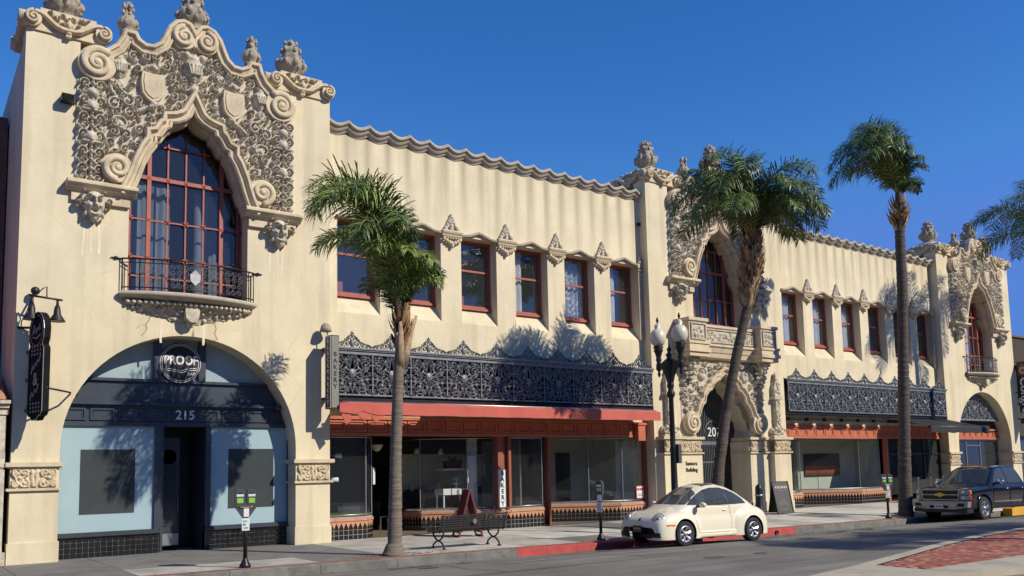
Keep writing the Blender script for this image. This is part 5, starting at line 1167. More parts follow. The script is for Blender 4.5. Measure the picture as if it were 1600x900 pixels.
for r in range(3):
    for k in range(4): q.lathe([(.03, .07), (.03, .08), (.005, .08)], (.2+.16*k, 0, 4.92-.09*r), 8, axis='y'); q.lathe([(.03, .07), (.03, .08), (.005, .08)], (.2+.16*k, 0, 3.62-.09*r), 8, axis='y')
q.mapv(lambda x, y, z: bl(x, y, z)).build('lettering', mat('sign_silver', (.35, .35, .34), .5), sg)
am = text_mesh('&', .42, bpy.data.materials['sign_silver'], .006); rotz = math.atan2(D_.y, D_.x); p_ = bl(SW/2, .075, 4.16); at('lettering', am, sg, p_, (PI/2, 0, rotz+PI if False else rotz))
for z in (3.5, 4.2, 4.85): q = MB(); q.tube([bl(-.3, 0, z), bl(.02, 0, z)], .05, 6); q.build('bracket', M['iron_black'], sg)
q = MB(); q.tube([(2.14, 0, 5.42), bl(-.1, 0, 5.42), bl(.1, 0, 5.42)], .03, 6); q.build('bracket', M['iron_black'], sg)
q = MB(); q.tube([bl(SW, 0, 3.95), (3.22, -.35, 3.92), (3.3, .2, 3.92)], .022, 6); q.build('brace_rod', M['iron_black'], sg)
q = MB(); q.tube([(2.3, -.45, 6.12), (2.98, -.52, 6.05)], .025, 6); q.ball((2.45, -.2, 6.28), .1, 8); q.tube([(2.45, -.05, 6.28), (2.45, -.45, 6.1)], .025, 6); q.tube([(2.42, -.2, 6.3), (2.5, -.3, 6.22), (2.6, -.3, 6.34), (2.66, -.4, 6.36), (2.66, -.45, 6.1)], .014, 5); q.tube([(2.36, -.4, 6.1), (2.3, -.2, 5.8), (2.2, -.1, 5.55), (2.2, -.05, 5.4)], .014, 5)
for x in (2.36, 2.88):
    q.tube([(x, -.48, 6.08), (x, -.48, 5.88)], .03, 6); q.lathe([(.05, 5.92), (.075, 5.8), (.08, 5.72), (.17, 5.58), (.18, 5.55), (.14, 5.56)], (x, -.48, 0), 14)
q.build('gooseneck_lamp', M['black'], sg)

sg = thing('round_sign', 'round black bar sign in the middle of the arched fanlight', 'sign', (5.92, Y, 4.36))
q = MB(); q.lathe([(.54, .02), (.54, -.03), (.5, -.05), (.01, -.05)], (5.92, Y-.01, 4.86), 40, axis='y', smooth=0); q.build('disc', M['black'], sg)
q = MB()
for r in (.50, .455): q.sweep(arc(5.92, 4.86, r, 0, 2*PI, 40), [(0, Y-.058), (0, Y-.068), (-.014, Y-.068), (-.014, Y-.058)])
q.build('ring', M['white'], sg)
at('lettering', text_mesh('PROOF', .33, M['white'], .004, sx=.80, bold=.01), sg, (5.93, Y-.066, 4.93), FACE_FRONT)
at('lettering', text_mesh('BAR', .12, M['white'], .004), sg, (6.2, Y-.066, 4.58), FACE_FRONT)
q = MB()
q.box(5.545, 5.575, Y-.07, Y-.06, 4.66, 5.0)
for dz in (0, -.05): q.tube([(5.50, Y-.066, 4.69+dz), (5.7, Y-.066, 4.70+dz), (5.95, Y-.066, 4.66+dz), (6.1, Y-.066, 4.72+dz), (6.32, Y-.066, 4.74+dz)], .011, 5)
q.build('flourish', M['white'], sg)

sg = thing('board_sign', 'white upright board lettered for a bakery on the brown shop post', 'sign', (15.98, .42, .7))
q = MB(); q.box(15.84, 16.11, .36, .41, .69, 1.92); q.build('board', M['white'], sg)
q = MB(); q.frame(15.84, 16.11, .69, 1.92, .018, .352, .362); q.build('frame', M['steel'], sg)
at('lettering', text_mesh('B\nA\nK\nE\nR\nY', .2, M['black'], .003, spacing=.97, bold=.006), sg, (15.975, .355, 1.30), FACE_FRONT)
sg = thing('notice', 'small white and red for rent notice in the vacant shop window', 'sign', (22.2, .5, .7))
q = MB(); q.box(22.02, 22.42, .485, .495, .74, 1.22); q.build('sheet', M['white'], sg)
q = MB(); q.frame(22.02, 22.42, .74, 1.22, .03, .475, .485); q.build('border', mat('red_print', (.5, .04, .05), .6), sg)
at('lettering', text_mesh('FOR RENT', .1, mat('red_letters', (.5, .04, .05), .6), .002, bold=.005, sx=.8).copy(), sg, (22.22, .476, 1.08), FACE_FRONT)
q = MB()
for z in (.84, .9): q.box(22.1, 22.34, .478, .484, z, z+.02)
q.build('print_lines', M['steel'], sg)
sg = thing('blade_sign', 'tall dark blade sign with a rust arch emblem at the right edge', 'sign', (51.4, -.1, 3.8))
q = MB(); q.box(51.4, 51.55, -1.35, -.08, 3.85, 7.35); q.build('board', mat('charcoal_sign', (.022, .020, .02), .5), sg)
q = MB(); q.slab([(-.55, 6.58), (.0, 6.58), (.0, 6.9)]+arc(-.275, 6.9, .275, 0, PI, 12)[1:], [], 0, .02, back=True); q.mapv(lambda x, y, z: (51.4-y, -.38-(x+.275)*.9, z)).build('emblem', mat('rust_emblem', (.22, .075, .03), .6), sg)
q = MB(); q.sweep(arc(-.275, 6.84, .13, 0, 2*PI, 18), [(0, .02), (0, .035), (-.035, .035), (-.035, .02)]); q.mapv(lambda x, y, z: (51.4-y, -.38-(x+.275)*.9, z)).build('emblem_ring', M['white'], sg)
me = text_mesh('Congreg', .66, M['white'], .01, 'LEFT', bold=.006); at('lettering', me, sg, (51.385, -.42, 6.45), (PI/2, PI/2, -PI/2))
for z in (7.1, 5.6, 4.1): q = MB(); q.tube([(51.47, -.1, z), (51.2, .02, z+.02)], .03, 6); q.build('bracket', M['iron_black'], sg)

# ================================================================ STREET FURNITURE
mg = mat('meter_grey', (.075, .08, .085), .5, .3, var=.15); lab = mat('lime_label', (.25, .55, .06), .6); scr = mat('meter_face', (.62, .64, .66), .35)
def meter(x, y, heads, rz, label, hgt=1.0):
    t = thing('parking_meter', label, 'parking meter', (x, y, walk_z(x, y)), rz, 'parking meters along the kerb')
    q = MB(); q.lathe([(.115, 0), (.115, .05), (.085, .1), (.06, .15), (.048, .18), (.044, .2)], n=16); q.build('base', M['iron_black'], t, world=False)
    q = MB(); q.lathe([(.042, .18), (.042, 1.12)], n=12); q.build('pole', M['iron_black'], t, world=False)
    q = MB(); q.box(-.075, .075, -.05, -.044, .75, 1.02); nl = q.build('notice', M['white'], t, world=False)
    q = MB(); q.box(-.055, .03, -.054, -.05, .93, .955); q.box(-.055, .0, -.054, -.05, .85, .9); q.box(-.04, .05, -.054, -.05, .79, .82); q.build('print', mat('teal_print', (.08, .35, .33), .6), nl, world=False)
    def head(dx):
        P = [(-.085, 1.24), (.085, 1.24), (.1, 1.4), (.1, 1.5)]+arc(0, 1.5, .1, 0, PI, 10)[1:]+[(-.1, 1.4)]
        q = MB(); q.slab(P, [], -.075, .075, back=True); q.move(dx); h = q.build('head', mg, t, world=False)
        q = MB(); q.raw([(dx-.07, -.082, 1.46), (dx+.07, -.082, 1.46), (dx+.06, -.05, 1.585), (dx-.06, -.05, 1.585)], [(0, 1, 2, 3)]); q.box(dx-.07, dx+.07, -.08, -.07, 1.44, 1.47); q.build('display', scr, h, world=False)
        q = MB(); q.box(dx-.035, dx+.03, -.083, -.078, 1.5, 1.52); q.build('screen', M['black'], h, world=False)
        q = MB(); q.box(dx-.06, dx+.06, -.084, -.076, 1.31, 1.41); q.build('label', lab, h, world=False)
    if heads == 2:
        q = MB(); q.slab([(-.07, 1.02), (.07, 1.02), (.21, 1.22), (.21, 1.3), (-.21, 1.3), (-.21, 1.22)], [], -.07, .07, back=True); yk = q.build('yoke', mg, t, world=False)
        q = MB(); q.tube([(-.13, -.08, 1.25), (-.1, -.085, 1.22), (.1, -.085, 1.22), (.13, -.08, 1.25)], .012, 5); q.build('rail', M['steel'], yk, world=False)
        q = MB(); q.box(-.045, .06, -.08, -.07, 1.03, 1.2); q.build('label', M['white'], t, world=False); head(-.115); head(.115)
    else:
        q = MB(); q.slab([(-.05, 1.02), (.05, 1.02), (.085, 1.25), (-.085, 1.25)], [], -.06, .06, back=True); q.build('yoke', mg, t, world=False)
        q = MB(); q.box(-.05, .05, -.075, -.065, 1.05, 1.22); q.build('label', M['white'], t, world=False); head(0)
    return t
meter(5.85, -4.91, 2, R(-12), 'twin headed parking meter in front of the arched bar front')
meter(15.55, -4.85, 1, R(-62), 'single headed parking meter by the red kerb near the cream car')
meter(29.32, -4.95, 2, R(-30), 'twin headed parking meter at the kerb ahead of the black pickup')

bn = thing('park_bench', 'black slatted metal bench with curled iron legs, its back to the street', 'bench', (11.75, -4.05, walk_z(11.75, -4.05)))
LB = 1.98
for i in range(6):
    z = .50+.058*i; y = -.30-.028*i*.9; q = MB(); q.box(-LB/2, LB/2, y-.012, y+.012, z, z+.042); q.build('back_slat', M['black'], bn, world=False)
for i in range(7):
    y = -.24+.075*i; z = .43-.012*math.sin(PI*i/6); q = MB(); q.box(-LB/2, LB/2, y, y+.055, z, z+.022); q.build('seat_slat', M['black'], bn, world=False)
for x in (-.94, -.31, .31, .94):
    q = MB(); q.tube([(x, -.27, .40), (x, -.31, .55), (x, -.46, .86)], .018, 6); q.build('back_brace', M['black'], bn, world=False)
for x in (-.82, .82):
    q = MB()
    for s_ in (-1, 1):
        q.tube([(x, s_*.27, 0.01), (x, s_*.25, .1), (x, s_*.12, .18), (x, s_*.05, .21), (x, s_*.12, .25), (x, s_*.22, .32), (x, s_*.25, .42)], [.026, .022, .022, .026, .022, .022, .025], 8); q.box(x-.03, x+.03, s_*.27-.06, s_*.27+.06, 0, .025)
    q.tube([(x, -.05, .21), (x, .05, .21)], .03, 8); q.build('leg', M['black'], bn, world=False)
for x in (-.97, .97):
    q = MB(); q.tube([(x, -.3, .62), (x, -.1, .66), (x, .2, .65), (x, .3, .58), (x, .27, .45), (x, .2, .42)], .02, 8); q.build('armrest', M['black'], bn, world=False)
q = MB(); q.sweep(arc(0, .66, .045, 0, 2*PI, 12), [(0, -.395), (0, -.405), (-.016, -.405), (-.016, -.395)]); q.box(-.03, .03, -.41, -.4, .62, .7); q.build('badge', M['steel'], bn, world=False)

lp = thing('street_lamp', 'black iron street lamp with two frosted globes before the middle tower', 'street lamp', (18.40, -4.9, walk_z(18.4, -4.9)))
q = MB(); q.lathe([(.26, 0), (.26, .12), (.22, .2), (.2, .7), (.22, .78), (.15, .9), (.12, 1.1), (.13, 1.16), (.10, 1.24), (.085, 2.4), (.10, 2.46), (.08, 2.55), (.07, 3.95), (.11, 4.02), (.12, 4.12), (.07, 4.2), (.10, 4.3), (.10, 4.38), (.075, 4.45), (.11, 4.78), (.16, 5.0), (.14, 5.08)], n=18); q.build('post', M['iron_black'], lp, world=False)
q = MB(); q.lathe([(.1, 5.05), (.07, 5.16), (.12, 5.24), (.05, 5.32), (.08, 5.4), (.03, 5.48), (.005, 5.62)], n=12); q.build('finial', M['iron_black'], lp, world=False)
q = MB(); q.slab([(-.52, 4.98), (-.44, 5.06), (-.3, 5.02), (-.12, 5.12), (.12, 5.12), (.3, 5.02), (.44, 5.06), (.52, 4.98), (.40, 4.82), (.28, 4.86), (.14, 4.6), (.08, 4.4), (-.08, 4.4), (-.14, 4.6), (-.28, 4.86), (-.40, 4.82)], [], -.05, .05, back=True); q.mapv(lambda x, y, z: (y, x, z)).build('arm', M['iron_black'], lp, world=False)
gm, nt_, b_ = new_mat('frosted_globe'); b_.inputs['Base Color'].default_value = (.66, .62, .50, 1); b_.inputs['Roughness'].default_value = .35; b_.inputs['Transmission Weight'].default_value = .12; b_.inputs['Subsurface Weight'].default_value = .2
for s_ in (-1, 1):
    q = MB(); q.lathe([(.02, 4.62), (.05, 4.7), (.03, 4.78), (.09, 4.86), (.08, 5.0), (.06, 5.06), (.09, 5.14), (.07, 5.2), (.11, 5.36), (.15, 5.42), (.12, 5.46), (.16, 5.52), (.13, 5.56)], (0, s_*.44, 0), 14); hd = q.build('lamp_holder', M['iron_black'], lp, world=False)
    q = MB(); q.lathe([(.12, 5.56), (.19, 5.62), (.235, 5.73), (.24, 5.84), (.21, 5.96), (.15, 6.04), (.08, 6.08), (.10, 6.15), (.07, 6.2), (.04, 6.24)], (0, s_*.44, 0), 20); q.build('globe', gm, hd, world=False)
    q = MB(); q.lathe([(.045, 6.23), (.02, 6.27), (.045, 6.32), (.035, 6.37), (.01, 6.44)], (0, s_*.44, 0), 10); q.build('tip', M['iron_black'], hd, world=False)
q = MB(); q.box(-.02, .1, -.16, .16, 2.05, 2.6); q.move(.08).build('control_box', mat('box_grey', (.05, .05, .052), .6), lp, world=False)

ab = thing('sandwich_board', 'black sidewalk menu board with white lettering by the entrance pier', 'sign', (28.05, -1.25, walk_z(28, -1.2)), R(-14))
q = MB(); q.slab([(-.36, .05), (.36, .05), (.36, 1.22), (-.36, 1.22)], [], 0, .03, back=True); q.mapv(lambda x, y, z: (x, y-.3+.24*z, z)); bd = q.build('front_board', mat('chalk_black', (.008, .008, .012), .5), ab, world=False)
q = MB(); q.slab([(-.36, .05), (.36, .05), (.36, 1.22), (-.36, 1.22)], [], 0, .03, back=True); q.mapv(lambda x, y, z: (x, .3-.24*z+y, z)); q.build('rear_board', M['black'], ab, world=False)
q = MB(); q.frame(-.39, .39, .02, 1.26, .035, -.02, .05); q.mapv(lambda x, y, z: (x, y-.3+.24*z, z)); q.build('frame', M['iron_black'], ab, world=False)
tilt = math.atan(.24)
for s, z, sz in (('ATILANO', 1.02, .135), ('Dining & Cocktails', .90, .055), ('HAPPY HOUR', .56, .06)):
    if z < .95: continue
    at('lettering', text_mesh(s, sz, M['white'], .002), bd, (28.05+0*z, -1.25, 0), (0, 0, 0)) if False else link('lettering', text_mesh(s, sz, M['white'], .002, bold=.001), bd, (0, -.305+.24*z, z), (PI/2-tilt, 0, 0))
q = MB()
for z, a, b2 in ((.9, -.2, .2), (1.14, -.06, .08), (.56, -.17, .16), (.5, -.1, .08), (.46, -.25, .25), (.43, -.2, .18), (.39, -.27, .25), (.36, -.22, .2), (.3, -.27, -.16), (.3, .1, .27), (.2, -.22, .17), (.15, -.17, .12)):
    k = int((b2-a)/.035); q2 = random.Random(z)
    for i in range(max(k, 1)): q.raw([(a+.035*i, -.304+.24*z, z), (a+.035*i+.012+.014*q2.random(), -.304+.24*z, z), (a+.035*i+.02, -.304+.24*(z+.018), z+.018), (a+.035*i+.004, -.304+.24*(z+.018), z+.018)], [(0, 1, 2, 3)])
q.build('chalk_writing', mat('faint_chalk', (.3, .3, .3), .8), bd, world=False)
sb = thing('sandwich_board', 'dark red folding sidewalk board standing behind the black bench', 'sign', (13.62, -1.2, walk_z(13.6, -1.2)), R(75))
mr = mat('dark_red_board', (.13, .02, .022), .6, var=.2)
for s_ in (-1, 1):
    q = MB(); q.slab([(-.3, .12), (.3, .12), (.3, 1.3), (-.3, 1.3)], [], 0, .025, back=True); q.frame(-.32, .32, .0, 1.34, .05, -.015, .04); q.mapv(lambda x, y, z, s_=s_: (x, s_*(.36-.26*z)+y, z)); q.build('board', mr, sb, world=False)
q = MB(); q.tube([(-.3, 0, 1.34), (.3, 0, 1.34)], .02, 6); q.build('hinge', M['steel'], sb, world=False)
ez = thing('bollard', 'short round topped black post beside the entrance door', 'bollard', (25.95, -1.9, walk_z(26, -1.9)))
q = MB(); q.lathe([(.17, 0), (.17, .06), (.14, .1), (.13, 1.0), (.12, 1.12), (.06, 1.2), (.01, 1.22)], n=16); q.build('post', M['iron_black'], ez, world=False)
q = MB(); q.lathe([(.15, .78), (.15, .84)], n=16); q.build('band', M['steel'], ez, world=False)
ea = thing('easel', 'thin metal easel leaning by the right entrance pier', 'easel', (26.75, -1.4, walk_z(26.7, -1.4)))
for s_ in (-1, 1):
    q = MB(); q.tube([(s_*.2, 0, 0), (s_*.03, .1, 1.1)], .014, 6); q.build('leg', M['steel'], ea, world=False)
q = MB(); q.tube([(0, .45, 0), (0, .1, 1.08)], .014, 6); q.build('rear_leg', M['steel'], ea, world=False)
q = MB(); q.tube([(-.14, .03, .4), (.14, .03, .4)], .012, 6); q.build('ledge', M['steel'], ea, world=False)
yb = MB(); P = [(0, .0), (0, .3), (.25, .34), (.32, .46), (1.1, .46), (1.2, .36), (4.0, .36), (4.0, 0)]
yb.slab([(37.0+x, z-.42) for x, z in P], [], -5.75, -5.38, back=True); tag(yb.build('kerb_barrier', M['yellow'], None, world=False), 'yellow painted concrete kerb block behind the black pickup', 'barrier')
br_ = thing('patio_barrier', 'low black fabric patio barrier before the dark restaurant front', 'barrier', (40.2, -1.0, walk_z(40, -1)))
for i in range(3):
    q = MB(); q.box(-1.6+1.1*i, -.56+1.1*i, -.02, .02, .12, 1.08); q.build('panel', M['awning_black'], br_, world=False)
for i in range(4):
    q = MB(); q.lathe([(.16, 0), (.16, .03), (.02, .05), (.02, 1.12), (.035, 1.14), (.01, 1.18)], (-1.63+1.1*i, 0, 0), 10); q.build('post', M['steel'], br_, world=False)

# ================================================================ THINGS IN THE SHOP WINDOWS
pt = thing('potted_plant', 'spiky plant in a red box on the white wall shelf in the bakery', 'plant', (15.2, 2.2, 1.98))
q = MB(); q.slab([(-.28, 0), (.28, 0), (.36, .3), (-.3, .26)], [], -.12, .12, back=True); q.build('pot', mr, pt, world=False)
q = MB(); rr = random.Random(5)
for i in range(26):
    a = rr.uniform(0, 6.28); l = rr.uniform(.2, .42); q.raw([(-.015, 0, .25), (.015, 0, .25), (math.cos(a)*l, math.sin(a)*l*.5, .25+rr.uniform(.08, .36))], [(0, 1, 2)])
q.build('leaves', mat('dark_leaf', (.03, .06, .025), .7), pt, world=False)
q = MB(); q.box(14.7, 15.75, 1.95, 2.4, 1.92, 1.98); q.build('shelf', M['white'], B)
tb = thing('display_table', 'small white display table in the bakery window', 'table', (15.0, 1.9, .66)); q = MB(); q.box(-.5, .5, -.28, .28, .46, .66); q.build('top', M['white'], tb, world=False)
for x, y in ((-.45, -.22), (.45, -.22), (-.45, .22), (.45, .22)): q = MB(); q.box(x-.02, x+.02, y-.02, y+.02, 0, .46); q.build('leg', M['white'], tb, world=False)
ck = MB(); ck.lathe([(.1, 0), (.02, .03), (.02, .14), (.16, .15), (.16, .17), (.02, .18), (.02, .3), (.11, .31), (.11, .33), (.01, .34)], (15.15, 1.85, 1.32), 14); tag(ck.build('cake_stand', M['white'], None, world=False), 'two tiered white cake stand on the display table', 'cake stand')
mb_ = MB(); mb_.slab([(15.38, .78), (15.54, .72), (15.56, 1.5), (15.62, 1.5), (15.62, 2.38), (15.28, 2.40), (15.28, 1.5), (15.36, 1.5)], [], 1.38, 1.41, back=True); tag(mb_.build('menu_panel', M['white'], None, world=False), 'tall white menu panel hanging inside the bakery window', 'panel')
pl_ = thing('pendant_lamp', 'small glass pendant lamp hanging inside the bakery', 'lamp', (15.0, 2.6, 2.45)); q = MB(); q.lathe([(.02, .22), (.05, .18), (.11, 0), (.1, 0)], n=12); q.build('shade', M['white'], pl_, world=False); q = MB(); q.tube([(0, 0, .2), (0, 0, .95)], .008, 5); q.build('cord', M['black'], pl_, world=False)
for i_, (x, y, z, l) in enumerate(((16.9, 2.6, 2.4, 'clear glass pendant lamp behind the narrow pane right of the bakery board'), (14.3, 3.0, 2.5, 'glass pendant lamp deep inside the bakery, nearest the doorway'))):
    p2 = copy_tree(pl_); p2.location = (x, y, z); p2['label'] = l
def chair(x, y, rz, l):
    t = thing('cafe_chair', l, 'chair', (x, y, .012), rz, 'chairs inside the bakery'); q = MB(); q.box(-.2, .2, -.2, .2, .44, .47); q.build('seat', M['dark'], t, world=False)
    q = MB(); q.box(-.2, .2, .17, .2, .6, .9); q.build('backrest', M['dark'], t, world=False)
    for a, b2 in ((-.18, -.18), (.18, -.18), (-.18, .18), (.18, .18)): q = MB(); q.box(a-.015, a+.015, b2-.015, b2+.015, 0, .9 if b2 > 0 else .44); q.build('leg', M['steel'], t, world=False)
chair(12.9, 3.0, .4, 'dark cafe chair just inside the bakery doorway'); chair(13.3, 4.4, -1.2, 'dark cafe chair at the back of the bakery')
jr = random.Random(2)
for i in range(7): q = MB(); h_ = jr.uniform(.12, .22); q.lathe([(.055, 0), (.06, h_*.8), (.04, h_), (.04, h_+.02)], (14.0+.35*i, 3.45, 1.25), 10); tag(q.build('jar', mat('storage_jar', [(.4, .3, .15), (.5, .5, .45), (.2, .08, .04)][i % 3], .3), None, world=False), 'storage jar on the dark bakery counter, '+('first', 'second', 'third', 'fourth', 'fifth', 'sixth', 'seventh')[i]+' from the left', 'jar', 'jars along the bakery counter')
sc_ = MB(); sc_.lathe([(.02, 2.55), (.13, 2.62), (.2, 2.76), (.2, 2.78)], (12.25, 1.9, 0), 14); tag(sc_.build('ceiling_lamp', mat('cream_glass', (.6, .52, .36), .4), None, world=False), 'cream glass bowl lamp over the recessed bakery doorway', 'lamp')
for x, y, z, l in ((10.55, 1.0, 2.42, 'white lamp shape on the upper rail of the left shop window'), (10.4, .9, 1.72, 'white lamp shape on the lower rail of the left shop window')):  # lamp-like marks in the window glass, built as solid heads on rails
    sl_ = thing('lamp_head', l, 'lamp', (x, y, z)); q = MB(); q.lathe([(.03, -.12), (.06, -.08), (.075, .08), (.06, .09)], n=12, axis='x'); q.build('head', M['white'], sl_, world=False)
    q = MB(); q.tube([(-.9, .1, -.1), (-.1, 0, .02)], .014, 5); q.build('rail', M['steel'], sl_, world=False)
nt2 = MB(); nt2.box(11.62, 11.80, .88, .89, 1.55, 2.05); nt2.mapv(lambda x, y, z: (x, y+(x-11.6)*1.2, z)); tag(nt2.build('notice', M['white'], None, world=False), 'narrow white paper notice on the glass beside the bakery doorway', 'sign')
q = MB(); q.box(33.9, 38.5, 2.14, 2.2, 0, 3.3); q.build('display_back', M['room2'], B)
pic = thing('painting', 'wide dark painting with a glowing red hillside in the gallery window', 'painting', (35.75, 2.13, 1.32))
pm, nt_, b_ = new_mat('red_landscape_print'); N = nt_.nodes; tc = N.new('ShaderNodeTexCoord'); sx = N.new('ShaderNodeSeparateXYZ'); nt_.links.new(tc.outputs['Object'], sx.inputs[0]); no = N.new('ShaderNodeTexNoise'); no.inputs['Scale'].default_value = 1.6; no.inputs['Detail'].default_value = 8; nt_.links.new(tc.outputs['Object'], no.inputs[0])
ad = N.new('ShaderNodeMath'); ad.operation = 'MULTIPLY_ADD'; ad.inputs[1].default_value = .55; nt_.links.new(no.outputs[0], ad.inputs[0]); nt_.links.new(sx.outputs[2], ad.inputs[2]); rp = N.new('ShaderNodeValToRGB'); e = rp.color_ramp.elements; e[0].position = .2; e[0].color = (.03, .008, .004, 1); e[1].position = .95; e[1].color = (.02, .014, .014, 1)
for p_, c_ in ((.45, (.22, .05, .012, 1)), (.62, (.42, .06, .02, 1)), (.74, (.05, .015, .012, 1))): z = e.new(p_); z.color = c_
nt_.links.new(ad.outputs[0], rp.inputs[0]); nt_.links.new(rp.outputs[0], b_.inputs['Base Color'])
q = MB(); q.box(-1.35, 1.35, -.03, 0, 0, .95); q.build('canvas', pm, pic, world=False); q = MB(); q.frame(-1.39, 1.39, -.04, .99, .04, -.05, .0); q.build('frame', M['black'], pic, world=False)

# ================================================================ ACROSS THE STREET (behind the camera; the shop glass mirrors it)
for i, (x0, x1, h, col, l) in enumerate(((-42, -20, 8.5, (.30, .24, .18), 'tan'), (-20, 2, 10.5, (.20, .10, .07), 'red brick'), (2, 26, 7.5, (.34, .30, .24), 'pale grey'), (26, 48, 9.5, (.16, .12, .09), 'brown'), (48, 74, 8.0, (.28, .22, .15), 'buff'), (74, 110, 10.0, (.18, .11, .08), 'dark brick'))):
    ob = thing('shop_building', l+' two storey shop building on the opposite side of the street', 'building', ((x0+x1)/2, -40, 0)); wm = mat(l.replace(' ', '_')+'_render', col, .9, var=.2, scale=1, bump=.2)
    hol = []; nb_ = int((x1-x0)/3.6); pw_ = (x1-x0)/nb_
    for k in range(nb_):
        a = x0+pw_*k; hol.append([(a+.4, .3), (a+pw_-.4, .3), (a+pw_-.4, 3.2), (a+.4, 3.2)]); hol.append([(a+1.0, 4.6), (a+pw_-1.0, 4.6), (a+pw_-1.0, 6.4), (a+1.0, 6.4)])
    q = MB(); q.slab([(x0, -.3), (x1, -.3), (x1, h), (x0, h)], hol, 0, .4); q.mapv(lambda x, y, z: (x, -36-y, z)); q.box(x0, x1, -50, -36.4, -.3, h-.2); q.build('wall', wm, ob)
    q = MB(); q.box(x0, x1, -36.4, -35.7, h, h+.25); q.build('cornice', wm, ob)
    for hh in hol: q = MB(); q.box(hh[0][0], hh[1][0], -36.3, -36.27, hh[0][1], hh[2][1]); q.build('window', M['film_dark'], ob)
# ================================================================ PALMS
M['frond'] = mat('palm_leaf', (.105, .155, .042), .4, var=.5, scale=1.2, spec=.35)
M['frond_l'] = mat('palm_leaf_young', (.23, .30, .07), .4, var=.35, scale=1.2, spec=.35)
for k in ('frond', 'frond_l'):
    b = M[k].node_tree.nodes['Principled BSDF']; b.inputs['Transmission Weight'].default_value = 0; b.inputs['Subsurface Weight'].default_value = 0
M['trunk'] = mat('palm_trunk', (.20, .165, .13), .95, var=.4, scale=3, bump=.8, bscale=9, dirt=(.07, .06, .05), dscale=2.5, stretch=(.7, .7, 11), spec=.1)
M['trunk_dark'] = mat('palm_trunk_dark', (.115, .095, .08), .95, var=.4, scale=3, bump=.8, bscale=9, dirt=(.045, .04, .035), dscale=2.5, stretch=(.7, .7, 11), spec=.1)
M['boot'] = mat('palm_fibre', (.27, .155, .075), .95, var=.45, scale=6, bump=.8, bscale=14, spec=.1)
M['rachis'] = mat('leaf_stalk', (.16, .19, .06), .6, var=.2)
M['deadleaf'] = mat('dry_leaf_base', (.36, .26, .16), .9, var=.35, scale=5, bump=.4)
def frond_mesh(az, el, L, droop, seed, org, side=.0, lf=.76, nl=58, ex=1.35):
    r = random.Random(seed); mb = MB(); n = 18; pts = []; p = Vector(org); aa = R(az); ee = R(el)
    dirs = []
    for i in range(n+1):
        t = i/n; e = ee-R(droop)*(t**ex); a = aa+R(side)*t
        d = Vector((math.cos(a)*math.cos(e), math.sin(a)*math.cos(e), math.sin(e))); dirs.append(d); pts.append(p.copy()); p = p+d*(L/n)
    mb.tube(pts, [.035*(1-.85*i/n)+.004 for i in range(n+1)], 5, m=1)
    vs, fs = [], []
    for k in range(nl):
        t = .07+.93*(k+r.random()*.6)/nl; f = t*n; i = min(int(f), n-1); q = pts[i].lerp(pts[i+1], f-i); d = dirs[i]
        sidev = d.cross(Vector((0, 0, 1)));
        if sidev.length < .15: sidev = Vector((-math.sin(aa), math.cos(aa), 0))
        sidev.normalize(); upv = sidev.cross(d)
        for s_ in (-1, 1):
            for rep in range(2):
                ln = lf*L/3.6*(math.sin(PI*min(max(t*.9+.08, 0), 1))**.6)*r.uniform(.75, 1.1)+.08
                ang = r.uniform(-.6, .7)              # plumose: leaflets leave at several angles
                o = (sidev*s_*math.cos(ang)+upv*math.sin(ang))*.8+d*r.uniform(.45, .75); o.normalize()
                w_ = d.cross(o).cross(o); w_ = (d-o*d.dot(o)); 
                if w_.length < .05: w_ = upv.copy()
                w_.normalize(); wd = r.uniform(.011, .0165)*(1.1 if L > 3 else 1); dp = r.uniform(.1, 1.05)
                a0 = q; a1 = q+o*ln*.5+Vector((0, 0, -.05*ln*dp)); a2 = q+o*ln*.82+Vector((0, 0, -.34*ln*dp)); a3 = q+o*ln*.97+Vector((0, 0, -.70*ln*dp))
                b = len(vs); vs += [a0-w_*wd*.5, a0+w_*wd*.5, a1-w_*wd, a1+w_*wd, a2-w_*wd*.75, a2+w_*wd*.75, a3]
                fs += [(b, b+1, b+3, b+2), (b+2, b+3, b+5, b+4), (b+4, b+5, b+6)]
    mb.raw(vs, fs, 0, 0)
    return mb
def scaleF(F, k): return [(a, e, l*k(a), d, *s) for a, e, l, d, *s in F]
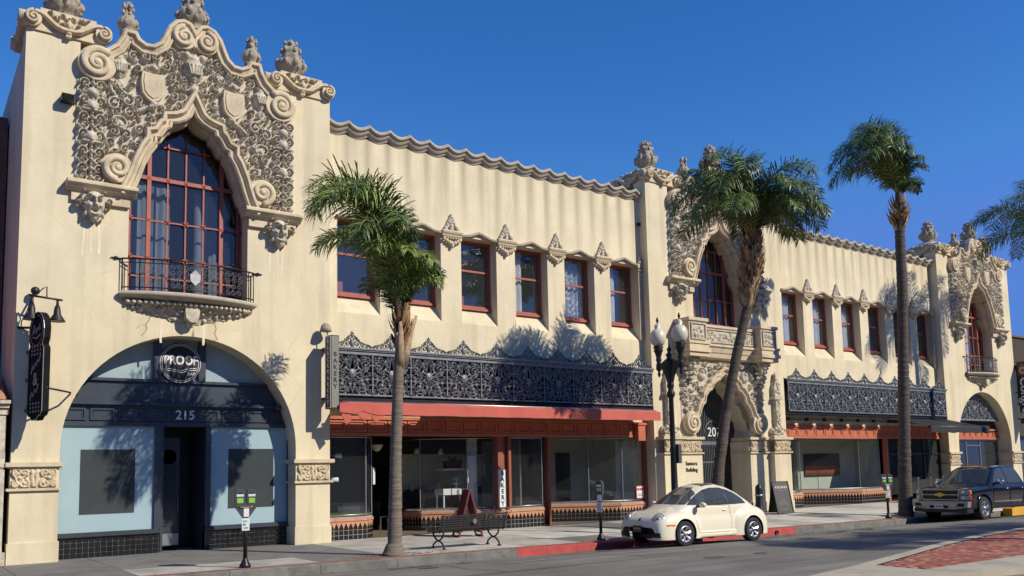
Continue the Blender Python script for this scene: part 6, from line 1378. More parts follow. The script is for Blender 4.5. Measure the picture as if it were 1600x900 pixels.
def palm(name, label, base, path, radii, fronds, boots, group, tm='trunk', seed=1, boot_r=.2, spear=None, young=False, old=(), ex=1.35):
    x, y, z = base; t = thing(name, label, 'palm tree', base, 0, group); r = random.Random(seed)
    # trunk: leaf scar rings as geometry
    P = [Vector((a, b, c)) for a, b, c in path]; pts = []; rad = []
    seg = [(P[i+1]-P[i]).length for i in range(len(P)-1)]; tot = sum(seg); n = int(tot/.05)
    for i in range(n+1):
        d = tot*i/n; k = 0
        while k < len(seg)-1 and d > seg[k]: d -= seg[k]; k += 1
        u = d/seg[k]; q = P[k].lerp(P[k+1], u)
        if 0 < k < len(P)-2:                          # smooth the bends
            q = q+(P[k-1]-P[k]*2+P[k+1])*.06*(1-u)+(P[k]-P[k+1]*2+P[k+2])*.06*u
        pts.append(q-Vector(base)); rr = radii[k]+(radii[k+1]-radii[k])*u; rad.append(rr*(1+(.05 if r.random() < .3 else -.012)+r.uniform(-.03, .03)))
    q = MB(); q.tube(pts, rad, 14); q.build('trunk', M[tm], t, world=False)
    top = P[-1]-Vector(base)
    q = MB()                                          # fibrous leaf bases
    for i in range(boots[0]):
        u = r.random(); h = boots[1]+(boots[2]-boots[1])*u; k = min(range(len(pts)), key=lambda j: abs(pts[j].z-(h-z))); c = pts[k]; a = r.uniform(0, 2*PI); rr = boot_r*(.7+.5*math.sin(PI*u))
        d = Vector((math.cos(a), math.sin(a), 0)); l = r.uniform(.25, .55); w_ = r.uniform(.04, .09); s_ = d.cross(Vector((0, 0, 1)))
        p0 = c+d*rr*.55; p1 = c+d*rr*.95+Vector((0, 0, l*.5)); p2 = c+d*(rr*1.15)+Vector((0, 0, l)); dep = d*.03
        q.raw([p0-s_*w_, p0+s_*w_, p1+s_*w_*.8, p1-s_*w_*.8, p2+s_*w_*.35, p2-s_*w_*.35, p0-s_*w_-dep, p0+s_*w_-dep, p1+s_*w_*.8-dep, p1-s_*w_*.8-dep], [(0, 1, 2, 3), (3, 2, 4, 5), (6, 7, 8, 9), (0, 3, 9, 6), (1, 2, 8, 7)], r.choice((0, 0, 1)))
    if q.v: q.build('leaf_base', [M['boot'], M['deadleaf']], t, world=False)
    for i, (az, el, L, dr, *sd) in enumerate(fronds):
        o = top+Vector((math.cos(R(az))*.06, math.sin(R(az))*.06, r.uniform(-.35, .1)))
        yg = young and i % 3 != 1
        frond_mesh(az, el, L, dr, seed*100+i, o, sd[0] if sd else 0, ex=ex).build('frond', [M['frond_l' if yg else 'frond'], M['rachis']], t, world=False)
    if spear:
        q = MB(); q.tube([top, top+Vector((.02, 0, spear*.6)), top+Vector((.03, 0, spear))], [.05, .04, .008], 6); q.build('spear_leaf', M['rachis'], t, world=False)
    for az, h, l in old:                              # cut stubs of old leaves
        q = MB(); d = Vector((math.cos(R(az)), math.sin(R(az)), 0)); k = min(range(len(pts)), key=lambda j: abs(pts[j].z-h)); c = pts[k]
        q.tube([c+d*.06-Vector((0, 0, .75)), c+d*.16-Vector((0, 0, .3)), c+d*.24+Vector((0, 0, .1)), c+d*(.24+l*.3)+Vector((0, 0, l))], [.10, .09, .07, .03], 7, flat=.5); q.build('leaf_stub', M['deadleaf'], t, world=False)
    return t
KP = 'queen palms planted along the kerb'
F1 = [(178, 87, 4.6, 185), (164, 85, 4.3, 180), (198, 84, 4.4, 182), (186, 78, 4.1, 172), (212, 87, 4.3, 170), (172, 89, 4.8, 160), (156, 72, 3.2, 155), (216, 70, 3.2, 155), (184, 62, 2.9, 140),
      (8, 80, 2.1, 160), (-28, 78, 2.1, 155), (40, 74, 2.1, 150), (-70, 78, 2.1, 150), (-10, 60, 1.6, 140), (-110, 76, 2.5, 150), (-140, 66, 2.5, 145), (100, 66, 2.4, 140), (-50, 46, 1.5, 125), (15, 87, 2.7, 125), (240, 80, 3.4, 160), (78, 62, 3.4, 60), (66, 70, 3.5, 75)]
F1 = scaleF(F1, lambda a: .96 if 130 < a % 360 < 245 else .82)
palm('palm_tree', 'slim queen palm by the black bench, its crown swept to the left', (9.33, -4.74, walk_z(9.3, -4.74)), [(9.33, -4.74, 0), (9.36, -4.74, .3), (9.40, -4.75, 2.4), (9.48, -4.78, 4.5), (9.55, -4.8, 5.2), (9.52, -4.8, 5.9)], [.28, .165, .13, .12, .08, .06], F1, (46, 4.75, 5.5), KP, 'trunk', 1, .22, spear=2.65, young=True, ex=2.5, old=((-120, 5.1, .3), (-20, 5.15, .45)))
F2 = [(180, 70, 4.4, 150), (162, 60, 4.2, 140), (200, 58, 4.2, 140), (215, 74, 4.2, 150), (178, 42, 3.8, 115), (145, 66, 4.0, 145), (205, 36, 3.4, 110), (190, 84, 4.4, 135), (-110, 74, 3.6, 150), (-85, 60, 3.4, 140), (-60, 72, 3.6, 150), (-40, 50, 3.4, 125), (90, 72, 3.8, 140), (50, 64, 3.8, 140),
      (0, 66, 4.4, 140), (12, 54, 4.2, 125), (-14, 56, 4.2, 130), (4, 38, 3.8, 110), (25, 72, 4.2, 145), (-30, 76, 3.8, 150), (160, 82, 4.2, 125), (30, 84, 4.0, 130), (-100, 40, 2.8, 115), (-150, 46, 3.2, 120), (-88, 78, 4.2, 150), (-75, 50, 3.6, 130), (95, 58, 4.2, 130), (80, 82, 4.4, 135)]
F2 = scaleF(F2, lambda a: .86 if 100 < a % 360 < 260 else .80)
palm('palm_tree', 'leaning queen palm with a dark curved trunk before the arched entrance', (20.2, -4.85, walk_z(20.2, -4.85)), [(20.15, -4.85, 0), (20.22, -4.86, .8), (20.36, -4.9, 1.9), (20.72, -4.95, 3.5), (21.0, -5.2, 5.16), (21.4, -5.4, 6.69), (21.6, -5.55, 8.0), (21.5, -5.7, 9.3)], [.26, .2, .165, .155, .15, .15, .17, .11], F2, (260, 6.7, 9.1), KP, 'trunk_dark', 2, .31, ex=1.55)
F3 = [(180, 84, 5.0, 172), (166, 80, 4.8, 165), (196, 80, 4.8, 168), (185, 70, 4.8, 150), (206, 76, 4.3, 160), (174, 89, 4.7, 152), (150, 80, 4.5, 150), (140, 68, 4.2, 145), (190, 56, 4.3, 130), (168, 48, 3.8, 125), (130, 54, 3.6, 130), (0, 80, 1.7, 150), (-25, 76, 1.7, 145), (40, 76, 2.0, 145), (-70, 80, 1.9, 145), (-110, 78, 2.3, 145), (-140, 66, 2.9, 140), (110, 70, 3.0, 140), (-20, 50, 1.3, 120)]
F3 = scaleF(F3, lambda a: .88 if 120 < a % 360 < 240 else .85)
palm('palm_tree', 'tall straight queen palm near the black pickup, crown blown to the left', (30.95, -4.7, walk_z(31, -4.7)), [(30.92, -4.7, -.2), (30.95, -4.72, 1.2), (31.1, -4.85, 5.0), (31.2, -5, 8.5), (31.3, -5, 11.2), (31.42, -5, 12.5)], [.28, .24, .20, .19, .18, .12], F3, (70, 10.7, 11.8), KP, 'trunk_dark', 3, .34, ex=1.8)
F4 = [(180+a, e, l, d) for a, e, l, d in ((0, 60, 4.6, 120), (15, 48, 4.6, 110), (-15, 46, 4.5, 110), (-30, 62, 4.4, 125), (30, 60, 4.3, 120), (5, 34, 4.2, 95), (60, 58, 4.2, 120), (-60, 60, 4.2, 120), (100, 60, 4, 120), (-100, 58, 4, 120), (180, 56, 4, 120), (150, 50, 4, 110), (-150, 52, 4, 110), (0, 82, 4.2, 110), (130, 36, 3.6, 100), (-130, 36, 3.6, 100), (-80, 30, 3.6, 95))]
palm('palm_tree', 'queen palm at the right edge showing only its drooping left fronds', (44.7, -4.9, walk_z(44, -4.9)), [(44.7, -4.9, -.3), (44.7, -4.9, 5), (44.6, -5, 12.5)], [.28, .22, .13], F4, (40, 11.2, 12.4), KP, 'trunk_dark', 4, .35)
# palms across the street, seen only by the shade they cast on the road
for i, (x, y, h) in enumerate(((25.2, -20.4, 8.0), (29.6, -20.8, 8.4), (34.0, -21.4, 8.6))):
    palm('palm_tree', ['queen palm on the far side of the street, nearest the camera', 'queen palm on the far side of the street, middle of three', 'queen palm on the far side of the street, farthest along'][i], (x, y, .2), [(x, y, 0), (x, y, h*.5), (x+.1, y, h)], [.3, .26, .16], scaleF(F4[:14], lambda a: .7), (0, 0, 0), 'palms across the street', 'trunk_dark', 7+i)
q = MB(); 
for i in range(160):
    a = rs.uniform(0, 2*PI); d = .36+abs(rs.gauss(0, .3)); x, y = 9.4+math.cos(a)*d*1.3, -4.66+math.sin(a)*d*.5
    if y < -5.0: continue
    q.ball((x, y, walk_z(x, y)+.003), rs.uniform(.012, .035), 6, sz=.4)
o = q.build('soil', M['soil'], None, world=False); o['kind'] = 'stuff'

# ================================================================ VEHICLES
def car_paint(name, col, rough=.22, metal=0.):
    m = mat(name, col, rough, metal, var=.02, scale=2, spec=.5, coat=.6); return m
M['tint'] = glass('car_glass', (.25, .28, .3), .06, .8)
M['plastic'] = mat('black_plastic', (.014, .014, .015), .5, var=.1)
M['amber'] = mat('amber_lens', (.7, .16, .02), .2); M['redlens'] = mat('red_lens', (.45, .03, .02), .2)
hl, nt_, b_ = new_mat('headlight_lens'); b_.inputs['Base Color'].default_value = (.46, .47, .45, 1); b_.inputs['Roughness'].default_value = .28; b_.inputs['Metallic'].default_value = .15; b_.inputs['Coat Weight'].default_value = 1
M['lens'] = hl
def solve(inside_fn, us, th, c_z):
    """radius of the section surface about (v=0, z=c_z) at each u, theta; inside_fn(u,v,z) <0 inside"""
    U, T = np.meshgrid(us, th, indexing='ij'); lo = np.zeros(U.shape); hi = np.full(U.shape, 2.2); cz = c_z(U) if callable(c_z) else c_z
    for _ in range(26):
        m = (lo+hi)/2; f = inside_fn(U, m*np.cos(T), cz+m*np.sin(T)); lo = np.where(f < 0, m, lo); hi = np.where(f < 0, hi, m)
    return U, lo*np.cos(T), cz+lo*np.sin(T)
def smin(a, b, k):
    h = np.clip(.5+.5*(b-a)/k, 0, 1); return b+(a-b)*h-k*h*(1-h)
def wheel(parent, x, y, z, rad, wid, spokes, side, rim_m, twist=0., sw=.16):
    """side=-1: outer face towards -y"""
    q = MB(); s_ = side; h = wid/2
    prof = [(rad*.66, -h*.92), (rad*.80, -h*1.0), (rad*.93, -h*.96), (rad*.985, -h*.78), (rad, -h*.5), (rad, h*.5), (rad*.985, h*.78), (rad*.93, h*.96), (rad*.66, h*.92)]
    w_ = bpy.data.objects.new('wheel', None); COL.objects.link(w_); w_.parent = parent; w_.location = (x, y, z); WL[w_.name] = (0, 0, 0)
    k = len(prof); n = 36; vs = [(r*math.cos(2*PI*j/n), yy, r*math.sin(2*PI*j/n)) for r, yy in prof for j in range(n)]
    q.raw(vs, [(i*n+j, i*n+(j+1) % n, (i+1)*n+(j+1) % n, (i+1)*n+j) for i in range(k-1) for j in range(n)], 0, 1); q.build('tyre', M['rubber'], w_, world=False)
    q = MB(); yo = s_*h*.86
    q.sweep(arc(0, 0, rad*.665, 0, 2*PI, 36), [(0, yo-s_*.05), (0, yo+s_*.005), (.02, yo+s_*.012), (.045, yo-s_*.01), (.05, yo-s_*.08)])
    for i in range(spokes):
        a = 2*PI*i/spokes+twist; c_, sn = math.cos(a), math.sin(a)
        def rp(r, t, yy): return (r*c_-t*sn, yy, r*sn+t*c_)
        w0, w1 = rad*sw*.55, rad*sw
        q.raw([rp(rad*.1, -w0, yo-s_*.02), rp(rad*.1, w0, yo-s_*.02), rp(rad*.64, w1, yo), rp(rad*.64, -w1, yo), rp(rad*.1, -w0, yo-s_*.06), rp(rad*.1, w0, yo-s_*.06), rp(rad*.64, w1, yo-s_*.06), rp(rad*.64, -w1, yo-s_*.06), rp(rad*.4, 0, yo+s_*.012)], [(0, 1, 8), (1, 2, 8), (2, 3, 8), (3, 0, 8), (0, 3, 7, 4), (1, 5, 6, 2)])
    q.lathe([(rad*.17, yo-s_*.04), (rad*.17, yo+s_*.005), (rad*.1, yo+s_*.02), (.005, yo+s_*.02)], n=18, axis='y'); q.build('rim', rim_m, w_, world=False)
    q = MB(); q.lathe([(rad*.62, yo-s_*.10), (.01, yo-s_*.10)], n=24, axis='y'); q.build('brake_disc', M['plastic'], w_, world=False)
    return w_
def split_mesh(P, cls, parent, mats_names, smooth=True):
    """P grid (nu,nt,3); cls (nu-1,nt-1) int class per face; one mesh per class"""
    nu, nt_, _ = P.shape; V = P.reshape(-1, 3)
    for k, (nm, mt) in mats_names.items():
        I, J = np.nonzero(cls == k)
        if len(I) == 0: continue
        F = np.stack([I*nt_+J, (I+1)*nt_+J, (I+1)*nt_+J+1, I*nt_+J+1], 1); used, inv = np.unique(F, return_inverse=True); inv = inv.reshape(F.shape)
        mb = MB(); mb.raw([tuple(v) for v in V[used]], [tuple(f) for f in inv.tolist()], 0, 1 if smooth else 0); mb.build(nm, mt, parent, world=False)
def ip(u, pts):
    a = np.array(pts); return np.interp(u, a[:, 0], a[:, 1])
def ips(u, pts):                                      # smooth interpolation
    a = np.array(pts); x = np.linspace(a[0, 0], a[-1, 0], 400); y = np.interp(x, a[:, 0], a[:, 1]); k = 17; y = np.convolve(np.pad(y, k//2, mode='edge'), np.hanning(k+2)[1:-1]/np.hanning(k+2).sum(), 'valid'); return np.interp(u, x, y)

M['dchrome'] = mat('grey_chrome', (.36, .37, .40), .38, .6, var=.05)
# ---- the round cream coupe; local x from nose to tail, outer side -y
bt = thing('parked_car', 'cream white round roofed two door car parked before the entrance', 'car', (15.33, -6.55, 0), R(-2.2))
bt.location.z = road_z(17.4, -7.3)+.005; bt.rotation_euler[1] = R(.55); WL[bt.name] = (0, 0, 0)
LX = 4.05; UF, UR = .80, 3.30; WR = .318
def beetle(u, v, z):
    av = np.abs(v)
    top = ips(u, [(-.1, .60), (.05, .68), (.2, .80), (.45, .905), (.75, .98), (1.1, 1.02), (2, 1.02), (3.0, 1.0), (3.5, .92), (3.8, .80), (4.0, .64), (4.2, .55)])
    nose = ((np.abs(u-2.0)/2.04))**7
    body = np.maximum((av/.775)**3.2+(np.maximum(z-.45, 0)/(top-.45))**2.6+nose*(1+.9*(av/.8)**2)-1, (.17-z)*3)
    body = body+np.where(z < .45, ((.45-z)/.5)**2*.35, 0)
    roof = ips(u, [(.6, .83), (.82, .985), (1.0, 1.09), (1.3, 1.27), (1.55, 1.405), (1.8, 1.505), (2.1, 1.555), (2.4, 1.555), (2.75, 1.485), (3.05, 1.365), (3.35, 1.185), (3.6, .99), (3.85, .74)])
    g = (av/.735)**2.9+(np.maximum(z-.72, 0)/np.maximum(roof-.72, .02))**2.5-1
    g = np.where((u < .65) | (u > 3.85), 1.0, g)
    def fend(uc, ru, zt, w_):
        return (av/w_)**9+(np.abs(u-uc)/ru)**2.7+(np.abs(z-.36)/(zt-.36))**2.5-1
    ff = fend(.76, .80, .885, .862); rf = fend(3.28, .76, .955, .862)
    sill = (av/.80)**10+(np.abs(u-2.05)/1.4)**8+(np.abs(z-.28)/.11)**4-1
    bump = (av/.80)**4+(np.abs(u-.42)/.44)**4+(np.abs(z-.40)/.235)**4-1
    rb_ = (av/.80)**4+(np.abs(u-3.62)/.44)**4+(np.abs(z-.42)/.23)**4-1
    f = smin(body, g, .12); f = smin(f, ff, .10); f = smin(f, rf, .10); f = smin(f, sill, .05); f = smin(f, bump, .06); f = smin(f, rb_, .06)
    return np.maximum(f, (.185-z)*4)
us = np.linspace(-.03, 4.07, 300); th = np.linspace(-.75, PI/2, 170)
U, V_, Z_ = solve(beetle, us, th, .50)
ok = (V_**2+(Z_-.5)**2) > 1e-4
Pn = np.stack([U, -V_, Z_], -1)
fu = (U[:-1, :-1]+U[1:, 1:])/2; fz = (Z_[:-1, :-1]+Z_[1:, 1:])/2; fv = (V_[:-1, :-1]+V_[1:, 1:])/2
nrm = np.cross(Pn[1:, :-1]-Pn[:-1, :-1], Pn[:-1, 1:]-Pn[:-1, :-1]); nrm /= (np.linalg.norm(nrm, axis=-1, keepdims=True)+1e-9); nrm *= np.sign((nrm*np.stack([fu-2.0, -fv, fz-.5], -1)).sum(-1, keepdims=True))
cls = np.zeros(fu.shape, int)
roofz = ips(fu, [(.6, .83), (.82, .985), (1.0, 1.09), (1.3, 1.27), (1.55, 1.405), (1.8, 1.505), (2.1, 1.555), (2.4, 1.555), (2.75, 1.485), (3.05, 1.365), (3.35, 1.185), (3.6, .99), (3.85, .74)])
side_win = np.array([(1.08, 1.02), (1.28, 1.15), (1.53, 1.29), (1.78, 1.395), (2.05, 1.445), (2.35, 1.445), (2.65, 1.38), (2.9, 1.275), (3.1, 1.14), (3.2, 1.01), (2.2, .995)])
sw_ = inside(fu, fz, side_win) & (np.abs(nrm[..., 1]) > .45)
pill = (np.abs(fu-(2.48-.22*(fz-1.1))) < .028)
cls[sw_] = 2; cls[sw_ & pill] = 5
ws = (fz > 1.03) & (nrm[..., 0] < -.36) & (fu < 1.70) & (fu > .88) & (fv < .64-.14*(fz-1.0)) & (fz < 1.455)
cls[ws] = 1
rw = (fz > .98) & (nrm[..., 0] > .42) & (fu > 2.8) & (fu < 3.6) & (fv < .52) & (fz < 1.36); cls[rw] = 3
cls[(fz > 1.45) & (fu > 1.88) & (fu < 2.30) & (fv < .36)] = 8
# wheel arches: cut the skin and pull the rim of the hole onto the circle
for uc in (UF, UR):
    d = np.hypot(fu-uc, fz-(WR+.005)); cls[(d < .375) & (fv > .5) & (fz < .78)] = -1
    dv = np.hypot(U-uc, Z_-(WR+.005)); near = (np.abs(dv-.375) < .03) & (V_ > .5)
    Pn[..., 0] = np.where(near, uc+(U-uc)/dv*.375, Pn[..., 0]); Pn[..., 2] = np.where(near, (WR+.005)+(Z_-WR-.005)/dv*.375, Pn[..., 2])
cls[(fz < .37) & (fz > .25) & (fu < .3) & (((fv < .36)) | ((fv > .43) & (fv < .74))) & (nrm[..., 0] < -.35)] = 6   # bumper intakes
door = inside(fu, fz, np.array([(1.30, .30), (1.20, .62), (1.20, .985), (2.50, .97), (2.54, .6), (2.50, .30)])) & (fv > .6) & (cls == 0)
cls[door] = 7
inner = Pn.copy()
MN = {0: ('body', car_paint('cream_car_paint', (.78, .72, .56))), 1: ('windshield', M['tint']), 2: ('side_window', M['tint']), 3: ('rear_window', M['tint']), 5: ('window_pillar', M['plastic']), 6: ('intake', M['plastic']), 7: ('door', None), 8: ('sunroof', M['film_dark'])}
MN[7] = ('door', MN[0][1])
e_ = edge_dist(U, Z_, side_win); m_ = (e_ < .0075) & (Z_ > 1.0) & (V_ > .3)      # pull the skin onto the window outline
for i_, j_ in zip(*np.nonzero(m_)):
    best = None
    for k_ in range(len(side_win)):
        A_, B_ = side_win[k_], side_win[(k_+1) % len(side_win)]; d_ = B_-A_; t_ = np.clip(((U[i_, j_]-A_[0])*d_[0]+(Z_[i_, j_]-A_[1])*d_[1])/(d_@d_), 0, 1); c_ = A_+d_*t_; dd = (U[i_, j_]-c_[0])**2+(Z_[i_, j_]-c_[1])**2
        if best is None or dd < best[0]: best = (dd, c_)
    Pn[i_, j_, 0] = best[1][0]; Pn[i_, j_, 2] = best[1][1]
# shut lines of door and bonnet are pressed in
for poly in (np.array([(1.30, .30), (1.20, .62), (1.20, .985), (2.50, .97), (2.54, .6), (2.50, .30)]),):
    e = edge_dist(U, Z_, poly); m = (e < .014) & (V_ > .6); Pn[..., 1] = np.where(m, Pn[..., 1]+.02, Pn[..., 1])
hood = (U > .15) & (U < 1.14) & (np.abs(V_-(.30+.38*np.sqrt(np.clip((U-.15)/.6, 0, 1)))) < .013) & (Z_ > .6); Pn[..., 2] = np.where(hood, Pn[..., 2]-.018, Pn[..., 2])
for s_ in (1, -1):
    Q = Pn.copy(); Q[..., 1] *= s_; split_mesh(Q, cls, bt, MN)
def surf_v(u, z):                                     # half width of the car skin at (u,z)
    lo, hi = 0., 1.2
    for _ in range(30):
        m = (lo+hi)/2
        if beetle(np.array([u]), np.array([m]), np.array([z]))[0] < 0: lo = m
        else: hi = m
    return lo
def surf_u(v, z):
    lo, hi = 2.0, -.3
    for _ in range(34):
        m = (lo+hi)/2
        if beetle(np.array([m]), np.array([v]), np.array([z]))[0] < 0: lo = m
        else: hi = m
    return lo
q = MB(); q.box(.3, 3.8, -.6, .6, .2, .3); q.box(.45, 1.15, -.52, .52, .3, .75); q.box(2.9, 3.7, -.52, .52, .3, .8); q.build('underbody', M['plastic'], bt, world=False)
for uc in (UF, UR):
    for s_ in (-1, 1):
        q = MB(); n = 18; q.raw([(uc+.376*math.cos(PI*i/n), s_*yy, WR+.005+.376*math.sin(PI*i/n)) for yy in (.845, .5) for i in range(n+1)], [(i, i+1, n+2+i, n+1+i) for i in range(n)]+[tuple(range(n+1, 2*n+2))], 0, 1); q.build('wheel_well', M['plastic'], bt, world=False)
        wheel(bt, uc, s_*.75, WR, WR, .205, 6, s_, mat('alloy', (.55, .55, .56), .28, .9, var=.05) if 'alloy_' not in M else M['alloy_'], .2, .15)
for s_ in (-1, 1):
    vs_ = []; uh, zh = .27, .70; n = 24                # round headlight set in the wing
    u0 = surf_u(.60, zh); q = MB(); ax = Vector((-.80, s_*.42, .42)).normalized(); cpos = Vector((surf_u(.60, zh)+.03, s_*.60, zh))
    tq = ax.to_track_quat('Z', 'Y')
    def disc(rad, prof, nm, mt, par):
        q = MB(); q.lathe([(r*rad, h) for r, h in prof], n=n); q.mapv(lambda x, y, z: tuple(cpos+tq @ Vector((x, y, z)))); return q.build(nm, mt, par, world=False)
    h = disc(.155, [(1.05, -.06), (1.05, -.005), (.98, .004)], 'headlight_bezel', M['steel'], bt); h2 = disc(.15, [(1, -.02), (.97, .0), (.8, .018), (.5, .03), (.02, .036)], 'headlight', M['lens'], bt); disc(.06, [(1, .0), (.9, .032), (.02, .042)], 'bulb', M['dchrome'], h2)
    q = MB(); u0 = .335; v0 = surf_v(u0, .545); q.box(-.125, .125, -.01, .012, -.022, .022); q.mapv(lambda x, y, z: (u0-.02+x, s_*(surf_v(u0-.02+x, .545)+.004-y*.5), .545+z)); q.build('indicator', M['amber'], bt, world=False)
    q = MB(); P = [(0, -.065, 0), (.0, -.13, .02)]
    q.ball((1.36, s_*.90, 1.02), .10, 12, sx=.75, sz=.72, sy=1.1); q.build('mirror', MN[0][1], bt, world=False)
    q = MB(); q.tube([(1.32, s_*.72, .98), (1.37, s_*.86, .99)], .035, 8); q.build('mirror_arm', M['plastic'], bt, world=False)
    v0 = surf_v(2.32, .86); q = MB(); q.ball((2.32, s_*(v0+.012), .86), .075, 10, sy=.22, sz=.3); q.build('door_handle', MN[0][1], bt, world=False)
    q = MB(); q.ball((3.93, s_*.58, .72), .1, 10, sx=.35); q.build('tail_light', M['redlens'], bt, world=False)
uN = surf_u(0, .46); q = MB(); q.box(-.012, .0, -.155, .155, -.08, .08); q.move(uN-.012, 0, .455); pl = q.build('number_plate', M['black'], bt, world=False)
q = MB(); q.frame(-.155, .155, -.08, .08, .012, -.006, 0); q.mapv(lambda x, y, z: (uN-.024+y*0-.002, x, z+.455)); q.build('plate_frame', M['steel'], pl, world=False)
q = MB(); rr = random.Random(3)
for i in range(7): q.raw([(uN-.0255, -.12+.035*i, .43), (uN-.0255, -.098+.035*i, .43), (uN-.0255, -.098+.035*i, .485), (uN-.0255, -.12+.035*i, .485)], [(0, 1, 2, 3)])
q.build('plate_letters', M['steel'], pl, world=False)
ub = surf_u(0, .67); q = MB(); q.lathe([(.058, 0), (.058, .012), (.05, .016)], n=20); axv = Vector((-.75, 0, .66)).normalized(); tq = axv.to_track_quat('Z', 'Y'); q.mapv(lambda x, y, z: tuple(Vector((ub, 0, .67))+tq @ Vector((x, y, z)))); bd = q.build('badge', M['chrome'], bt, world=False)
q = MB()
for seg in ([(-.032, .034), (-.012, -.0), (0, .02), (.012, 0), (.032, .034)], [(-.042, .01), (-.016, -.042), (0, -.012), (.016, -.042), (.042, .01)]): q.tube([(a, b2, .02) for a, b2 in seg], .006, 5)
q.mapv(lambda x, y, z: tuple(Vector((ub, 0, .67))+tq @ Vector((y*0+x, y, z)))).mapv(lambda x, y, z: (x, y, z)); q.build('badge_letters', M['plastic'], bd, world=False)
for s_ in (-1, 1):                                    # cabin
    q = MB(); q.slab([(1.7, .35), (2.2, .35), (2.35, .95), (2.22, 1.0), (2.1, .55), (1.7, .52)], [], -.22, .22, back=True); q.ball((2.30, 0, 1.08), .12, 8, sx=.5, sz=.9); q.move(0, s_*.36, 0); q.build('seat', mat('beige_seat', (.36, .32, .24), .8), bt, world=False)
q = MB(); q.box(.95, 1.4, -.66, .66, .8, .93); q.build('dashboard', M['plastic'], bt, world=False)
q = MB(); q.sweep(arc(0, 0, .18, 0, 2*PI, 20), [(0, -.015), (0, .015), (-.025, .015), (-.025, -.015), (0, -.015)]); q.mapv(lambda x, y, z: (1.55+z*.35+y, -.36+x, .98+z*.9)); q.build('steering_wheel', M['plastic'], bt, world=False)
q = MB(); q.box(1.18, 1.3, -.1, .3, .97, .975); q.mapv(lambda x, y, z: (x+.28, y, z+.12)); 
q = MB(); q.slab([(-.5, 0), (-.04, 0), (-.04, .3), (-.46, .3)], [], 0, .005, back=True); q.mapv(lambda x, y, z: (1.18+z*1.15+y, x+.52, .98+z*.85)); q.build('sun_shade', mat('pale_card', (.62, .66, .46), .8), bt, world=False)

# ---- the black pickup
tk = thing('parked_pickup', 'black crew cab pickup truck with a chrome grille parked at the kerb', 'pickup truck', (30.6, -6.25, 0), R(-1.5))
tk.location.z = road_z(32.5, -7.2); tk.rotation_euler[1] = R(.5); tk.scale = (1.03, 1.03, 1.04); WL[tk.name] = (0, 0, 0)
TF, TR_, TW = .98, 4.62, .40
def pickup(u, v, z):
    av = np.abs(v)
    top = ips(u, [(-.1, 1.04), (.05, 1.07), (.3, 1.11), (1.2, 1.18), (1.5, 1.20), (3.9, 1.22), (5.9, 1.24)])
    body = np.maximum((av/(.98-.05*np.clip((.5-u)/.5, 0, 1)**2))**9+(np.abs(u-2.92)/2.92)**26+(np.maximum(z-.7, 0)/(top-.7))**9-1, (.42-z)*3)
    roof = ips(u, [(1.2, 1.1), (1.42, 1.19), (1.75, 1.46), (2.1, 1.74), (2.35, 1.83), (2.9, 1.87), (3.5, 1.86), (3.75, 1.80), (3.9, 1.5), (4.0, 1.15)])
    g = (av/(.95-.20*np.clip((z-1.15)/.72, 0, 1)))**8+(np.maximum(z-.9, 0)/np.maximum(roof-.9, .02))**7-1
    g = np.where((u < 1.3) | (u > 3.98), 1., g)
    fl = lambda uc: (av/1.015)**14+(np.abs(u-uc)/.62)**4+(np.abs(z-.55)/.42)**4-1
    return np.maximum(smin(smin(smin(body, g, .06), fl(TF), .05), fl(TR_), .05), (.40-z)*4)
us = np.linspace(-.01, 5.86, 250); th = np.linspace(-.62, PI/2, 130)
U, V_, Z_ = solve(pickup, us, th, .85)
Pn = np.stack([U, -V_, Z_], -1)
fu = (U[:-1, :-1]+U[1:, 1:])/2; fz = (Z_[:-1, :-1]+Z_[1:, 1:])/2; fv = (V_[:-1, :-1]+V_[1:, 1:])/2
nrm = np.cross(Pn[1:, :-1]-Pn[:-1, :-1], Pn[:-1, 1:]-Pn[:-1, :-1]); nrm /= (np.linalg.norm(nrm, axis=-1, keepdims=True)+1e-9); nrm *= np.sign((nrm*np.stack([fu-2.9, -fv, fz-.85], -1)).sum(-1, keepdims=True))
cls = np.zeros(fu.shape, int)
for poly in ([(1.80, 1.25), (1.86, 1.36), (2.2, 1.66), (2.42, 1.74), (2.70, 1.76), (2.72, 1.25)], [(2.82, 1.25), (2.80, 1.76), (3.45, 1.75), (3.66, 1.62), (3.72, 1.25)]):
    cls[inside(fu, fz, np.array(poly)) & (np.abs(nrm[..., 1]) > .5)] = 2
cls[(fz > 1.23) & (nrm[..., 0] < -.4) & (fu > 1.35) & (fu < 2.22) & (fv < .80-.16*(fz-1.2)/.6) & (fz < 1.76)] = 1
for uc in (TF, TR_):
    rr_ = .50; d = np.hypot(fu-uc, fz-TW); cls[(d < rr_) & (fv > .5) & (fz < 1.0)] = -1
    dv = np.hypot(U-uc, Z_-TW); near = (np.abs(dv-rr_) < .03) & (V_ > .5)
    Pn[..., 0] = np.where(near, uc+(U-uc)/dv*rr_, Pn[..., 0]); Pn[..., 2] = np.where(near, TW+(Z_-TW)/dv*rr_, Pn[..., 2])
d1 = np.array([(1.62, .5), (1.62, 1.2), (2.77, 1.2), (2.77, .5)]); d2 = np.array([(2.79, .5), (2.79, 1.2), (3.80, 1.2), (3.80, .9), (3.62, .5)])
for P_ in (d1, d2, np.array([(3.92, .45), (3.92, 1.3), (5.84, 1.3), (5.84, .45)])):
    e = edge_dist(U, Z_, P_); m = (e < .016) & (V_ > .7); Pn[..., 1] = np.where(m, Pn[..., 1]+.02, Pn[..., 1])
cls[inside(fu, fz, d1) & (cls == 0) & (fv > .7)] = 7; cls[inside(fu, fz, d2) & (cls == 0) & (fv > .7)] = 7
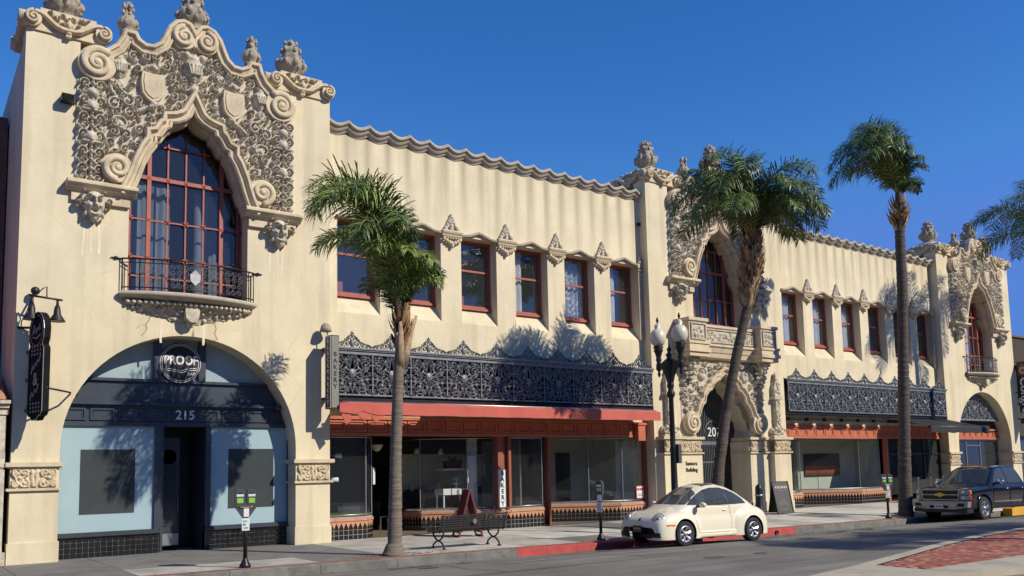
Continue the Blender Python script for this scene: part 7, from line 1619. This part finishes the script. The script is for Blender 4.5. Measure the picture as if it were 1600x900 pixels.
blk = car_paint('black_car_paint', (.008, .009, .012), .12)
MN = {0: ('body', blk), 1: ('windshield', M['tint']), 2: ('side_window', M['tint']), 7: ('door', blk)}
for s_ in (1, -1):
    Q = Pn.copy(); Q[..., 1] *= s_; split_mesh(Q, cls, tk, MN)
q = MB(); q.box(.4, 5.5, -.6, .6, .35, .5); q.box(.5, 1.3, -.62, .62, .5, 1.0); q.box(4.1, 5.3, -.6, .6, .5, .9); q.build('chassis', M['plastic'], tk, world=False)
alloy = mat('polished_alloy', (.6, .6, .61), .2, .9, var=.05)
for uc in (TF, TR_):
    for s_ in (-1, 1):
        q = MB(); n = 18; q.raw([(uc+.5*math.cos(PI*i/n), s_*yy, TW+.5*math.sin(PI*i/n)) for yy in (.97, .55) for i in range(n+1)], [(i, i+1, n+2+i, n+1+i) for i in range(n)]+[tuple(range(n+1, 2*n+2))], 0, 1); q.build('wheel_well', M['plastic'], tk, world=False)
        wheel(tk, uc, s_*.87, TW, TW, .27, 5, s_, alloy, .3, .2)
X0 = -.02
def fp(q): return q.mapv(lambda x, y, z: (X0+y, x, z))            # panels drawn in xz facing -y -> facing -x
q = MB(); q.slab([(-.66, .70), (.66, .70), (.70, 1.06), (-.70, 1.06)], [[(-.63, .73), (-.63, .865), (.63, .865), (.63, .73)], [(-.63, .90), (-.65, 1.03), (.65, 1.03), (.63, .90)]], -.05, .03); gr = fp(q).build('grille_frame', M['dchrome'], tk, world=False)
q = MB(); q.box(-.64, .64, -.015, .0, .72, 1.04); fp(q).build('grille_mesh', M['plastic'], gr, world=False)
q = MB()
for z in (.77, .81, .94, .98): q.box(-.63, .63, -.035, -.015, z, z+.012)
fp(q).build('grille_bar', M['plastic'], gr, world=False)
q = MB(); q.slab([(-.19, .845), (-.06, .845), (-.06, .81), (.06, .81), (.06, .845), (.19, .845), (.16, .925), (.06, .925), (.06, .955), (-.06, .955), (-.06, .925), (-.16, .925)], [], -.075, -.045, back=True); fp(q).build('emblem', mat('gold_emblem', (.62, .42, .12), .3, .6), gr, world=False)
for s_ in (-1, 1):
    for z0, z1 in ((.71, .86), (.89, 1.05)):
        q = MB(); q.slab([(.70, z0), (.95, z0), (.95, z1), (.71, z1)], [], -.045, .05, back=True); q.mapv(lambda x, y, z: (X0+y+.14*max(0, (x-.78)/.17)**2, s_*x, z)); hd_ = q.build('headlight', M['lens'], tk, world=False)
        q = MB(); q.ball((.80, -.02, (z0+z1)/2), .05, 10, sy=.5); q.mapv(lambda x, y, z: (X0+y-.02, s_*x, z)); q.build('bulb', M['chrome'], hd_, world=False)
        q = MB(); q.box(.08, .17, -.006, .006, z0+.01, z1-.01); q.mapv(lambda x, y, z: (x, s_*(.965+.03*min(1, x/.3))+y, z)); q.build('indicator', M['amber'] if z0 > .8 else M['redlens'], tk, world=False)
q = MB(); P = [(-.98, .46), (-.5, .40), (.5, .40), (.98, .46), (1.0, .66), (-1.0, .66)]
q.slab(P, [[(-.34, .43), (-.34, .52), (.34, .52), (.34, .43)], [(-.88, .49), (-.88, .6), (-.68, .6), (-.6, .49)], [(.6, .49), (.68, .6), (.88, .6), (.88, .49)]], -.16, .06); q.mapv(lambda x, y, z: (X0+y+.20*max(0, abs(x)-.6)**1.6, x, z)); bp_ = q.build('front_bumper', M['dchrome'], tk, world=False)
q = MB(); q.box(-.92, .92, -.08, .0, .40, .62); fp(q).build('bumper_inner', M['plastic'], bp_, world=False)
q = MB(); q.box(-.95, .95, -.1, .3, .28, .42); fp(q).build('air_dam', M['plastic'], tk, world=False)
q = MB(); q.box(-.155, .155, -.18, -.165, .42, .56); pl = fp(q).build('number_plate', M['white'], tk, world=False)
q = MB()
for i in range(7): q.box(-.12+.035*i, -.1+.035*i, -.184, -.18, .46, .52)
fp(q).build('plate_letters', mat('plate_blue', (.05, .07, .2), .5), pl, world=False)
for s_ in (-1, 1):
    q = MB(); q.ball((1.86, s_*1.12, 1.30), .13, 10, sx=.6, sz=.8, sy=1.0); mi = q.build('mirror', M['chrome'], tk, world=False); q = MB(); q.tube([(1.86, s_*.90, 1.24), (1.88, s_*1.06, 1.25)], .04, 8); q.ball((1.90, s_*1.12, 1.27), .12, 10, sx=.6, sz=.7); q.build('mirror_arm', M['plastic'], mi, world=False)
    q = MB(); q.box(1.62, 3.62, -.006, .012, .60, .635); q.move(0, s_*.985, 0); q.build('side_moulding', M['chrome'], tk, world=False)
    for x in (2.58, 3.66):
        q = MB(); q.tube([(x-.11, s_*.985, 1.06), (x-.08, s_*1.02, 1.06), (x+.05, s_*1.02, 1.06), (x+.08, s_*.985, 1.06)], .018, 6); q.build('door_handle', M['chrome'], tk, world=False)
for x in (2.05, 3.15):
    for s_ in (-1, 1):
        q = MB(); q.slab([(x, .6), (x+.5, .6), (x+.68, 1.25), (x+.56, 1.3), (x+.42, .8), (x, .78)], [], -.24, .24, back=True); q.ball((x+.64, 0, 1.42), .13, 8, sx=.5); q.move(0, s_*.42, 0); q.build('seat', M['room3'], tk, world=False)
q = MB(); q.box(1.42, 1.8, -.75, .75, 1.0, 1.2); q.build('dashboard', M['plastic'], tk, world=False)
q = MB(); q.tube([(1.52, .75, 1.22), (1.95, .68, 1.58)], .012, 5); q.tube([(1.52, 0.1, 1.22), (1.9, .02, 1.52)], .012, 5); q.build('wiper', M['plastic'], tk, world=False)
